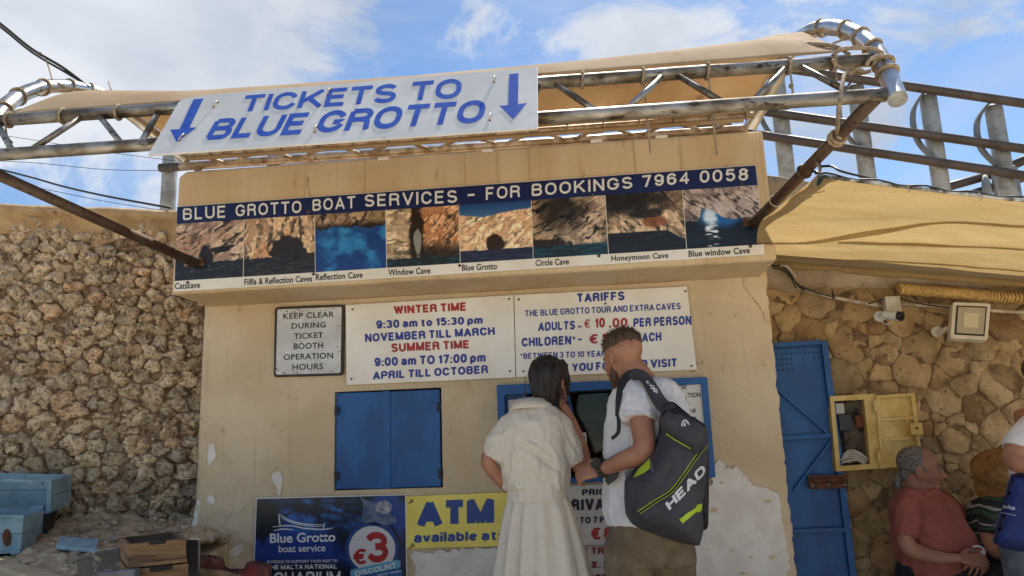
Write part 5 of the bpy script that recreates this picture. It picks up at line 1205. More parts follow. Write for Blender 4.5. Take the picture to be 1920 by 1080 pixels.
MB_p = MB().tube([P(203, 153, -.7), P(209, 170, -.7)], .004, 6).build('loose_end', tie_m, canopy)
# ------------------------------------------------------------------ people
def skin_mat(name, c1, c2):
    m = mat(name, c1, .55, col2=c2, vs=14, vlo=.35, vhi=.7, bump=[(160, .0008, 'n')], spec=.4); b = m.node_tree.nodes['Principled BSDF']; b.inputs['Subsurface Weight'].default_value = .12; b.inputs['Subsurface Radius'].default_value = (.02, .008, .004); b.inputs['Subsurface Scale'].default_value = .4; return m
def loft(mb, secs, n=28, sub=4, pw=2.3):
    """secs: (centre, half width, half depth, yaw); rounded sections, flat closed ends"""
    C_ = spline([s[0] for s in secs], sub); par = []
    for k in (1, 2, 3): par.append([v.x for v in spline([Vector((s[k], 0, 0)) for s in secs], sub)])
    vs = []; fs = []
    for i, c in enumerate(C_):
        rx, ry, yw = par[0][i], par[1][i], par[2][i]
        for j in range(n):
            a = 2*pi*j/n; ca, sa = cos(a), sin(a); q = (abs(ca)**pw+abs(sa)**pw)**(-1/pw); x, y = rx*q*ca, ry*q*sa
            vs.append(c+Vector((x*cos(yw)-y*sin(yw), x*sin(yw)+y*cos(yw), 0)))
    k = len(C_)
    up = C_[-1].z > C_[0].z
    for i in range(k-1):
        for j in range(n):
            f = (i*n+j, i*n+(j+1) % n, (i+1)*n+(j+1) % n, (i+1)*n+j); fs.append(f if up else f[::-1])
    a, b = tuple(range(n)), tuple(range((k-1)*n, k*n)); fs += [a[::-1], b] if up else [a, b[::-1]]
    mb.add(vs, fs)
def limb(mb, pts, n=16, sub=5, cap0=True, cap1=True, flat=None):
    """pts: (px, py, y, radius in photo px) joints of a tapering limb"""
    W = [P(a, b, c) for a, b, c, r in pts]; R_ = [r*mpp(c, a, b) for a, b, c, r in pts]
    path = spline(W, sub); rad = [v.x for v in spline([Vector((r, 0, 0)) for r in R_], sub)]
    mb.tube(path, rad, n)
    if cap0: mb.ball(W[0], R_[0], n, 10)
    if cap1: mb.ball(W[-1], R_[-1], n, 10)
    return W, R_
def wlimb(mb, pts, n=14, sub=4, caps=(1, 1)):
    W = [Vector(p[0]) for p in pts]; R_ = [p[1] for p in pts]; path = spline(W, sub); rad = [v.x for v in spline([Vector((r, 0, 0)) for r in R_], sub)]
    mb.tube(path, rad, n)
    if caps[0]: mb.ball(W[0], R_[0], n, 9)
    if caps[1]: mb.ball(W[-1], R_[-1], n, 9)
def sculpt(mb, name, m, parent, voxel=.006, smooth=4, noises=(), folds=(), keep=None, post=None):
    me0 = mb.mesh('tmp'); ob = bpy.data.objects.new('tmp', me0); COL.objects.link(ob)
    r = ob.modifiers.new('r', 'REMESH'); r.mode = 'VOXEL'; r.voxel_size = voxel; r.use_smooth_shade = True
    if smooth: s_ = ob.modifiers.new('s', 'SMOOTH'); s_.factor = .5; s_.iterations = smooth
    dg = bpy.context.evaluated_depsgraph_get(); me = bpy.data.meshes.new_from_object(ob.evaluated_get(dg)); bpy.data.objects.remove(ob); bpy.data.meshes.remove(me0)
    nv = len(me.vertices); co = np.empty(nv*3); me.vertices.foreach_get('co', co); co = co.reshape(-1, 3); no = np.empty(nv*3); me.vertex_normals.foreach_get('vector', no); no = no.reshape(-1, 3); d = np.zeros(nv)
    for (f, amp, ridge) in noises:             # f: frequencies along x, y, z
        q = co*np.array(f); nn = np.array([noise.noise(Vector(p)) for p in q]); d += amp*(np.clip(1-2.6*np.abs(nn), 0, 1)**2.2 if ridge else nn)
    for (pl, amp, w) in folds:                 # drawn creases: negative amp is a groove
        pts = np.array([tuple(p) for p in pl]); best = np.full(nv, 1e9); tt_ = np.zeros(nv); k = len(pts)-1
        for i in range(k):
            a = pts[i]; b = pts[i+1]; ab = b-a; t = np.clip(((co-a)@ab)/(ab@ab), 0, 1); q = a+t[:, None]*ab; dd = np.sqrt(((co-q)*np.array([1, .35, 1])@np.eye(3)*1)**2 @ np.ones(3)); s_ = dd < best; best = np.where(s_, dd, best); tt_ = np.where(s_, (i+t)/k, tt_)
        d += amp*np.exp(-(best/w)**2)*np.sin(np.pi*np.clip(tt_*.9+.05, 0, 1))**.6*(no[:, 1] < .3)
    co = co+no*d[:, None]
    if post is not None: co = post(co)
    me.vertices.foreach_set('co', co.ravel()); me.materials.clear(); me.update()
    return link(name, me, m, parent, smooth=True)
def head_prims(mb, c, h, fwd, up, prof=1.0, nose=1.0, ears=True):
    """c: middle of the head (eye height), h: chin to crown"""
    f = Vector(fwd).normalized(); u = Vector(up); u = (u-f*u.dot(f)).normalized(); r = f.cross(u); M = Matrix((r, f, u)).transposed(); c = Vector(c)
    T = lambda x, y, z: c+M @ (Vector((x, y, z))*h)
    B = lambda p, rr: mb.ball(T(*p), Vector(rr)*h, 20, 14, rot=M)
    B((0, -.06, .14), (.325, .40, .355)); B((0, .08, -.08), (.275, .30, .34)); B((0, .14, -.30), (.20, .20, .15)); B((0, .245, -.40), (.095, .085, .085))
    for s_ in (-1, 1):
        wlimb(mb, [(T(s_*.225, -.03, -.18), .06*h), (T(s_*.18, .12, -.36), .055*h), (T(s_*.05, .25, -.42), .055*h)])
        B((s_*.15, .24, -.10), (.10, .10, .09)); wlimb(mb, [(T(s_*.03, .345, .075), .035*h), (T(s_*.19, .28, .085), .035*h)])
        if ears:
            mb.ball(T(s_*.335, -.045, -.055), Vector((.040, .090, .145))*h, 14, 10, rot=M @ Matrix.Rotation(s_*.35, 3, 'Z')); mb.ball(T(s_*.30, -.01, -.14), Vector((.03, .045, .06))*h, 10, 8, rot=M)
    wlimb(mb, [(T(0, .355, .05), .028*h), (T(0, .42*nose, -.06), .034*h), (T(0, .455*nose, -.125), .045*h)]); B((.04, .375, -.135), (.035, .05, .035)); B((-.04, .375, -.135), (.035, .05, .035))
    wlimb(mb, [(T(-.07, .33, -.225), .022*h), (T(0, .365, -.22), .026*h), (T(.07, .33, -.225), .022*h)]); wlimb(mb, [(T(-.06, .325, -.268), .022*h), (T(0, .355, -.27), .028*h), (T(.06, .325, -.268), .022*h)])
    return T, M
def hand_prims(mb, wrist, d, nrm, size=.18, curl=(.5, .6, .6, .7), side=1, thumb=.6, spread=.10):
    """palm from the wrist along d; nrm is the back of the hand; side picks the thumb's side"""
    d = Vector(d).normalized(); nrm = Vector(nrm); nrm = (nrm-d*nrm.dot(d)).normalized(); s_ = d.cross(nrm)*side; w = Vector(wrist); L_ = size
    M = Matrix((s_*side, d, nrm)).transposed()
    mb.ball(w+d*L_*.28, Vector((.20, .30, .085))*L_, 16, 10, rot=M); mb.ball(w+d*L_*.42, Vector((.21, .14, .075))*L_, 14, 9, rot=M)
    lens = (.40, .45, .42, .33)
    for k in range(4):
        off = (.165-.11*k); b = w+d*L_*(.50-.02*abs(k-1.2))+s_*off*L_; dd = (d+s_*spread*(1.2-k)).normalized(); c_ = curl[k]; p = b; ang = c_*.6; r = L_*(.052-.003*abs(k-1.5)); pts = [(p-dd*L_*.12, r*1.05), (p, r*1.08)]
        for seg, fr in enumerate((.45, .32, .25)):
            v = dd*cos(ang)-nrm*sin(ang); p = p+v*lens[k]*fr*L_; pts.append((p, r*(1-.10*(seg+1)))); ang += c_*1.15
        wlimb(mb, pts, n=10, sub=3)
    b = w+d*L_*.14+s_*L_*.15; t1 = b+(s_*.75+d*.6-nrm*.25*thumb).normalized()*L_*.20; t2 = t1+(s_*.25+d*1.0-nrm*.55*thumb).normalized()*L_*.17; t3 = t2+(d*1.0-s_*.15-nrm*.8*thumb).normalized()*L_*.14
    wlimb(mb, [(b, L_*.085), (t1, L_*.066), (t2, L_*.056), (t3, L_*.044)], n=10, sub=3)
def foot_prims(mb, ankle, d, L_=.25):
    a = Vector(ankle); d = Vector(d).normalized(); wlimb(mb, [(a+Vector((0, 0, -.02)), .045), (a-d*.05+Vector((0, 0, -.055)), .036)]); wlimb(mb, [(a+Vector((0, 0, -.03)), .042), (a+d*.09+Vector((0, 0, -.055)), .036), (a+d*.17+Vector((0, 0, -.062)), .030)])
def fold(pts, amp=-.006, w=.010, y=None): return ([P(*p) for p in pts], amp, w)
def zf(org, sc, y): return lambda pts: [(org[0]+a/sc, org[1]+b/sc, (y if len(r) == 0 else r[0])) for a, b, *r in pts]
C6 = zf((880, 640), 2.454, -.8)

# ---------------- woman in a pale linen dress
skin_w = skin_mat('tanned_skin', srgb(176, 126, 100), srgb(158, 104, 82))
linen = mat('linen', srgb(218, 208, 190), .9, col2=srgb(211, 200, 182), vs=60, vlo=.3, vhi=.7, bump=[(30, .0022, 'n'), (240, .0010, 'n')], stretch=(1, 1, .5))
dark_hair = mat('dark_hair', srgb(18, 15, 16), .5, col2=srgb(38, 28, 26), vs=60, stretch=(3, 1, .3), bump=[(160, .004, 'n')])
WYY = -.66
woman = thing('person', 'woman in a pale linen blouse and skirt leaning on the ticket counter', 'person', (P(1005, 1080, WYY).x, WYY, 0))
fx = P(1005, 900, WYY).x; m1 = mpp(WYY, 1010, 850)
b = MB()
T, M = head_prims(b, P(1030, 716, -.60), .222, (.42, .90, -.10), (-.02, -.12, 1)); 
wlimb(b, [(P(1022, 742, -.62), .052), (P(1008, 768, -.655), .052), (P(998, 790, -.67), .062)])
loft(b, [(P(1000, 775, -.66), .07, .06, 0), (P(998, 800, -.67), .125, .075, -.1), (P(998, 850, -.68), .12, .085, -.1), (P(1004, 915, -.68), .115, .085, 0), (P(1010, 985, -.68), .16, .105, 0), (P(1012, 1030, -.68), .16, .10, 0)])
limb(b, [(950, 802, -.68, 16), (930, 838, -.72, 13.5), (914, 864, -.755, 13.5), (930, 890, -.73, 12.5), (950, 914, -.66, 10)])
wh = P(950, 914, -.66); hand_prims(b, wh, (.8, .45, -.35), (-.3, -.7, .3), .165, (.6, .6, .7, .7), -1)
limb(b, [(1042, 808, -.65, 14), (1070, 845, -.63, 16.5), (1092, 880, -.60, 14.5), (1095, 862, -.585, 13.5), (1086, 830, -.585, 13), (1071, 792, -.60, 11), (1057, 762, -.615, 8.5)], sub=4)
hand_prims(b, P(1056, 762, -.615), (-.20, .10, 1), (.60, -.78, .1), .165, (.15, .2, .25, .35), -1, .3)
for sx in (-1, 1): wlimb(b, [((fx+.085*sx, WYY, .80), .095), ((fx+.085*sx, WYY+.01, .47), .058), ((fx+.085*sx, WYY-.02, .32), .056), ((fx+.085*sx, WYY, .09), .036)]); foot_prims(b, (fx+.085*sx, WYY, .09), (.25*sx, 1, 0))
sculpt(b, 'body', skin_w, woman, .0052, 3)
b = MB()
loft(b, [(P(1004, 758, -.655), .055, .05, 0), (P(1000, 770, -.665), .105, .075, -.1), (P(996, 790, -.675), .142, .10, -.12), (P(996, 822, -.685), .150, .118, -.12), (P(1000, 868, -.69), .150, .120, -.08), (P(1004, 900, -.69), .136, .112, 0), (P(1006, 915, -.69), .130, .108, 0)], pw=2.2)
limb(b, [(962, 790, -.68, 18), (947, 806, -.69, 20), (934, 834, -.72, 21), (923, 863, -.75, 20)], cap1=False)
limb(b, [(1026, 786, -.665, 21), (1044, 800, -.665, 23), (1060, 834, -.645, 25), (1073, 866, -.625, 24)], cap1=False)
fo_ = [fold(C6([(185, 445, -.82), (183, 480, -.82), (188, 540, -.83), (186, 600, -.83)]), -.010, .008), fold(C6([(200, 450, -.82), (198, 500, -.83), (200, 600, -.83)]), .006, .010),
       fold(C6([(130, 440, -.80), (190, 442, -.82), (280, 450, -.82), (370, 480, -.80)]), -.004, .005), fold(C6([(200, 470, -.82), (280, 500, -.82), (360, 560, -.8), (420, 600, -.78)]), -.008, .010), fold(C6([(260, 440, -.82), (330, 480, -.82), (400, 540, -.8)]), -.006, .009),
       fold(C6([(330, 290, -.80), (360, 370, -.80), (350, 470, -.80)]), -.006, .007), fold(C6([(150, 560, -.80), (230, 640, -.83), (330, 680, -.83)]), -.008, .012), fold(C6([(240, 560, -.82), (330, 630, -.83), (430, 660, -.80)]), -.008, .012), fold(C6([(150, 640, -.8), (260, 690, -.83), (400, 680, -.8)]), .007, .012), fold(C6([(400, 430, -.72), (450, 520, -.72), (470, 570, -.7)]), -.006, .010), fold(C6([(440, 400, -.7), (480, 480, -.7), (500, 530, -.68)]), -.005, .009)]
sculpt(b, 'blouse', linen, woman, .0062, 4, noises=[((8, 8, 5), .010, False), ((9, 9, 5), .009, True), ((18, 14, 9), .005, True), ((20, 20, 12), .002, False), ((80, 80, 60), .0016, False)], folds=[(a_, c_*2.2, w_) for a_, c_, w_ in fo_])
b = MB(); loft(b, [(P(1006, 908, -.69), .128, .105, 0), (P(1006, 920, -.69), .130, .110, 0), (P(1007, 938, -.69), .135, .122, 0)], n=40, pw=2.1)
sculpt(b, 'peplum', linen, woman, .005, 2, noises=[((20, 20, 5), .008, False), ((45, 45, 8), .003, True)])
# collar: a turned band round the neck
nk = P(998, 770, -.66); pts_o = []; vs = []; fs = []; K = 30
for i in range(K+1):
    a = pi*(.06+1.55*i/K)+pi*.62; ca, sa = cos(a), sin(a); z0 = nk.z+.006+.016*(1-sa)*.5
    for (rx, ry, dz) in ((.066, .060, .030), (.070, .066, .034), (.088, .086, .0), (.090, .090, -.012), (.080, .080, -.010), (.064, .058, .026)): vs.append((nk.x+rx*ca*1.15, nk.y+ry*sa, z0+dz))
for i in range(K):
    for k in range(6): fs.append((i*6+k, i*6+(k+1) % 6, i*6+6+(k+1) % 6, i*6+6+k))
fs += [tuple(range(6)), tuple(range(K*6, K*6+6))[::-1]]
MB().add(vs, fs).build('collar', linen, woman, smooth=True)
b = MB(); cx_, cy_ = P(1007, 930, -.69).x, -.69; zt_ = P(1007, 928, -.69).z
secs = [(zt_, .126, .105), (zt_-.06, .150, .125), (zt_-.18, .178, .150), (zt_-.38, .215, .18), (.42, .27, .22)]
K = 96; vs = []; fs = []; Z_n = 46
for i in range(Z_n):
    t = i/(Z_n-1); z = zt_+(.42-zt_)*t; k = min(int(np.searchsorted([-s[0] for s in secs], -z)), len(secs)-1); k = max(k, 1); a_, b2 = secs[k-1], secs[k]; q = (z-a_[0])/(b2[0]-a_[0]); rx, ry = a_[1]+(b2[1]-a_[1])*q, a_[2]+(b2[2]-a_[2])*q
    for j in range(K):
        a = 2*pi*j/K; pl = (.010+.020*t)*(sin(a*13+1.3*sin(a*3)+t*1.0)*.6+.5*noise.noise(Vector((cos(a)*5, sin(a)*5, z*1.5)))*1.6)*min(1, t*7+.25)
        w = .004*noise.noise(Vector((cos(a)*9, sin(a)*9, z*24))); vs.append((cx_+.012*t+(rx+pl+w)*cos(a), cy_+(ry+pl+w)*sin(a), z))
for i in range(Z_n-1):
    for j in range(K): fs.append((i*K+j, (i+1)*K+j, (i+1)*K+(j+1) % K, i*K+(j+1) % K))
fs.append(tuple(range(K)))
MB().add(vs, fs).build('skirt', linen, woman, smooth=True)
# hair: smooth crown, loose ends down the right of the neck
b = MB(); r_ = M
b.ball(T(0, -.08, .16), Vector((.36, .44, .385))*.222, 24, 16, rot=M)
limb(b, [(1010, 702, -.66, 20), (1008, 722, -.675, 16), (1020, 742, -.68, 14), (1032, 758, -.66, 8)]); limb(b, [(1028, 700, -.68, 25), (1030, 732, -.68, 18), (1038, 756, -.66, 10), (1042, 774, -.64, 4)]); limb(b, [(1050, 690, -.58, 16), (1057, 712, -.55, 12), (1062, 735, -.53, 7)])
sculpt(b, 'hair', dark_hair, woman, .0052, 3, noises=[((60, 30, 9), .009, False), ((150, 60, 14), .003, True)])
rnd = random.Random(5); g = MB()
for k in range(90):
    x0 = rnd.uniform(1002, 1056); y0 = rnd.uniform(684, 722); yy = -.70+.12*abs(x0-1030)/40+rnd.uniform(-.01, .01); e = rnd.uniform(-14, 14); ln = rnd.uniform(22, 50)
    g.tube(spline([P(x0, y0, yy), P(x0+e*.3-3, y0+ln*.4, yy-.012), P(x0+e+6, y0+ln*.75, yy-.01), P(x0+e*1.4+10, y0+ln, yy+.01)], 3), [.0013]*9+[.0004], 4)
for (a, c, e, f) in ((995, 700, 984, 722), (990, 716, 983, 728), (994, 734, 988, 752)): g.tube(spline([P(a, c, -.66), P(e, (c+f)/2-4, -.67), P(e+2, f, -.68)], 5), .0011, 4)
tag(g.build('loose_hair', dark_hair, woman), kind='stuff')
p = T(.315, -.02, -.20); 
g = MB(); e0 = P(1053, 759, -.575); g.tube([e0+Vector((cos(t*.628)*.0105, -.002, sin(t*.628)*.0105-.0)) for t in range(10)], .0016, 5, closed=True); g.build('ring', mat('gold', srgb(214, 178, 96), .25, 1.0), woman)

# ---------------- man with a bag
skin_m = skin_mat('sunburnt_skin', srgb(166, 118, 94), srgb(148, 100, 78))
tee_w = mat('white_cotton', srgb(214, 212, 212), .9, col2=srgb(202, 200, 202), vs=14, bump=[(45, .0016, 'n'), (400, .0004, 'n')])
khaki = mat('khaki_trousers', srgb(118, 102, 80), .9, col2=srgb(102, 86, 66), vs=12, bump=[(60, .002, 'n'), (350, .0006, 'n')])
MY = -.80
man = thing('person', 'bearded man in a white t-shirt carrying a black bag on his back', 'person', (P(1215, 1080, MY).x, MY, 0))
b = MB(); HH = .238
Tm, Mm = head_prims(b, P(1167, 672, -.80), HH, (-.62, .72, -.30), (.02, .10, 1))
wlimb(b, [(P(1178, 688, -.81), .062), (P(1194, 706, -.815), .066), (P(1206, 730, -.80), .078)])
loft(b, [(P(1212, 720, -.80), .10, .07, -.5), (P(1216, 748, -.79), .165, .085, -.5), (P(1216, 830, -.79), .17, .11, -.4), (P(1215, 920, -.79), .155, .12, -.3), (P(1218, 985, -.79), .165, .12, -.2), (P(1222, 1040, -.79), .16, .12, -.2)])
limb(b, [(1192, 742, -.90, 25), (1203, 790, -.96, 23), (1208, 835, -1.0, 21), (1200, 851, -1.0, 20.5), (1172, 862, -.97, 18), (1144, 874, -.93, 14.5), (1130, 880, -.91, 12.5)])
hand_prims(b, P(1132, 880, -.912), (-.86, .35, -.12), (-.25, -.75, .62), .19, (.55, .65, .75, .8), 1, .9)
limb(b, [(1238, 756, -.70, 18), (1258, 820, -.62, 19), (1250, 870, -.58, 18), (1220, 880, -.60, 15), (1180, 884, -.66, 13)])
hand_prims(b, P(1182, 884, -.66), (-.9, -.35, .05), (.1, .8, .5), .18, (.6, .6, .7, .7), -1, .7)
mx_ = P(1215, 1000, MY).x
for sx, yy in ((-1, MY-.03), (1, MY+.04)): wlimb(b, [((mx_+.08*sx, yy, .84), .085), ((mx_+.11*sx, yy+.01, .50), .058), ((mx_+.11*sx, yy-.02, .34), .060), ((mx_+.11*sx, yy, .09), .042)]); foot_prims(b, (mx_+.11*sx, yy, .09), (-.35, 1, 0))
sculpt(b, 'body', skin_m, man, .0055, 3)
b = MB()
loft(b, [(P(1207, 709, -.81), .075, .062, -.5), (P(1210, 716, -.805), .115, .08, -.5), (P(1211, 735, -.795), .155, .105, -.5), (P(1213, 768, -.79), .180, .125, -.45), (P(1217, 830, -.79), .192, .138, -.4), (P(1212, 890, -.79), .178, .145, -.3), (P(1212, 940, -.79), .176, .148, -.2), (P(1216, 982, -.79), .172, .146, -.15)], pw=2.2)
limb(b, [(1196, 727, -.86, 24), (1194, 744, -.90, 30), (1195, 765, -.935, 33), (1197, 788, -.955, 33)], cap1=False)
limb(b, [(1238, 742, -.74, 24), (1252, 780, -.68, 26), (1258, 808, -.63, 26)], cap1=False)
fo_ = [fold(C6([(700, 210, -1.0), (745, 260, -1.02), (800, 330, -1.0)]), -.006, .010), fold(C6([(720, 300, -1.02), (780, 320, -1.02), (840, 310, -1.0)]), -.005, .009), fold(C6([(650, 520, -.9), (680, 600, -.95), (690, 700, -.95), (730, 800, -.95)]), -.010, .014), fold(C6([(700, 400, -.9), (690, 480, -.94), (660, 560, -.92)]), -.008, .012), fold(C6([(665, 700, -.9), (700, 760, -.94), (760, 840, -.95)]), -.008, .012), fold(C6([(820, 190, -.95), (850, 260, -.97), (845, 340, -.97)]), -.007, .010), fold(C6([(880, 170, -.92), (930, 220, -.9), (960, 280, -.88)]), -.005, .012)]
sculpt(b, 'tshirt', tee_w, man, .0065, 4, noises=[((7, 7, 5), .009, False), ((14, 14, 9), .007, True), ((34, 34, 22), .0025, True)], folds=[(a_, c_*1.5, w_) for a_, c_, w_ in fo_])
b = MB(); hx = P(1222, 1000, -.79)
loft(b, [(P(1217, 962, -.79), .155, .130, -.15), (P(1219, 985, -.79), .168, .142, -.15), (P(1220, 1030, -.79), .180, .152, -.1), (Vector((mx_+.01, MY, .78)), .178, .14, 0)])
for sx, yy in ((-1, MY-.03), (1, MY+.04)): wlimb(b, [((mx_+.085*sx, yy, .84), .105), ((mx_+.10*sx, yy, .6), .088), ((mx_+.11*sx, yy, .45), .078), ((mx_+.11*sx, yy, .12), .066)], caps=(1, 0))
sculpt(b, 'trousers', khaki, man, .007, 3, noises=[((9, 9, 6), .007, False), ((26, 26, 14), .0035, True)], folds=[fold([(1192, 990, -.95), (1196, 1030, -.95), (1196, 1080, -.95)], -.004, .006), fold([(1260, 1025, -.93), (1250, 1060, -.94), (1248, 1100, -.94)], -.012, .010)])
hair_b = mat('brown_hair', srgb(62, 44, 32), .6, col2=srgb(90, 66, 46), vs=90, stretch=(1, 1, .4), bump=[(220, .004, 'n')])
b = MB(); b.ball(Tm(0, -.07, .235), Vector((.328, .395, .30))*HH, 24, 14, rot=Mm); b.ball(Tm(0, .10, .36), Vector((.24, .24, .155))*HH, 18, 10, rot=Mm); b.ball(Tm(0, -.14, .30), Vector((.26, .26, .24))*HH, 18, 10, rot=Mm)
sculpt(b, 'hair', hair_b, man, .0045, 2, noises=[((60, 60, 30), .005, False), ((160, 160, 60), .003, True)])
g = MB(); rnd = random.Random(12)
for k in range(1300):
    a = rnd.uniform(0, 2*pi); e = rnd.uniform(-.35, 1)**1; th = math.acos(max(-1, min(1, e))); d = Vector((sin(th)*cos(a), sin(th)*sin(a), cos(th)))
    if e < .02 and rnd.random() < .5: continue
    q = Vector((d.x*.335, -.07+d.y*.395, .225+d.z*.31)); L_ = .022+.034*max(0, d.z) if e > .15 else .008; t = (d*.7+Vector((rnd.uniform(-.4, .4), rnd.uniform(.1, .9), rnd.uniform(-.1, .5)))).normalized(); p0 = Tm(*q); p1 = p0+(Mm @ t)*L_*HH*2.0; s_ = (Mm @ t).orthogonal().normalized()*.0011; n_ = (Mm @ t).cross(s_)
    g.add([p0+s_, p0-s_*.5+n_*.8, p0-s_*.5-n_*.8, p1], [(0, 1, 3), (1, 2, 3), (2, 0, 3)])
tag(g.build('hair_tips', hair_b, man), kind='stuff')
beard_m = mat('beard', srgb(70, 50, 38), .8, col2=srgb(100, 72, 52), vs=120, bump=[(240, .004, 'n')])
b = MB()
for s_ in (-1, 1): wlimb(b, [(Tm(s_*.245, .0, -.16), .045*HH), (Tm(s_*.20, .10, -.34), .085*HH), (Tm(s_*.05, .25, -.42), .10*HH)])
b.ball(Tm(0, .25, -.40), Vector((.14, .11, .12))*HH, 14, 9, rot=Mm); wlimb(b, [(Tm(-.1, .33, -.25), .03*HH), (Tm(0, .38, -.185), .03*HH), (Tm(.1, .33, -.25), .03*HH)])
sculpt(b, 'beard', beard_m, man, .005, 2, noises=[((90, 90, 60), .004, False)])
# watch and what he holds
wc_ = P(1131, 878, -.912); ax = (P(1144, 874, -.93)-P(1120, 885, -.88)).normalized(); a1 = Vector((-.25, -.75, .62)); a1 = (a1-ax*a1.dot(ax)).normalized(); a2 = ax.cross(a1)
watch = thing('wristwatch', 'chunky dark green wristwatch on the bearded man with the bag', 'watch', wc_); wm = mat('watch_green', srgb(44, 48, 36), .6)
g = MB(); ring = [wc_+(a1*cos(t*2*pi/24)*.036+a2*sin(t*2*pi/24)*.036) for t in range(24)]; vs = []; fs = []
for t in range(24):
    o_ = (a1*cos(t*2*pi/24)+a2*sin(t*2*pi/24)); 
    for (rr_, xx) in ((.033, -.012), (.038, -.012), (.038, .012), (.033, .012)): vs.append(wc_+o_*rr_+ax*xx)
for t in range(24):
    for k in range(4): fs.append((t*4+k, t*4+(k+1) % 4, ((t+1) % 24)*4+(k+1) % 4, ((t+1) % 24)*4+k))
MB().add(vs, fs).build('strap', wm, watch); MB().tube([wc_+a1*.034, wc_+a1*.050, wc_+a1*.053], [.023, .023, .019], 20).build('case', wm, watch, auto=40); MB().tube([wc_+a1*.0535, wc_+a1*.0545], .016, 20).build('dial', mat('dial', srgb(18, 20, 18), .2), watch)
wal = thing('wallet', 'small black wallet held by the man against his waist', 'wallet', P(1150, 898, -.93)); q = [P(a, b_, -.92) for a, b_ in zq([(622, 640), (640, 600), (690, 600), (680, 630), (640, 664)], (880, 640), 2.454)]
MB().prism(q, (0, .022, 0)).build('cover', mat('black_leather', srgb(22, 22, 24), .5, bump=[(90, .001, 'n')]), wal, bev=.003)

# ---------------- racket bag
bag_m = mat('bag_fabric', srgb(62, 62, 68), .8, col2=srgb(50, 50, 56), vs=9, bump=[(30, .004, 'n'), (380, .0008, 'n')]); bag_black = mat('bag_black', srgb(28, 28, 32), .75, bump=[(60, .002, 'n')]); lime = mat('lime_trim', srgb(176, 196, 42), .6); bag_white = mat('bag_white_print', srgb(206, 206, 206), .6)
bag = thing('sports_bag', 'large dark grey sports bag with white lettering and lime stripes on the man', 'bag', P(1260, 1020, -1.0))
def puffy(outline, yb, thick, name, m, parent, res=9, rim=26, folds_=(), seed=0, back=.35, sag=()):
    """a stuffed shape: outline in photo pixels at depth yb, bulging towards the camera by thick"""
    O = np.array(outline, float); k = len(O)
    def sd(p):
        d = 1e9
        for i in range(k):
            a = O[i]; b_ = O[(i+1) % k]; ab = b_-a; t = max(0, min(1, ((p-a)@ab)/(ab@ab))); q = a+ab*t-p; d = min(d, math.hypot(q[0], q[1]))
        return d
    def inside(p):
        c = False; j = k-1
        for i in range(k):
            if (O[i][1] > p[1]) != (O[j][1] > p[1]) and p[0] < (O[j][0]-O[i][0])*(p[1]-O[i][1])/(O[j][1]-O[i][1])+O[i][0]: c = not c
            j = i
        return c
    bd = resample([tuple(p) for p in O], int(sum(math.hypot(*(O[(i+1) % k]-O[i])) for i in range(k))/ (res*.8))); nb = len(bd)
    pts = [tuple(p) for p in bd]; x0, y0 = O.min(0); x1, y1 = O.max(0); y = y0; r_i = 0
    while y < y1:
        x = x0+(res/2 if r_i % 2 else 0)
        while x < x1:
            p = np.array([x, y])
            if inside(p) and sd(p) > res*.55: pts.append((x, y))
            x += res
        y += res*.87; r_i += 1
    r = geometry.delaunay_2d_cdt([Vector(p) for p in pts], [(i, (i+1) % nb) for i in range(nb)], [], 1, 1e-4); V2 = [tuple(v) for v in r[0]]; F2 = [tuple(f) for f in r[2]]
    H = []
    for p in V2: d = sd(np.array(p)); t = min(1, d/rim); H.append(math.sqrt(max(0, 1-(1-t)**2)) if d > .3 else 0)
    vs = []; n = len(V2)
    for p, h in zip(V2, H):
        w = .010*noise.noise(Vector((p[0]*.02, p[1]*.02, seed)))*h+.005*noise.noise(Vector((p[0]*.06, p[1]*.06, seed+3)))*h
        dd = thick*h+w
        for (pl, amp, wd) in folds_:
            best = 1e9
            for (ax_, ay_), (bx_, by_) in zip(pl, pl[1:]):
                ab = (bx_-ax_, by_-ay_); t = max(0, min(1, ((p[0]-ax_)*ab[0]+(p[1]-ay_)*ab[1])/(ab[0]**2+ab[1]**2))); best = min(best, math.hypot(ax_+ab[0]*t-p[0], ay_+ab[1]*t-p[1]))
            dd += amp*math.exp(-(best/wd)**2)*h
        vs.append(P(p[0], p[1], yb-dd))
    for p, h in zip(V2, H): vs.append(P(p[0], p[1], yb+.004+thick*back*h))
    fs = []
    for f in F2:
        a, b_, c = (vs[i] for i in f); f = f if (b_-a).cross(c-a).y < 0 else f[::-1]; fs.append(f); fs.append(tuple(i+n for i in f[::-1]))
    for i in range(nb):
        fs.append((i, (i+1) % nb, n+(i+1) % nb, n+i))
    o = MB().add(vs, fs).build(name, m, parent, smooth=True)
    def surf(px, py, off=.002):
        d = sd(np.array([px, py])); t = min(1, d/rim); h = math.sqrt(max(0, 1-(1-t)**2)) if inside(np.array([px, py])) else 0; dd = thick*h+.010*noise.noise(Vector((px*.02, py*.02, seed)))*h+.005*noise.noise(Vector((px*.06, py*.06, seed+3)))*h
        for (pl, amp, wd) in folds_:
            best = 1e9
            for (ax_, ay_), (bx_, by_) in zip(pl, pl[1:]):
                ab = (bx_-ax_, by_-ay_); t = max(0, min(1, ((px-ax_)*ab[0]+(py-ay_)*ab[1])/(ab[0]**2+ab[1]**2))); best = min(best, math.hypot(ax_+ab[0]*t-px, ay_+ab[1]*t-py))
            dd += amp*math.exp(-(best/wd)**2)*h
        return P(px, py, yb-dd-off)
    return o, surf
c6 = lambda p: zq(p, (880, 640), 2.454)
zipl = c6([(778, 790), (860, 735), (930, 690), (985, 620), (1040, 540), (1098, 465)])
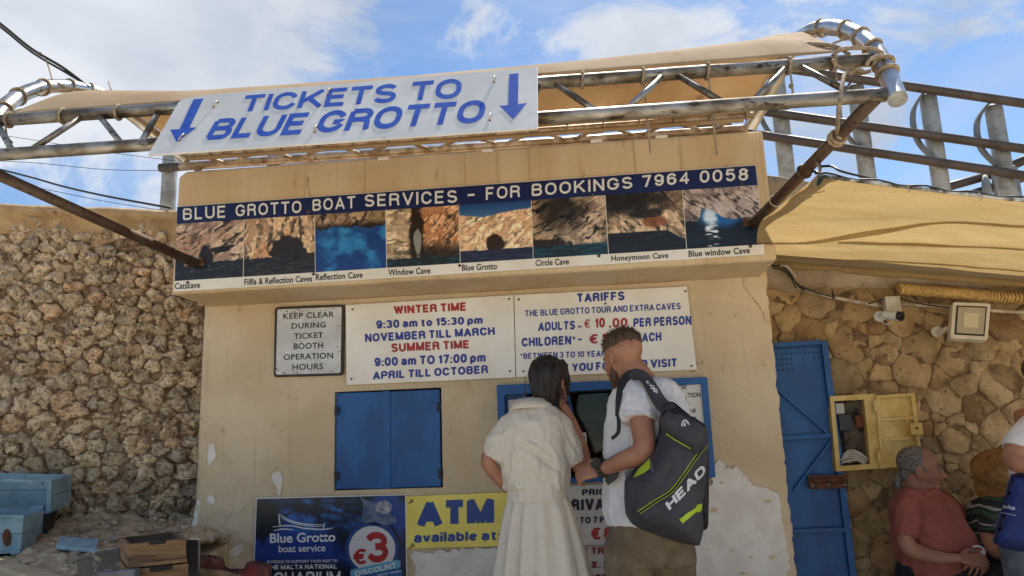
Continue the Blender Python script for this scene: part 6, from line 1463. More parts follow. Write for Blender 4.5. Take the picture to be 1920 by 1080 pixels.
fl = [(zipl, -.016, 4), (c6([(925, 545), (905, 610), (860, 700), (800, 760)]), -.010, 5), (c6([(880, 420), (930, 455), (1020, 495)]), -.014, 5), (c6([(790, 840), (900, 850), (1000, 870)]), .010, 12), (c6([(740, 660), (820, 640), (880, 560)]), .010, 14)]
side, _s = puffy(c6([(1060, 430), (1098, 440), (1104, 560), (1103, 700), (1100, 850), (1092, 868), (1070, 868), (1050, 700)]), -.93, .05, 'side_pocket', bag_black, bag, 8, 14, seed=9)
mainb, sf = puffy(c6([(872, 355), (882, 328), (905, 308), (965, 320), (1040, 352), (1085, 382), (1099, 420), (1100, 500), (1092, 600), (1085, 700), (1078, 745), (1080, 830), (1076, 880), (1060, 940), (1030, 940), (960, 925), (880, 898), (790, 865), (745, 838), (718, 792), (712, 720), (714, 640), (745, 600), (800, 545), (845, 490), (872, 420)]), -.955, .17, 'main_compartment', bag_m, bag, 6.5, 42, fl, 1)
topp, sft = puffy(c6([(872, 360), (882, 330), (908, 312), (970, 322), (1045, 356), (1086, 386), (1098, 430), (1096, 470), (1040, 545), (1010, 505), (940, 465), (895, 430)]), -1.055, .085, 'top_pocket', bag_m, bag, 6, 20, (), 5)
def on_bag(pts, w, m, name, parent, sfn=None, off=.003):
    sfn = sfn or sf; s2 = spline([Vector((a, b_, 0)) for a, b_ in pts], 6); MB().tube([sfn(p.x, p.y, off) for p in s2], w, 6).build(name, m, parent, smooth=True)
on_bag(zipl, .0045, bag_black, 'zip', mainb); on_bag([(x-2, y-2.2) for x, y in zipl], .0016, lime, 'zip_piping', mainb); on_bag([(x+1.6, y+2.0) for x, y in zipl], .0012, lime, 'zip_piping', mainb)
on_bag(c6([(905, 425), (945, 452), (1020, 495)]), .0022, lime, 'pocket_piping', mainb, sft); on_bag(c6([(885, 345), (905, 318), (970, 330), (1045, 362), (1088, 392)]), .004, bag_black, 'top_zip', topp, sft, .001)
on_bag(c6([(925, 545), (905, 610), (860, 700), (800, 765)]), .0010, MATS['bracket_steel'], 'seam', mainb)
def on_surface(pts, m, name, parent, sfn, sub=5, off=.0045):
    r = geometry.delaunay_2d_cdt([Vector(p) for p in pts], [(i, (i+1) % len(pts)) for i in range(len(pts))], [], 1, 1e-4)
    bm = bmesh.new(); vv = [bm.verts.new((v.x, v.y, 0)) for v in r[0]]
    for f in r[2]: bm.faces.new([vv[i] for i in f])
    bmesh.ops.triangulate(bm, faces=bm.faces); 
    for _ in range(4):
        ed = [e for e in bm.edges if e.calc_length() > sub]
        if not ed: break
        bmesh.ops.subdivide_edges(bm, edges=ed, cuts=1); bmesh.ops.triangulate(bm, faces=bm.faces)
    V = [sfn(v.co.x, v.co.y, off) for v in bm.verts]; bm.verts.index_update(); F = [tuple(v.index for v in f.verts) for f in bm.faces]; bm.free()
    F = [f if (V[f[1]]-V[f[0]]).cross(V[f[2]]-V[f[0]]).y < 0 else f[::-1] for f in F]
    return MB().add(V, F).build(name, m, parent)
on_surface(c6([(754, 628), (775, 590), (830, 538), (832, 585), (800, 608)]), lime, 'lime_patch', mainb, sf); on_surface(c6([(832, 540), (842, 565), (850, 612), (836, 590)]), MATS['bracket_steel'], 'grey_patch', mainb, sf)
on_surface(c6([(966, 820), (1000, 792), (1040, 768), (1048, 752), (1072, 746), (1070, 776), (1056, 788), (1046, 784), (982, 838)]), lime, 'lime_stripe', mainb, sf)
on_surface(c6([(714, 600), (740, 585), (752, 600), (735, 634), (716, 632)]), MATS['bracket_steel'], 'grey_patch', mainb, sf)
# white word across the bag
uv, fs_ = stroke_text('HEAD', .24, wide=1.0, gap=.08); lo = uv.min(0); hi = uv.max(0); TLq, TRq, BRq, BLq = [np.array(p) for p in c6([(899, 745), (1074, 563), (1092, 602), (922, 780)])]
bm = bmesh.new(); w = (uv-lo)/(hi-lo); q = (BLq*(1-w[:, :1])+BRq*w[:, :1])*(1-w[:, 1:])+(TLq*(1-w[:, :1])+TRq*w[:, :1])*w[:, 1:]
V = [sf(a, b_, .0055) for a, b_ in q]; F = [f if (V[f[1]]-V[f[0]]).cross(V[f[2]]-V[f[0]]).y < 0 else f[::-1] for f in fs_]; MB().add(V, F).build('lettering', bag_white, mainb)
on_surface(c6([(974, 388), (980, 366), (992, 358), (1006, 366), (1014, 384), (1006, 382), (998, 370), (990, 366), (985, 372), (981, 390)]), bag_white, 'emblem', topp, sft, 4, .004)
on_surface(c6([(990, 372), (996, 376), (994, 392), (986, 390)]), bag_white, 'emblem', topp, sft, 4, .004)
def strap(pts, w, name, m=bag_black, t=.006):
    """flat webbing along (px, py, y) points; w in metres"""
    path = spline([P(*p) for p in pts], 6); vs = []; fs = []; n_ = len(path)
    for i, p in enumerate(path):
        d = (path[min(i+1, n_-1)]-path[max(i-1, 0)]).normalized(); ww = w[0]+(w[1]-w[0])*i/(n_-1) if isinstance(w, tuple) else w; s_ = d.cross(Vector((0, -1, .25))).normalized(); nn = s_.cross(d)
        for (a, c) in ((-1, -1), (1, -1), (1, 1), (-1, 1)): vs.append(p+s_*ww/2*a+nn*t/2*c)
    for i in range(n_-1):
        for k in range(4): fs.append((i*4+k, i*4+(k+1) % 4, i*4+4+(k+1) % 4, i*4+4+k))
    fs += [(0, 1, 2, 3), (n_*4-1, n_*4-2, n_*4-3, n_*4-4)]; bm_ = MB().add(vs, fs); o = bm_.build(name, m, bag, bev=.0015); return o, path
s1, pth = strap(zf((880, 640), 2.454, -1)([(742, 168, -.905), (778, 152, -.925), (815, 175, -.955), (850, 235, -.985), (885, 290, -1.01), (930, 325, -1.05)]), (.038, .060), 'padded_strap', bag_m, .012)
strap(zf((880, 640), 2.454, -1)([(775, 150, -.915), (735, 158, -.90), (706, 190, -.92), (694, 240, -.945), (688, 300, -.955), (686, 345, -.95)]), (.045, .026), 'front_strap', bag_black, .008)
strap(zf((880, 640), 2.454, -1)([(686, 335, -.955), (688, 380, -.96), (686, 415, -.95), (672, 435, -.94), (656, 446, -.93)]), (.018, .014), 'webbing_tail', bag_black, .004)
strap(zf((880, 640), 2.454, -1)([(905, 315, -1.03), (930, 300, -1.03), (975, 330, -1.07), (1010, 350, -1.08)]), (.05, .02), 'strap_anchor', bag_black, .008)
wp = (P(1222, 718, -1.0), Vector((.12, -.92, .37)).normalized())
for t_, q_ in (('XX', [(818, 178), (846, 205), (838, 214), (810, 186)]), ('X', [(846, 200), (868, 222), (850, 236), (832, 214)]), ('8', [(856, 222), (872, 232), (864, 240), (850, 230)])):
    print_text(t_, c6(q_), bag_white, s1, (P(*[(880+842/2.454), (640+208/2.454)], -.992), wp[1]), .2, .001, 'strap_print')

# ---------------- seated man in the coral t-shirt
z7 = lambda pts: [(1660+a/4.155, 820+b_/4.155, y) for a, b_, y in pts]
skin_s = skin_mat('ruddy_skin', srgb(150, 108, 88), srgb(132, 90, 74)); coral = mat('coral_cotton', srgb(146, 82, 74), .92, col2=srgb(134, 74, 66), vs=10, bump=[(45, .002, 'n'), (400, .0005, 'n')]); navy_c = mat('navy_cotton', srgb(30, 32, 44), .9, col2=srgb(22, 24, 34), vs=12, bump=[(60, .002, 'n')])
SYY = .02
sm_ = thing('person', 'grey haired man in a coral t-shirt sitting against the wall with clasped hands', 'person', (P(1735, 1080, SYY).x, SYY, 0))
b = MB(); HS = .235
Ts, Ms = head_prims(b, P(1728, 881, .02), HS, (.92, -.34, -.06), (-.04, 0, 1), nose=1.02)
limbs = wlimb(b, [(P(1722, 900, .02), .062), (P(1722, 918, .03), .066), (P(1718, 938, .04), .08)])
hipx, hipz = P(1750, 1070, .04).x, .56
loft(b, [(P(1720, 928, .04), .08, .07, 0), (P(1728, 958, .04), .11, .12, .2), (P(1742, 1000, .03), .145, .15, .2), (P(1758, 1050, .03), .15, .15, .2), (Vector((hipx, .05, .56)), .15, .15, .2)])
limb(b, [(1706, 958, -.09, 13), (1700, 985, -.135, 15), (1701, 1022, -.16, 16), (1730, 1038, -.18, 14.5), (1770, 1046, -.20, 11), (1798, 1047, -.22, 9)])
limb(b, [(1764, 945, .14, 16), (1795, 975, .12, 17), (1812, 1000, .08, 14), (1822, 1022, -.04, 12), (1834, 1038, -.14, 9.5)])
hand_prims(b, P(1798, 1047, -.22), (.95, -.1, -.1), (.1, -.75, .65), .175, (.5, .6, .65, .7), -1, .6); hand_prims(b, P(1835, 1037, -.15), (-.45, -.75, -.35), (.45, -.35, .85), .175, (.55, .6, .7, .75), 1, .6)
for sy in (-.07, .13):
    kx = hipx+.44; wlimb(b, [((hipx, .02+sy*.6, .56), .10), ((kx, sy-.22, .50), .068), ((kx+.02, sy-.24, .30), .056), ((kx-.02, sy-.24, .09), .04)]); foot_prims(b, (kx-.02, sy-.24, .09), (.9, -.4, 0))
sculpt(b, 'body', skin_s, sm_, .0052, 3)
b = MB()
loft(b, [(P(1724, 916, .02), .075, .07, 0), (P(1724, 924, .03), .10, .10, .1), (P(1730, 945, .03), .145, .15, .2), (P(1738, 975, .02), .158, .17, .2), (P(1752, 1012, .01), .178, .18, .2), (P(1764, 1045, .01), .182, .18, .2), (P(1764, 1074, .02), .17, .16, .2)], pw=2.2)
limb(b, [(1710, 938, -.06, 18), (1703, 955, -.10, 21), (1701, 980, -.13, 23), (1704, 1007, -.145, 23)], cap1=False); limb(b, [(1760, 936, .12, 20), (1785, 962, .12, 22), (1802, 985, .10, 18)], cap1=False)
z7f = lambda pts, amp=-.006, w=.010: ([P(*p) for p in z7(pts)], amp, w)
fo_ = [z7f([(170, 500, -.2), (230, 600, -.2), (265, 700, -.22), (275, 780, -.2)], -.010, .012), z7f([(260, 520, -.17), (330, 640, -.18), (370, 740, -.18)], -.007, .012), z7f([(330, 480, -.15), (430, 640, -.16), (520, 780, -.16)], -.007, .013), z7f([(420, 470, -.12), (510, 620, -.14), (590, 760, -.14)], -.006, .012), z7f([(240, 660, -.18), (330, 800, -.18), (450, 850, -.18)], -.008, .014), z7f([(200, 480, -.16), (300, 500, -.16), (420, 600, -.16)], -.006, .010), z7f([(120, 560, -.25), (180, 680, -.25), (200, 770, -.25)], -.006, .010)]
sculpt(b, 'tshirt', coral, sm_, .0065, 4, noises=[((7, 7, 6), .008, False), ((13, 13, 7), .008, True), ((34, 34, 20), .002, True)], folds=[(a_, c_*1.6, w_) for a_, c_, w_ in fo_])
b = MB(); kx = hipx+.42
loft(b, [(Vector((hipx, .04, .64)), .16, .16, .2), (Vector((hipx, .04, .54)), .17, .17, .2), (Vector((hipx, .05, .47)), .16, .15, .2)])
for sy in (-.07, .13): wlimb(b, [((hipx, .02+sy*.6, .57), .115), ((hipx+.22, sy-.08, .55), .105), ((kx-.01, sy-.21, .52), .092)], caps=(1, 0))
sculpt(b, 'shorts', navy_c, sm_, .008, 3, noises=[((10, 10, 10), .007, False)])
grey_hair = mat('grey_hair', srgb(112, 108, 104), .55, col2=srgb(72, 68, 64), vs=60, stretch=(.35, 1, 2.4), vlo=.4, vhi=.6, col3=srgb(150, 146, 142), vs3=70, v3lo=.58, v3hi=.68, bump=[(120, .002, 'n')])
b = MB(); b.ball(Ts(0, -.115, .165), Vector((.335, .375, .345))*HS, 24, 16, rot=Ms); b.ball(Ts(0, -.30, -.06), Vector((.22, .16, .2))*HS, 16, 10, rot=Ms); b.ball(Ts(0, -.43, -.14), Vector((.07, .07, .07))*HS, 12, 8, rot=Ms)
for s_ in (-1, 1): b.ball(Ts(s_*.27, -.07, .06), Vector((.06, .16, .16))*HS, 12, 8, rot=Ms)
wlimb(b, [(Ts(0, -.45, -.16), .07*HS), (Ts(0, -.47, -.32), .085*HS), (Ts(0, -.44, -.5), .05*HS), (Ts(0, -.42, -.62), .02*HS)])
sculpt(b, 'hair', grey_hair, sm_, .0045, 2, noises=[((14, 30, 90), .0016, False)])
b = MB(); wlimb(b, [(Ts(-.09, .335, -.25), .022*HS), (Ts(-.03, .375, -.185), .034*HS), (Ts(.03, .375, -.185), .034*HS), (Ts(.09, .335, -.25), .022*HS)]); b.ball(Ts(0, .30, -.375), Vector((.085, .06, .07))*HS, 12, 8, rot=Ms); sculpt(b, 'moustache', mat('grey_brown_hair', srgb(110, 92, 80), .8, bump=[(240, .003, 'n')]), sm_, .0035, 1)
for s_ in (-1, 1):
    e_ = Ts(s_*.125, .300, .005); MB().ball(e_, .050*HS, 12, 8).build('eye', mat('eye_white', srgb(120, 100, 88), .5) if 'eye_white' not in MATS else MATS['eye_white'], sm_, smooth=True)
    e2 = Ts(s_*.125+.004, .330, .004); MB().ball(e2, .024*HS, 10, 6).build('iris', mat('iris', srgb(40, 30, 24), .2) if 'iris' not in MATS else MATS['iris'], sm_, smooth=True)
    g = MB(); wlimb(g, [(Ts(s_*.05, .365, .10), .016*HS), (Ts(s_*.13, .345, .125), .02*HS), (Ts(s_*.21, .28, .10), .012*HS)]); g.build('eyebrow', MATS['grey_brown_hair'], sm_, smooth=True)
w2 = thing('wristwatch', 'white wristwatch on the seated man in coral, beside his clasped hands', 'watch', P(1844, 1040, -.12)); c = P(1841, 1040, -.15); MB().tube([c, c+Vector((.012, -.006, .002)), c+Vector((.014, -.007, .002))], [.019, .019, .015], 18).build('case', mat('white_plastic', srgb(206, 206, 206), .4), w2, auto=40)
g = MB(); d_ = (P(1834, 1038, -.14)-P(1822, 1022, -.04)).normalized(); a1 = d_.orthogonal().normalized(); a2 = d_.cross(a1); c0 = P(1833, 1036, -.135); g.tube([c0+(a1*cos(t*.4488)+a2*sin(t*.4488))*.031 for t in range(14)], .006, 6, closed=True); g.build('strap', MATS['white_plastic'], w2, smooth=True)
bench = thing('stone_bench', 'low rough stone bench along the wall that the seated people sit on', 'bench', (2.2, .1, 0))
g = MB(); g.box((1.15, -.12, .0), (3.4, YR+.02, .40)); g.build('base', ashlar_stone, bench, bev=.01); g = MB(); g.box((1.12, -.15, .401), (3.42, YR+.02, .455)); g.build('seat', cement, bench, bev=.01)

# ---------------- person at the far right: white t-shirt, blue bag
z8 = lambda pts: [(1780+a/3.371, 760+b_/3.371, y) for a, b_, y in pts]
far = thing('person', 'person in a white t-shirt cut off by the right edge, arm bent forward', 'person', (P(1950, 1080, -.45).x, -.45, 0)); fxr = P(1950, 950, -.45).x
b = MB(); Tf, Mf = head_prims(b, P(1962, 712, -.45), .23, (.8, .5, -.1), (0, 0, 1)); wlimb(b, [(P(1958, 735, -.45), .06), (P(1955, 765, -.45), .07)])
loft(b, [(P(1955, 765, -.45), .09, .07, 0), (P(1955, 790, -.45), .17, .1, .9), (P(1955, 900, -.45), .14, .1, .9), (P(1958, 985, -.45), .14, .11, .9)])
limb(b, [(1926, 805, -.60, 20), (1909, 840, -.64, 22), (1904, 862, -.66, 22), (1925, 868, -.68, 18), (1960, 868, -.70, 15), (2000, 860, -.68, 12)]); hand_prims(b, P(2000, 860, -.68), (1, .1, 0), (0, -.6, .7), .18, (.6,)*4, 1)
for sx in (-1, 1): wlimb(b, [((fxr+.08*sx, -.45, .8), .095), ((fxr+.09*sx, -.44, .48), .06), ((fxr+.09*sx, -.46, .32), .056), ((fxr+.09*sx, -.45, .09), .04)]); foot_prims(b, (fxr+.09*sx, -.45, .09), (.6, 1, 0))
sculpt(b, 'body', skin_m, far, .006, 3)
b = MB(); b.ball(Tf(0, -.09, .2), Vector((.34, .39, .31))*.23, 20, 12, rot=Mf); sculpt(b, 'hair', hair_b, far, .006, 2, noises=[((60, 60, 30), .005, False)])
b = MB(); loft(b, [(P(1956, 765, -.45), .09, .07, 0), (P(1956, 782, -.45), .16, .10, .9), (P(1956, 830, -.45), .17, .125, .9), (P(1958, 900, -.45), .155, .125, .9), (P(1960, 985, -.45), .155, .13, .9)])
limb(b, [(1944, 790, -.54, 20), (1930, 802, -.60, 23), (1914, 826, -.635, 26), (1908, 842, -.645, 27)], cap1=False)
sculpt(b, 'tshirt', tee_w, far, .0065, 3, noises=[((8, 8, 6), .007, False), ((22, 22, 12), .003, True)], folds=[fold(z8([(400, 150, -.75), (370, 210, -.75), (350, 260, -.75)]), -.007, .01), fold(z8([(440, 130, -.75), (420, 200, -.75), (410, 260, -.75)]), -.006, .01)])
b = MB()
for sx in (-1, 1): wlimb(b, [((fxr+.08*sx, -.45, .84), .11), ((fxr+.09*sx, -.44, .48), .085), ((fxr+.09*sx, -.45, .12), .07)], caps=(1, 0))
sculpt(b, 'jeans', mat('grey_jeans', srgb(92, 100, 112), .9, col2=srgb(76, 84, 96), vs=20), far, .008, 3)
tb = thing('shoulder_bag', 'royal blue cloth shoulder bag with faded white print at the right edge', 'bag', P(1895, 1020, -.66)); bag_blue = mat('blue_bag_cloth', srgb(22, 44, 108), .85, col2=srgb(16, 34, 88), vs=12, bump=[(40, .002, 'n')])
zz = lambda p: zq(p, (1780, 760), 3.371)
tb1, tsf = puffy(zz([(385, 440), (440, 432), (520, 440), (620, 470), (620, 900), (520, 925), (430, 925), (330, 900), (272, 868), (292, 790), (330, 660), (360, 540)]), -.62, .10, 'pouch', bag_blue, tb, 7, 26, (), 3)
for k, q in enumerate(([(335, 640), (350, 626), (362, 640), (378, 628), (392, 642), (412, 640), (418, 660), (395, 662), (370, 652), (340, 652)], [(325, 674), (420, 694), (418, 698), (324, 679)])): on_surface(zz(q), mat('faded_print', srgb(150, 160, 180), .7) if 'faded_print' not in MATS else MATS['faded_print'], 'print', tb1, tsf, 5, .003)
o, _p = puffy(zz([(385, 440), (430, 425), (520, 430), (620, 455), (620, 475), (520, 452), (440, 446)]), -.66, .03, 'top_edge', bag_black, tb, 6, 8, (), 4)

# ---------------- person in straw hat, seated behind
hp = thing('person', 'seated person in straw hat and striped dark green shirt behind the blue bag', 'person', (P(1885, 1060, .05).x, .05, 0)); hxr = P(1885, 1000, .05).x
b = MB(); Th, Mh = head_prims(b, P(1884, 902, .02), .225, (.55, -.75, -.45), (.15, -.25, 1)); wlimb(b, [(P(1882, 915, .04), .058), (P(1880, 935, .06), .07)])
loft(b, [(P(1880, 930, .06), .08, .07, 0), (P(1876, 955, .06), .15, .12, .2), (P(1880, 1030, .05), .15, .14, .2), (Vector((hxr, .08, .56)), .16, .14, .2)])
limb(b, [(1858, 955, 0, 18), (1852, 1000, -.06, 15), (1866, 1035, -.14, 12), (1895, 1030, -.22, 10)]); hand_prims(b, P(1895, 1030, -.22), (.9, -.3, 0), (0, -.5, .8), .17, (.5,)*4, -1)
for sy in (-.04, .12): wlimb(b, [((hxr, .04+sy*.5, .56), .10), ((hxr+.28, sy-.36, .50), .066), ((hxr+.28, sy-.38, .30), .055), ((hxr+.26, sy-.36, .09), .04)]); foot_prims(b, (hxr+.26, sy-.36, .09), (.5, -.85, 0))
sculpt(b, 'body', skin_s, hp, .006, 3)
stripe = mat('striped_shirt', srgb(34, 48, 44), .9); nt = stripe.node_tree; bsd = nt.nodes['Principled BSDF']; geo = N(nt, 'ShaderNodeNewGeometry'); sp = N(nt, 'ShaderNodeSeparateXYZ'); nt.links.new(geo.outputs['Position'], sp.inputs[0]); nz1 = N(nt, 'ShaderNodeTexNoise'); nz1.inputs['Scale'].default_value = 5; nt.links.new(geo.outputs['Position'], nz1.inputs['Vector'])
ma = N(nt, 'ShaderNodeMath', operation='MULTIPLY_ADD'); nt.links.new(nz1.outputs['Fac'], ma.inputs[0]); ma.inputs[1].default_value = .16; nt.links.new(sp.outputs['Z'], ma.inputs[2]); mm = N(nt, 'ShaderNodeMath', operation='MULTIPLY'); nt.links.new(ma.outputs[0], mm.inputs[0]); mm.inputs[1].default_value = 15; fr_ = N(nt, 'ShaderNodeMath', operation='FRACT'); nt.links.new(mm.outputs[0], fr_.inputs[0])
rp = N(nt, 'ShaderNodeValToRGB'); rp.color_ramp.interpolation = 'CONSTANT'; rp.color_ramp.elements[0].color = (*srgb(30, 34, 40), 1); rp.color_ramp.elements[1].position = .3; rp.color_ramp.elements[1].color = (*srgb(46, 74, 58), 1); e = rp.color_ramp.elements.new(.55); e.color = (*srgb(34, 38, 44), 1); e = rp.color_ramp.elements.new(.72); e.color = (*srgb(150, 150, 142), 1); e = rp.color_ramp.elements.new(.86); e.color = (*srgb(40, 44, 48), 1)
nt.links.new(fr_.outputs[0], rp.inputs[0]); nt.links.new(rp.outputs[0], bsd.inputs['Base Color'])
b = MB(); loft(b, [(P(1882, 926, .05), .08, .08, 0), (P(1878, 945, .06), .15, .13, .2), (P(1878, 990, .05), .17, .16, .2), (P(1882, 1050, .05), .18, .17, .2), (P(1884, 1072, .05), .17, .16, .2)]); limb(b, [(1866, 944, .0, 20), (1857, 975, -.04, 21), (1856, 1006, -.08, 19)], cap1=False)
sculpt(b, 'shirt', stripe, hp, .007, 3, noises=[((8, 8, 8), .009, False)])
b = MB(); loft(b, [(Vector((hxr, .05, .62)), .16, .15, .2), (Vector((hxr, .05, .47)), .16, .15, .2)])
for sy in (-.04, .12): wlimb(b, [((hxr, .04+sy*.5, .57), .115), ((hxr+.27, sy-.34, .52), .09)], caps=(1, 0)); 
sculpt(b, 'trousers', navy_c, hp, .008, 3)
straw = mat('straw', srgb(196, 150, 88), .85, col2=srgb(170, 122, 66), vs=40, bump=[(140, .004, 'w')])
hat = thing('straw_hat', 'tan straw hat tilted over the face of the person in the striped shirt', 'hat', P(1875, 882, .02)); hc = P(1874, 890, .02); hu = Vector((-.55, -.30, .78)).normalized(); hr = hu.orthogonal().normalized(); hf = hu.cross(hr); vs = []; fs = []; K = 40
pr = [(.135, -.035), (.125, -.012), (.108, .0), (.100, .008), (.098, .06), (.085, .098), (.05, .108), (.0, .100)]; pr2 = [(.135, -.039), (.125, -.016), (.108, -.004), (.094, .0), (.092, .058), (.08, .092), (.05, .102), (0, .094)]
for (r_, z_) in pr+pr2[::-1]:
    for j in range(K): a = 2*pi*j/K; vs.append(hc+hr*r_*cos(a)+hf*r_*1.1*sin(a)+hu*(z_+.012*sin(a*2+1)*(r_ > .12)))
for i in range(len(pr)*2-1):
    for j in range(K): fs.append((i*K+j, i*K+(j+1) % K, (i+1)*K+(j+1) % K, (i+1)*K+j))
for j in range(K): fs.append(((len(pr)*2-1)*K+j, (len(pr)*2-1)*K+(j+1) % K, (j+1) % K, j))
MB().add(vs, fs).build('crown_and_brim', straw, hat, smooth=True)
# ------------------------------------------------------------------ boxes, lamps and pipes on the right wall
BXY = .225
def boxat(px, py, w, h, y, d, name, m, parent, bev=.004):
    p = P(px, py, y); m_ = mpp(y, px, py); g = MB(); g.box((p.x-w*m_/2, y, p.z-h*m_/2), (p.x+w*m_/2, y+d, p.z+h*m_/2)); return g.build(name, m, parent, bev=bev)
cab = thing('meter_cabinet', 'open yellow meter cabinet with cables, set in the stone wall beside the blue door', 'cabinet', P(1608, 880, BXY))
def q4(a, b_, y): return [P(x, yy, y) for x, yy in zip(a, b_)]
O4 = [(1556, 743), (1642, 738), (1652, 878), (1568, 884)]; I4 = [(1564, 752), (1620, 749), (1632, 870), (1576, 874)]
def frame(outer, inner, y, d, name, m, parent, bev=.002):
    o_ = [P(*p, y) for p in outer]; i_ = [P(*p, y) for p in inner]; vs = o_+i_+[p+Vector((0, d, 0)) for p in o_]+[p+Vector((0, d, 0)) for p in i_]; fs = []
    for i in range(4):
        j = (i+1) % 4; fs += [(i, j, 4+j, 4+i), (8+j, 8+i, 12+i, 12+j), (i, 8+i, 8+j, j), (4+i, 4+j, 12+j, 12+i)]
    bm = bmesh.new(); vv = [bm.verts.new(v) for v in vs]
    for f in fs: bm.faces.new([vv[k] for k in f])
    bmesh.ops.recalc_face_normals(bm, faces=bm.faces); me = bpy.data.meshes.new(name); bm.to_mesh(me); bm.free(); o = link(name, me, m, parent)
    return o
frame(O4, I4, BXY, .07, 'cabinet_frame', yellow_paint, cab)
MB().prism([P(*p, BXY+.052) for p in [(1562, 750), (1622, 747), (1634, 872), (1574, 876)]], (0, .004, 0)).build('back_plate', mat('cab_back', srgb(96, 84, 68), .9, col2=srgb(60, 50, 42), vs=12, col3=srgb(34, 28, 24), vs3=20, v3lo=.52, v3hi=.62, bump=[(30, .004, 'n')]), cab)
boxat(1575, 766, 16, 20, BXY+.03, .03, 'switch_box', MATS['paper'], cab); boxat(1586, 792, 24, 32, BXY+.01, .05, 'meter', mat('meter_black', srgb(26, 26, 28), .4), cab, .006); boxat(1583, 840, 6, 60, BXY+.045, .012, 'riser_pipe', MATS['hole_dark'], cab); boxat(1612, 790, 14, 22, BXY+.04, .02, 'fuse_plate', rust, cab)
rnd = random.Random(6); cabw = mat('cable_white', srgb(190, 184, 170), .6)
for k in range(7):
    x0 = 1578+rnd.uniform(-2, 4); y0 = 852+k*2.6; MB().tube(spline([P(x0, y0, BXY+.02-.004*k), P(x0+14, y0-8+k, BXY+.0-.003*k), P(x0+30, y0-4, BXY+.0), P(x0+46, y0+8, BXY+.02)], 6), .0036, 6).build('cable', cabw, cab, smooth=True)
cd = thing('cabinet_door', 'yellow panelled door of the meter cabinet standing open with its lock box', 'door', P(1690, 878, BXY-.02))
DQ = [(1643, 741), (1715, 737), (1731, 872), (1652, 879)]; MB().prism([P(*p, BXY) for p in DQ], (0, .006, 0)).build('door_panel', yellow_paint, cd)
def dband(a, b_, w): 
    a, b_ = P(*a, BXY-.014), P(*b_, BXY-.014); d = (b_-a).normalized(); n_ = Vector((-d.z, 0, d.x))*w/2; MB().prism([a+n_, b_+n_, b_-n_, a-n_], (0, .0135, 0)).build('door_rim', yellow_paint, cd, bev=.0015)
for a, b_, w in (((1646, 741), (1655, 879), .020), ((1711, 737), (1727, 872), .020), ((1649, 744), (1710, 740), .017), ((1658, 874), (1726, 869), .017), ((1653, 787), (1716, 783), .016), ((1656, 825), (1708, 821), .016)): dband(a, b_, w)
dband((1701, 786), (1706, 820), .012)
boxat(1719, 804, 22, 22, BXY-.045, .03, 'lock_box', yellow_paint, cd, .004); p = P(1719, 803, BXY-.046); MB().tube([p, p+Vector((0, -.008, 0))], .006, 10).build('lock_pin', rust, cd)
for (x, y) in ((1641, 762), (1648, 856)): p = P(x, y, BXY-.02); MB().tube([p-Vector((0, 0, .03)), p+Vector((0, 0, .03))], .011, 10).build('hinge', yellow_paint, cd, smooth=False)
# conduits, junction box, camera
CY = .24
con = thing('conduit', 'thin white electrical conduit running along the stone wall under the net', 'conduit', P(1600, 560, CY)); conm = mat('conduit_white', srgb(190, 182, 170), .6, col2=srgb(160, 144, 122), vs=20)
MB().tube([P(1506, 544, CY), P(1560, 557, CY), P(1610, 567, CY), P(1658, 574, CY)], .0105, 10).build('pipe', conm, con, smooth=True); MB().tube([P(1686, 570, CY), P(1790, 576, CY), P(1880, 584, CY), P(1990, 588, CY)], .0095, 10).build('pipe', conm, con, smooth=True)
for x, y in ((1562, 557), (1616, 568), (1735, 572.5), (1640, 571)): p = P(x, y, CY); MB().tube([p-Vector((.006, 0, -.001)), p+Vector((.006, 0, -.001))], .0135, 10).build('clip', MATS['meter_black'] if x < 1600 else conm, con)
blkc = thing('wall_cables', 'bundle of black cables drooping from the fascia corner to the conduit', 'cable', P(1480, 520, CY-.02))
for k, pts in enumerate(([(1448, 500), (1465, 499), (1480, 512), (1495, 534), (1508, 545)], [(1446, 497), (1470, 503), (1486, 522), (1500, 537), (1512, 542)], [(1450, 503), (1466, 506), (1482, 520), (1492, 540)], [(1500, 536), (1530, 548), (1560, 556)], [(1628, 570), (1650, 562), (1664, 560)], [(1686, 558), (1710, 566), (1740, 572), (1790, 578)])): MB().tube(spline([P(a, b_, CY-.02-.004*k) for a, b_ in pts], 6), .0038, 6).build('wire', blk, blkc, smooth=True)
MB().tube(spline([P(1462, 498, CY-.03), P(1476, 500, CY-.04), P(1492, 520, CY-.03)], 5), .009, 8).build('white_sleeve', conm, blkc, smooth=True)
boxat(1675, 570, 27, 30, CY-.05, .06, 'junction_box', mat('junction_grey', srgb(186, 180, 166), .6, col2=srgb(164, 156, 140), vs=14), con, .003)
cam_t = thing('security_camera', 'small white security camera with black front below the junction box', 'camera', P(1670, 592, CY)); wp_ = mat('camera_white', srgb(200, 200, 198), .4); a, b_ = P(1658, 590, CY-.06), P(1688, 594, CY-.12)
MB().tube([a, a.lerp(b_, .02), a.lerp(b_, .98), b_], [.020, .0245, .0245, .023], 18).build('housing', wp_, cam_t, auto=40); d = (b_-a).normalized(); MB().tube([b_-d*.012+Vector((0, 0, .003)), b_+d*.012+Vector((0, 0, .003))], [.0265, .0262], 18).build('front', MATS['meter_black'], cam_t, auto=40); MB().tube([b_+d*.012, b_+d*.016], .012, 12).build('lens', MATS['dial'], cam_t)
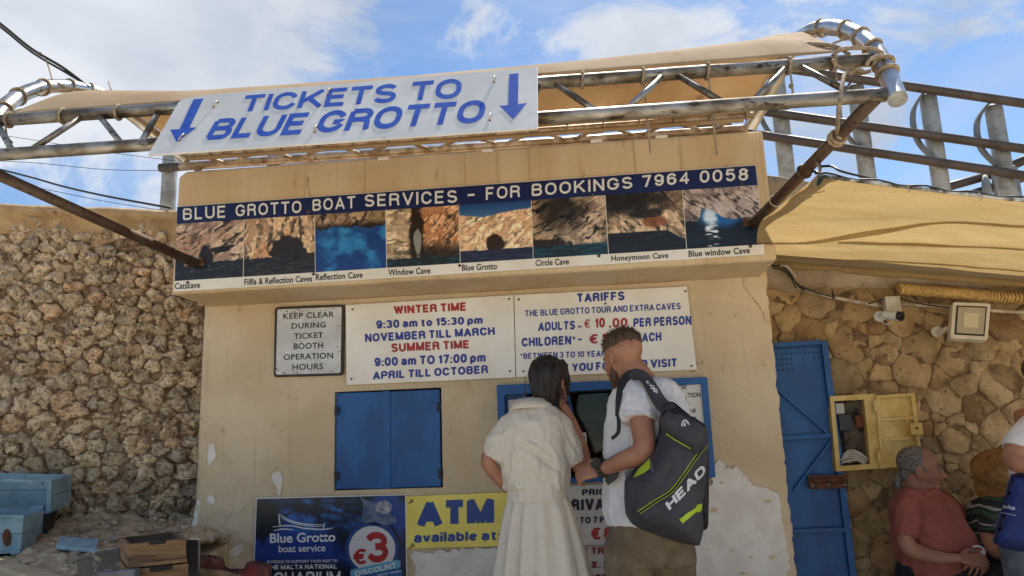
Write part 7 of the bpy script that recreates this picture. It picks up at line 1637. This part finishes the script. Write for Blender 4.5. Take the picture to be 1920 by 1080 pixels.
c = P(1648, 594, CY); MB().tube([c, c+Vector((0, -.014, 0))], .03, 16).build('mount_plate', wp_, cam_t); MB().tube(spline([c, c+Vector((0, -.035, .004)), a.lerp(b_, .25)], 5), .008, 10).build('arm', wp_, cam_t, smooth=True); MB().tube(spline([P(1652, 600, CY-.02), P(1660, 608, CY-.04), P(1672, 604, CY-.05), P(1674, 596, CY-.07)], 6), .003, 6).build('lead', wp_, cam_t, smooth=True)
# rope wrapped pole below the net
coil = thing('wrapped_pole', 'pole wound tightly with straw coloured rope under the net', 'pole', P(1800, 556, CY)); straw2 = mat('straw_rope', srgb(206, 172, 110), .9, col2=srgb(176, 140, 84), vs=60); path = [P(1686, 541, CY-.01), P(1770, 548, CY-.01), P(1850, 555, CY-.01), P(2010, 566, CY-.01)]; MB().tube(path, .024, 12).build('core', straw2, coil, smooth=True)
hx_ = []; tot = (path[-1]-path[0]).length; d = (path[-1]-path[0]).normalized(); n_t = int(tot/.0115)
sp_ = spline(path, 12)
def along_path(t): k = t*(len(sp_)-1); i = min(int(k), len(sp_)-2); return sp_[i].lerp(sp_[i+1], k-i)
for i in range(n_t*10): t = i/(n_t*10); c = along_path(t); r_ = .028+.0035*noise.noise(Vector((t*40, 0, 0))); hx_.append(c+Vector((0, -cos(i*.628), sin(i*.628)))*r_)
MB().tube(hx_, .0058, 5).build('rope_winding', straw2, coil, smooth=True)
# floodlight
fl_ = thing('floodlight', 'cream framed square floodlight on the stone wall above the seated man', 'floodlight', P(1820, 637, CY)); cream = mat('lamp_cream', srgb(206, 198, 180), .5, col2=srgb(190, 180, 160), vs=10)
q = [P(1787, 566, .16), P(1858, 569, .16), P(1852, 638, .11), P(1782, 634, .11)]; nrm = (q[1]-q[0]).cross(q[3]-q[0]).normalized(); nrm = nrm if nrm.y < 0 else -nrm
MB().prism(round_quad(q, .012, 4), -nrm*.045).build('housing', cream, fl_, bev=.003)
def inq(s_, off): c = sum(q, Vector())/4; return [c+(p-c)*s_+nrm*off for p in q]
MB().prism(inq(.80, .0035), -nrm*.003).build('gasket', MATS['meter_black'], fl_); MB().prism(inq(.72, .006), -nrm*.002).build('glass', mat('lamp_glass', srgb(170, 160, 140), .15, col2=srgb(150, 140, 120), vs=6), fl_); MB().prism(inq(.40, .008), -nrm*.0015).build('led_plate', mat('led_plate', srgb(196, 186, 156), .4), fl_)
MB().tube(spline([P(1760, 626, CY), P(1775, 616, .2), P(1790, 612, .17)], 5), .012, 10).build('bracket', cream, fl_, smooth=True); MB().tube([P(1755, 622, YR-.03), P(1757, 622, YR-.07)], .03, 12).build('wall_plate', cream, fl_)

# ------------------------------------------------------------------ clutter on and by the ledge
crate_blue = mat('crate_blue', srgb(142, 170, 180), .75, col2=srgb(122, 150, 162), vs=9, col3=srgb(92, 84, 74), vs3=26, v3lo=.63, v3hi=.70, bump=[(50, .003, 'n')]); crate_in = mat('crate_dark', srgb(58, 70, 74), .9)
def plank(a, b_, w, t, m, parent, name='plank', up=Vector((0, 0, 1))):
    a, b_ = Vector(a), Vector(b_); d = (b_-a).normalized(); s_ = d.cross(up).normalized(); u2 = s_.cross(d); c = [a+u2*w/2*i+s_*t/2*j for i, j in ((-1, -1), (-1, 1), (1, 1), (1, -1))]; e = [p+(b_-a) for p in c]
    return MB().prism(c, b_-a).build(name, m, parent, bev=min(.003, t*.3))
def crate(name, label, front, depthv, m, wt=.018, rail=.03, planks=2, hole=False, open_top=True, group=None, front_open=False):
    """front: 4 corners TL TR BR BL of the side turned to the camera; depthv: vector to the far side"""
    TL, TR, BR, BL = [Vector(p) for p in front]; D = Vector(depthv); t = thing(name, label, 'crate', tuple((BL+BR)/2), group=group); n_ = D.normalized(); X = (TR-TL).normalized()
    for (a0, a1, b0, b1, off) in ((TL, TR, BL, BR, 0), (TL+D, TR+D, BL+D, BR+D, -1)):
        for k in range(0 if (front_open and off == 0) else planks):
            f0, f1 = k/planks+.006, (k+1)/planks-.006; q = [a0.lerp(b0, f0), a1.lerp(b1, f0), a1.lerp(b1, f1), a0.lerp(b0, f1)]; MB().prism(q, n_*wt*(1 if off == 0 else -1)).build('plank', m, t, bev=.0025)
    for (a0, b0, s_) in ((TL, BL, 1), (TR, BR, -1)):
        for k in range(planks):
            f0, f1 = k/planks+.006, (k+1)/planks-.006; A, B = a0.lerp(b0, f0)+n_*wt, a0.lerp(b0, f1)+n_*wt; e = D-n_*wt*2; MB().prism([A, A+e, B+e, B], X*s_*wt).build('plank', m, t, bev=.0025)
    q = [BL+n_*wt+X*wt, BR+n_*wt-X*wt, BR+D-n_*wt-X*wt, BL+D-n_*wt+X*wt]; up = (TL-BL).normalized(); MB().prism([p+up*.004 for p in q], up*.012).build('floor', m, t)
    for (a, b2) in ((TL, TR), (BL, BR)):
        o_ = 0; c = [a+X*.0-n_*.012, b2-X*.0-n_*.012]; s_ = -1 if a is TL else 1; MB().prism([c[0], c[1], c[1]+up*s_*rail, c[0]+up*s_*rail], n_*.0115).build('rail', m, t, bev=.002)
    if hole:
        c = (TL+BR)/2 if hole is True else TL+(TR-TL)*hole[0]+(BL-TL)*hole[1]; pts = [c-n_*.0015+X*.020*cos(a*.524)+up*.042*sin(a*.524) for a in range(12)]; MB().prism(pts, -n_*.0006).build('handle_hole', rust, t)
    return t
def LP(px, py, z): return PZ(px, py, z)
def Lq(px, py, o_):   # point in the plane parallel to the rubble wall, o_ metres out
    n_ = WLn; p0 = WL0+WLn*o_; return PP(px, py, p0, n_)
# big pale blue crates at the left edge
c1 = crate('blue_crate', 'pale blue wooden crate stacked on top at the left edge, open towards the viewer', [Lq(-85, 896, .42), Lq(97, 900, .42), Lq(94, 962, .42), Lq(-85, 968, .42)], -WLn*.30+Vector((.02, 0, .02)), crate_blue, .016, .012, 2, False, group='pale blue crates at the left edge', front_open=True)
for q_ in ([(52, 900), (80, 900), (78, 909), (52, 909)], [(56, 950), (82, 948), (80, 957), (56, 960)], [(88, 900), (97, 900), (95, 961), (86, 961)]): MB().prism([Lq(a, b_, .425) for a, b_ in q_], -WLn*.03).build('corner_block', crate_blue, c1, bev=.002)
c2 = crate('blue_crate', 'pale blue wooden crate at the lower left edge with a brown oval hand hole', [Lq(-120, 962, .78), Lq(45, 966, .78), Lq(38, 1036, .78), Lq(-120, 1046, .78)], -WLn*.30, crate_blue, .016, .012, 2, (.80, .52), group='pale blue crates at the left edge')
MB().prism([Lq(a, b_, .80) for a, b_ in [(24, 965), (45, 966), (44, 973), (24, 974)]], -WLn*.01).build('corner_block', crate_blue, c2, bev=.001); MB().prism([Lq(a, b_, .80) for a, b_ in [(20, 1032), (38, 1030), (37, 1038), (20, 1041)]], -WLn*.01).build('corner_block', crate_blue, c2, bev=.001)
dkb = thing('dark_block', 'dark weathered timber crate under the stacked blue crate', 'crate', Lq(60, 1000, .35)); dkw = mat('dark_wood', srgb(60, 60, 58), .9, col2=srgb(42, 44, 44), vs=10, bump=[(30, .004, 'n')]); MB().prism([Lq(a, b_, .36) for a, b_ in [(-80, 968), (86, 962), (78, 1000), (-80, 1008)]], -WLn*.2).build('side', dkw, dkb, bev=.004)
tim = mat('old_timber', srgb(150, 128, 98), .9, col2=srgb(112, 92, 68), vs=16, stretch=(1, 1, 3), bump=[(60, .004, 'n')])
t1 = thing('timber_offcut', 'two old timber offcuts lying behind the lower blue crate', 'timber'
           , Lq(55, 1015, .5)); plank(Lq(30, 1012, .56), Lq(68, 998, .50), .03, .03, tim, t1); plank(Lq(30, 1026, .60), Lq(78, 1006, .52), .035, .05, tim, t1)
bp = thing('blue_plank', 'short pale blue plank with a bare end lying on the rubble', 'plank', Lq(145, 1018, .62)); q = [PZ(112, 1005, .925), PZ(195, 1011, .925), PZ(190, 1030, .91), PZ(106, 1022, .91)]; MB().prism(q, Vector((0, .0, -.018))).build('board', crate_blue, bp, bev=.002); MB().prism([PZ(185, 1010.4, .927), PZ(196, 1011.2, .927), PZ(191, 1030.2, .912), PZ(181, 1029, .912)], Vector((0, 0, .0015))).build('bare_end', tim, bp)
# mortar tub
tub = thing('mortar_tub', 'black plastic mortar tub crusted with cement below the rubble heap', 'tub', LP(215, 1100, .86)); tbm = mat('tub_black', srgb(44, 46, 50), .6, col2=srgb(58, 60, 64), vs=9, col3=srgb(128, 124, 118), vs3=13, v3lo=.52, v3hi=.60, bump=[(40, .003, 'n')]); 
TZ = .935; tcx = PZ(252, 1042, TZ); R0 = .19; vs = []; fs = []; K = 48; tl = Matrix.Rotation(RAD(-9), 3, 'Y') @ Matrix.Rotation(RAD(-6), 3, 'X')
for (r_, z_) in ((R0+.012, -.012), (R0+.014, .004), (R0, .006), (R0-.008, .0), (R0-.04, -.20), (.0, -.20)):
    for j in range(K): a = 2*pi*j/K; vs.append(tcx+tl @ Vector((r_*cos(a), r_*sin(a), z_+.02)))
for i in range(5):
    for j in range(K): fs.append((i*K+j, (i+1)*K+j, (i+1)*K+(j+1) % K, i*K+(j+1) % K)[::-1])
n0 = len(vs)
for (r_, z_) in ((R0+.004, -.012), (R0-.008, -.10), (R0-.02, -.215), (0, -.215)):
    for j in range(K): a = 2*pi*j/K; vs.append(tcx+tl @ Vector((r_*cos(a), r_*sin(a), z_+.02)))
for i in range(3):
    for j in range(K): fs.append((n0+i*K+j, n0+(i+1)*K+j, n0+(i+1)*K+(j+1) % K, n0+i*K+(j+1) % K))
for j in range(K): fs.append((j, (j+1) % K, n0+(j+1) % K, n0+j)[::-1])
MB().add(vs, fs).build('shell', tbm, tub, auto=40)
# natural wood crates
cw = mat('crate_wood', srgb(116, 90, 64), .85, col2=srgb(90, 66, 46), vs=12, stretch=(.4, .4, 4), col3=srgb(30, 24, 22), vs3=6, v3lo=.60, v3hi=.70, bump=[(60, .003, 'n')]); YC = -1.80
yc = lambda p, y=YC: [P(a, b_, y) for a, b_ in p]
w1_ = crate('wooden_crate', 'scorched wooden crate on top of its stack beside the mortar tub', yc([(239, 1020), (348, 1009), (350, 1053), (240, 1065)]), (-.17, .22, 0), cw, .014, .012, 1, False, group='wooden crates beside the tub')
w2_ = crate('wooden_crate', 'wooden crate at the bottom of the stack, cut by the picture edge', yc([(238, 1068), (352, 1056), (355, 1105), (240, 1118)]), (-.17, .22, 0), cw, .014, .012, 1, False, group='wooden crates beside the tub')
blkw = mat('charred', srgb(20, 18, 18), .9)
for pp, par in (([(278, 1017), (311, 1012), (310, 1019), (280, 1022)], w1_), ([(280, 1065), (323, 1060), (322, 1068), (282, 1073)], w2_)): MB().prism(yc(pp, YC-.0125), (0, -.001, 0)).build('hand_slot', blkw, par)
cr0 = thing('dark_case', 'black upright case standing between the wooden crates and the booth corner', 'case', P(358, 1080, -1.55)); MB().prism([P(a, b_, -1.55) for a, b_ in [(349, 1011), (372, 1012), (374, 1240), (350, 1240)]], (-.02, .05, 0)).build('shell', MATS['bag_black'], cr0, bev=.006)
bl = thing('plastic_sheet', 'folded grey plastic sheet in front of the wooden crates', 'sheet', P(215, 1090, -1.85)); 
MB().prism([P(a, b_, -1.85) for a, b_ in zq([(180, 470), (215, 448), (330, 440), (430, 425), (540, 418), (540, 620), (180, 620)], (140, 980), 4.8)], (0, .03, 0)).build('sheet', mat('grey_sheet', srgb(108, 110, 118), .6, col2=srgb(70, 72, 80), vs=9), bl, bev=.004)
# red painted boat chock
ck = thing('boat_chock', 'low weathered red painted wooden boat chock before the aquarium poster', 'chock', P(430, 1100, -1.1)); red_p = mat('red_paint_worn', srgb(112, 34, 34), .7, col2=srgb(84, 44, 40), vs=16, col3=srgb(96, 72, 58), vs3=12, v3lo=.54, v3hi=.62, bump=[(50, .003, 'n')])
ol = zq([(1075, 400), (1085, 330), (1130, 290), (1230, 290), (1320, 305), (1348, 335), (1355, 390), (1400, 415), (1450, 412), (1520, 418), (1540, 370), (1570, 345), (1640, 345), (1740, 365), (1778, 385), (1770, 440), (1760, 2300), (1070, 2300)], (140, 980), 4.8)
o, _q = puffy(ol, -1.1, .10, 'block', red_p, ck, 4, 9, (), 6, back=.8)
MB().prism([P(a, b_, -1.212) for a, b_ in zq([(1072, 410), (1290, 430), (1500, 480), (1500, 2290), (1072, 2290)], (140, 980), 4.8)], (0, .02, 0)).build('bare_front', tim, ck, bev=.003)
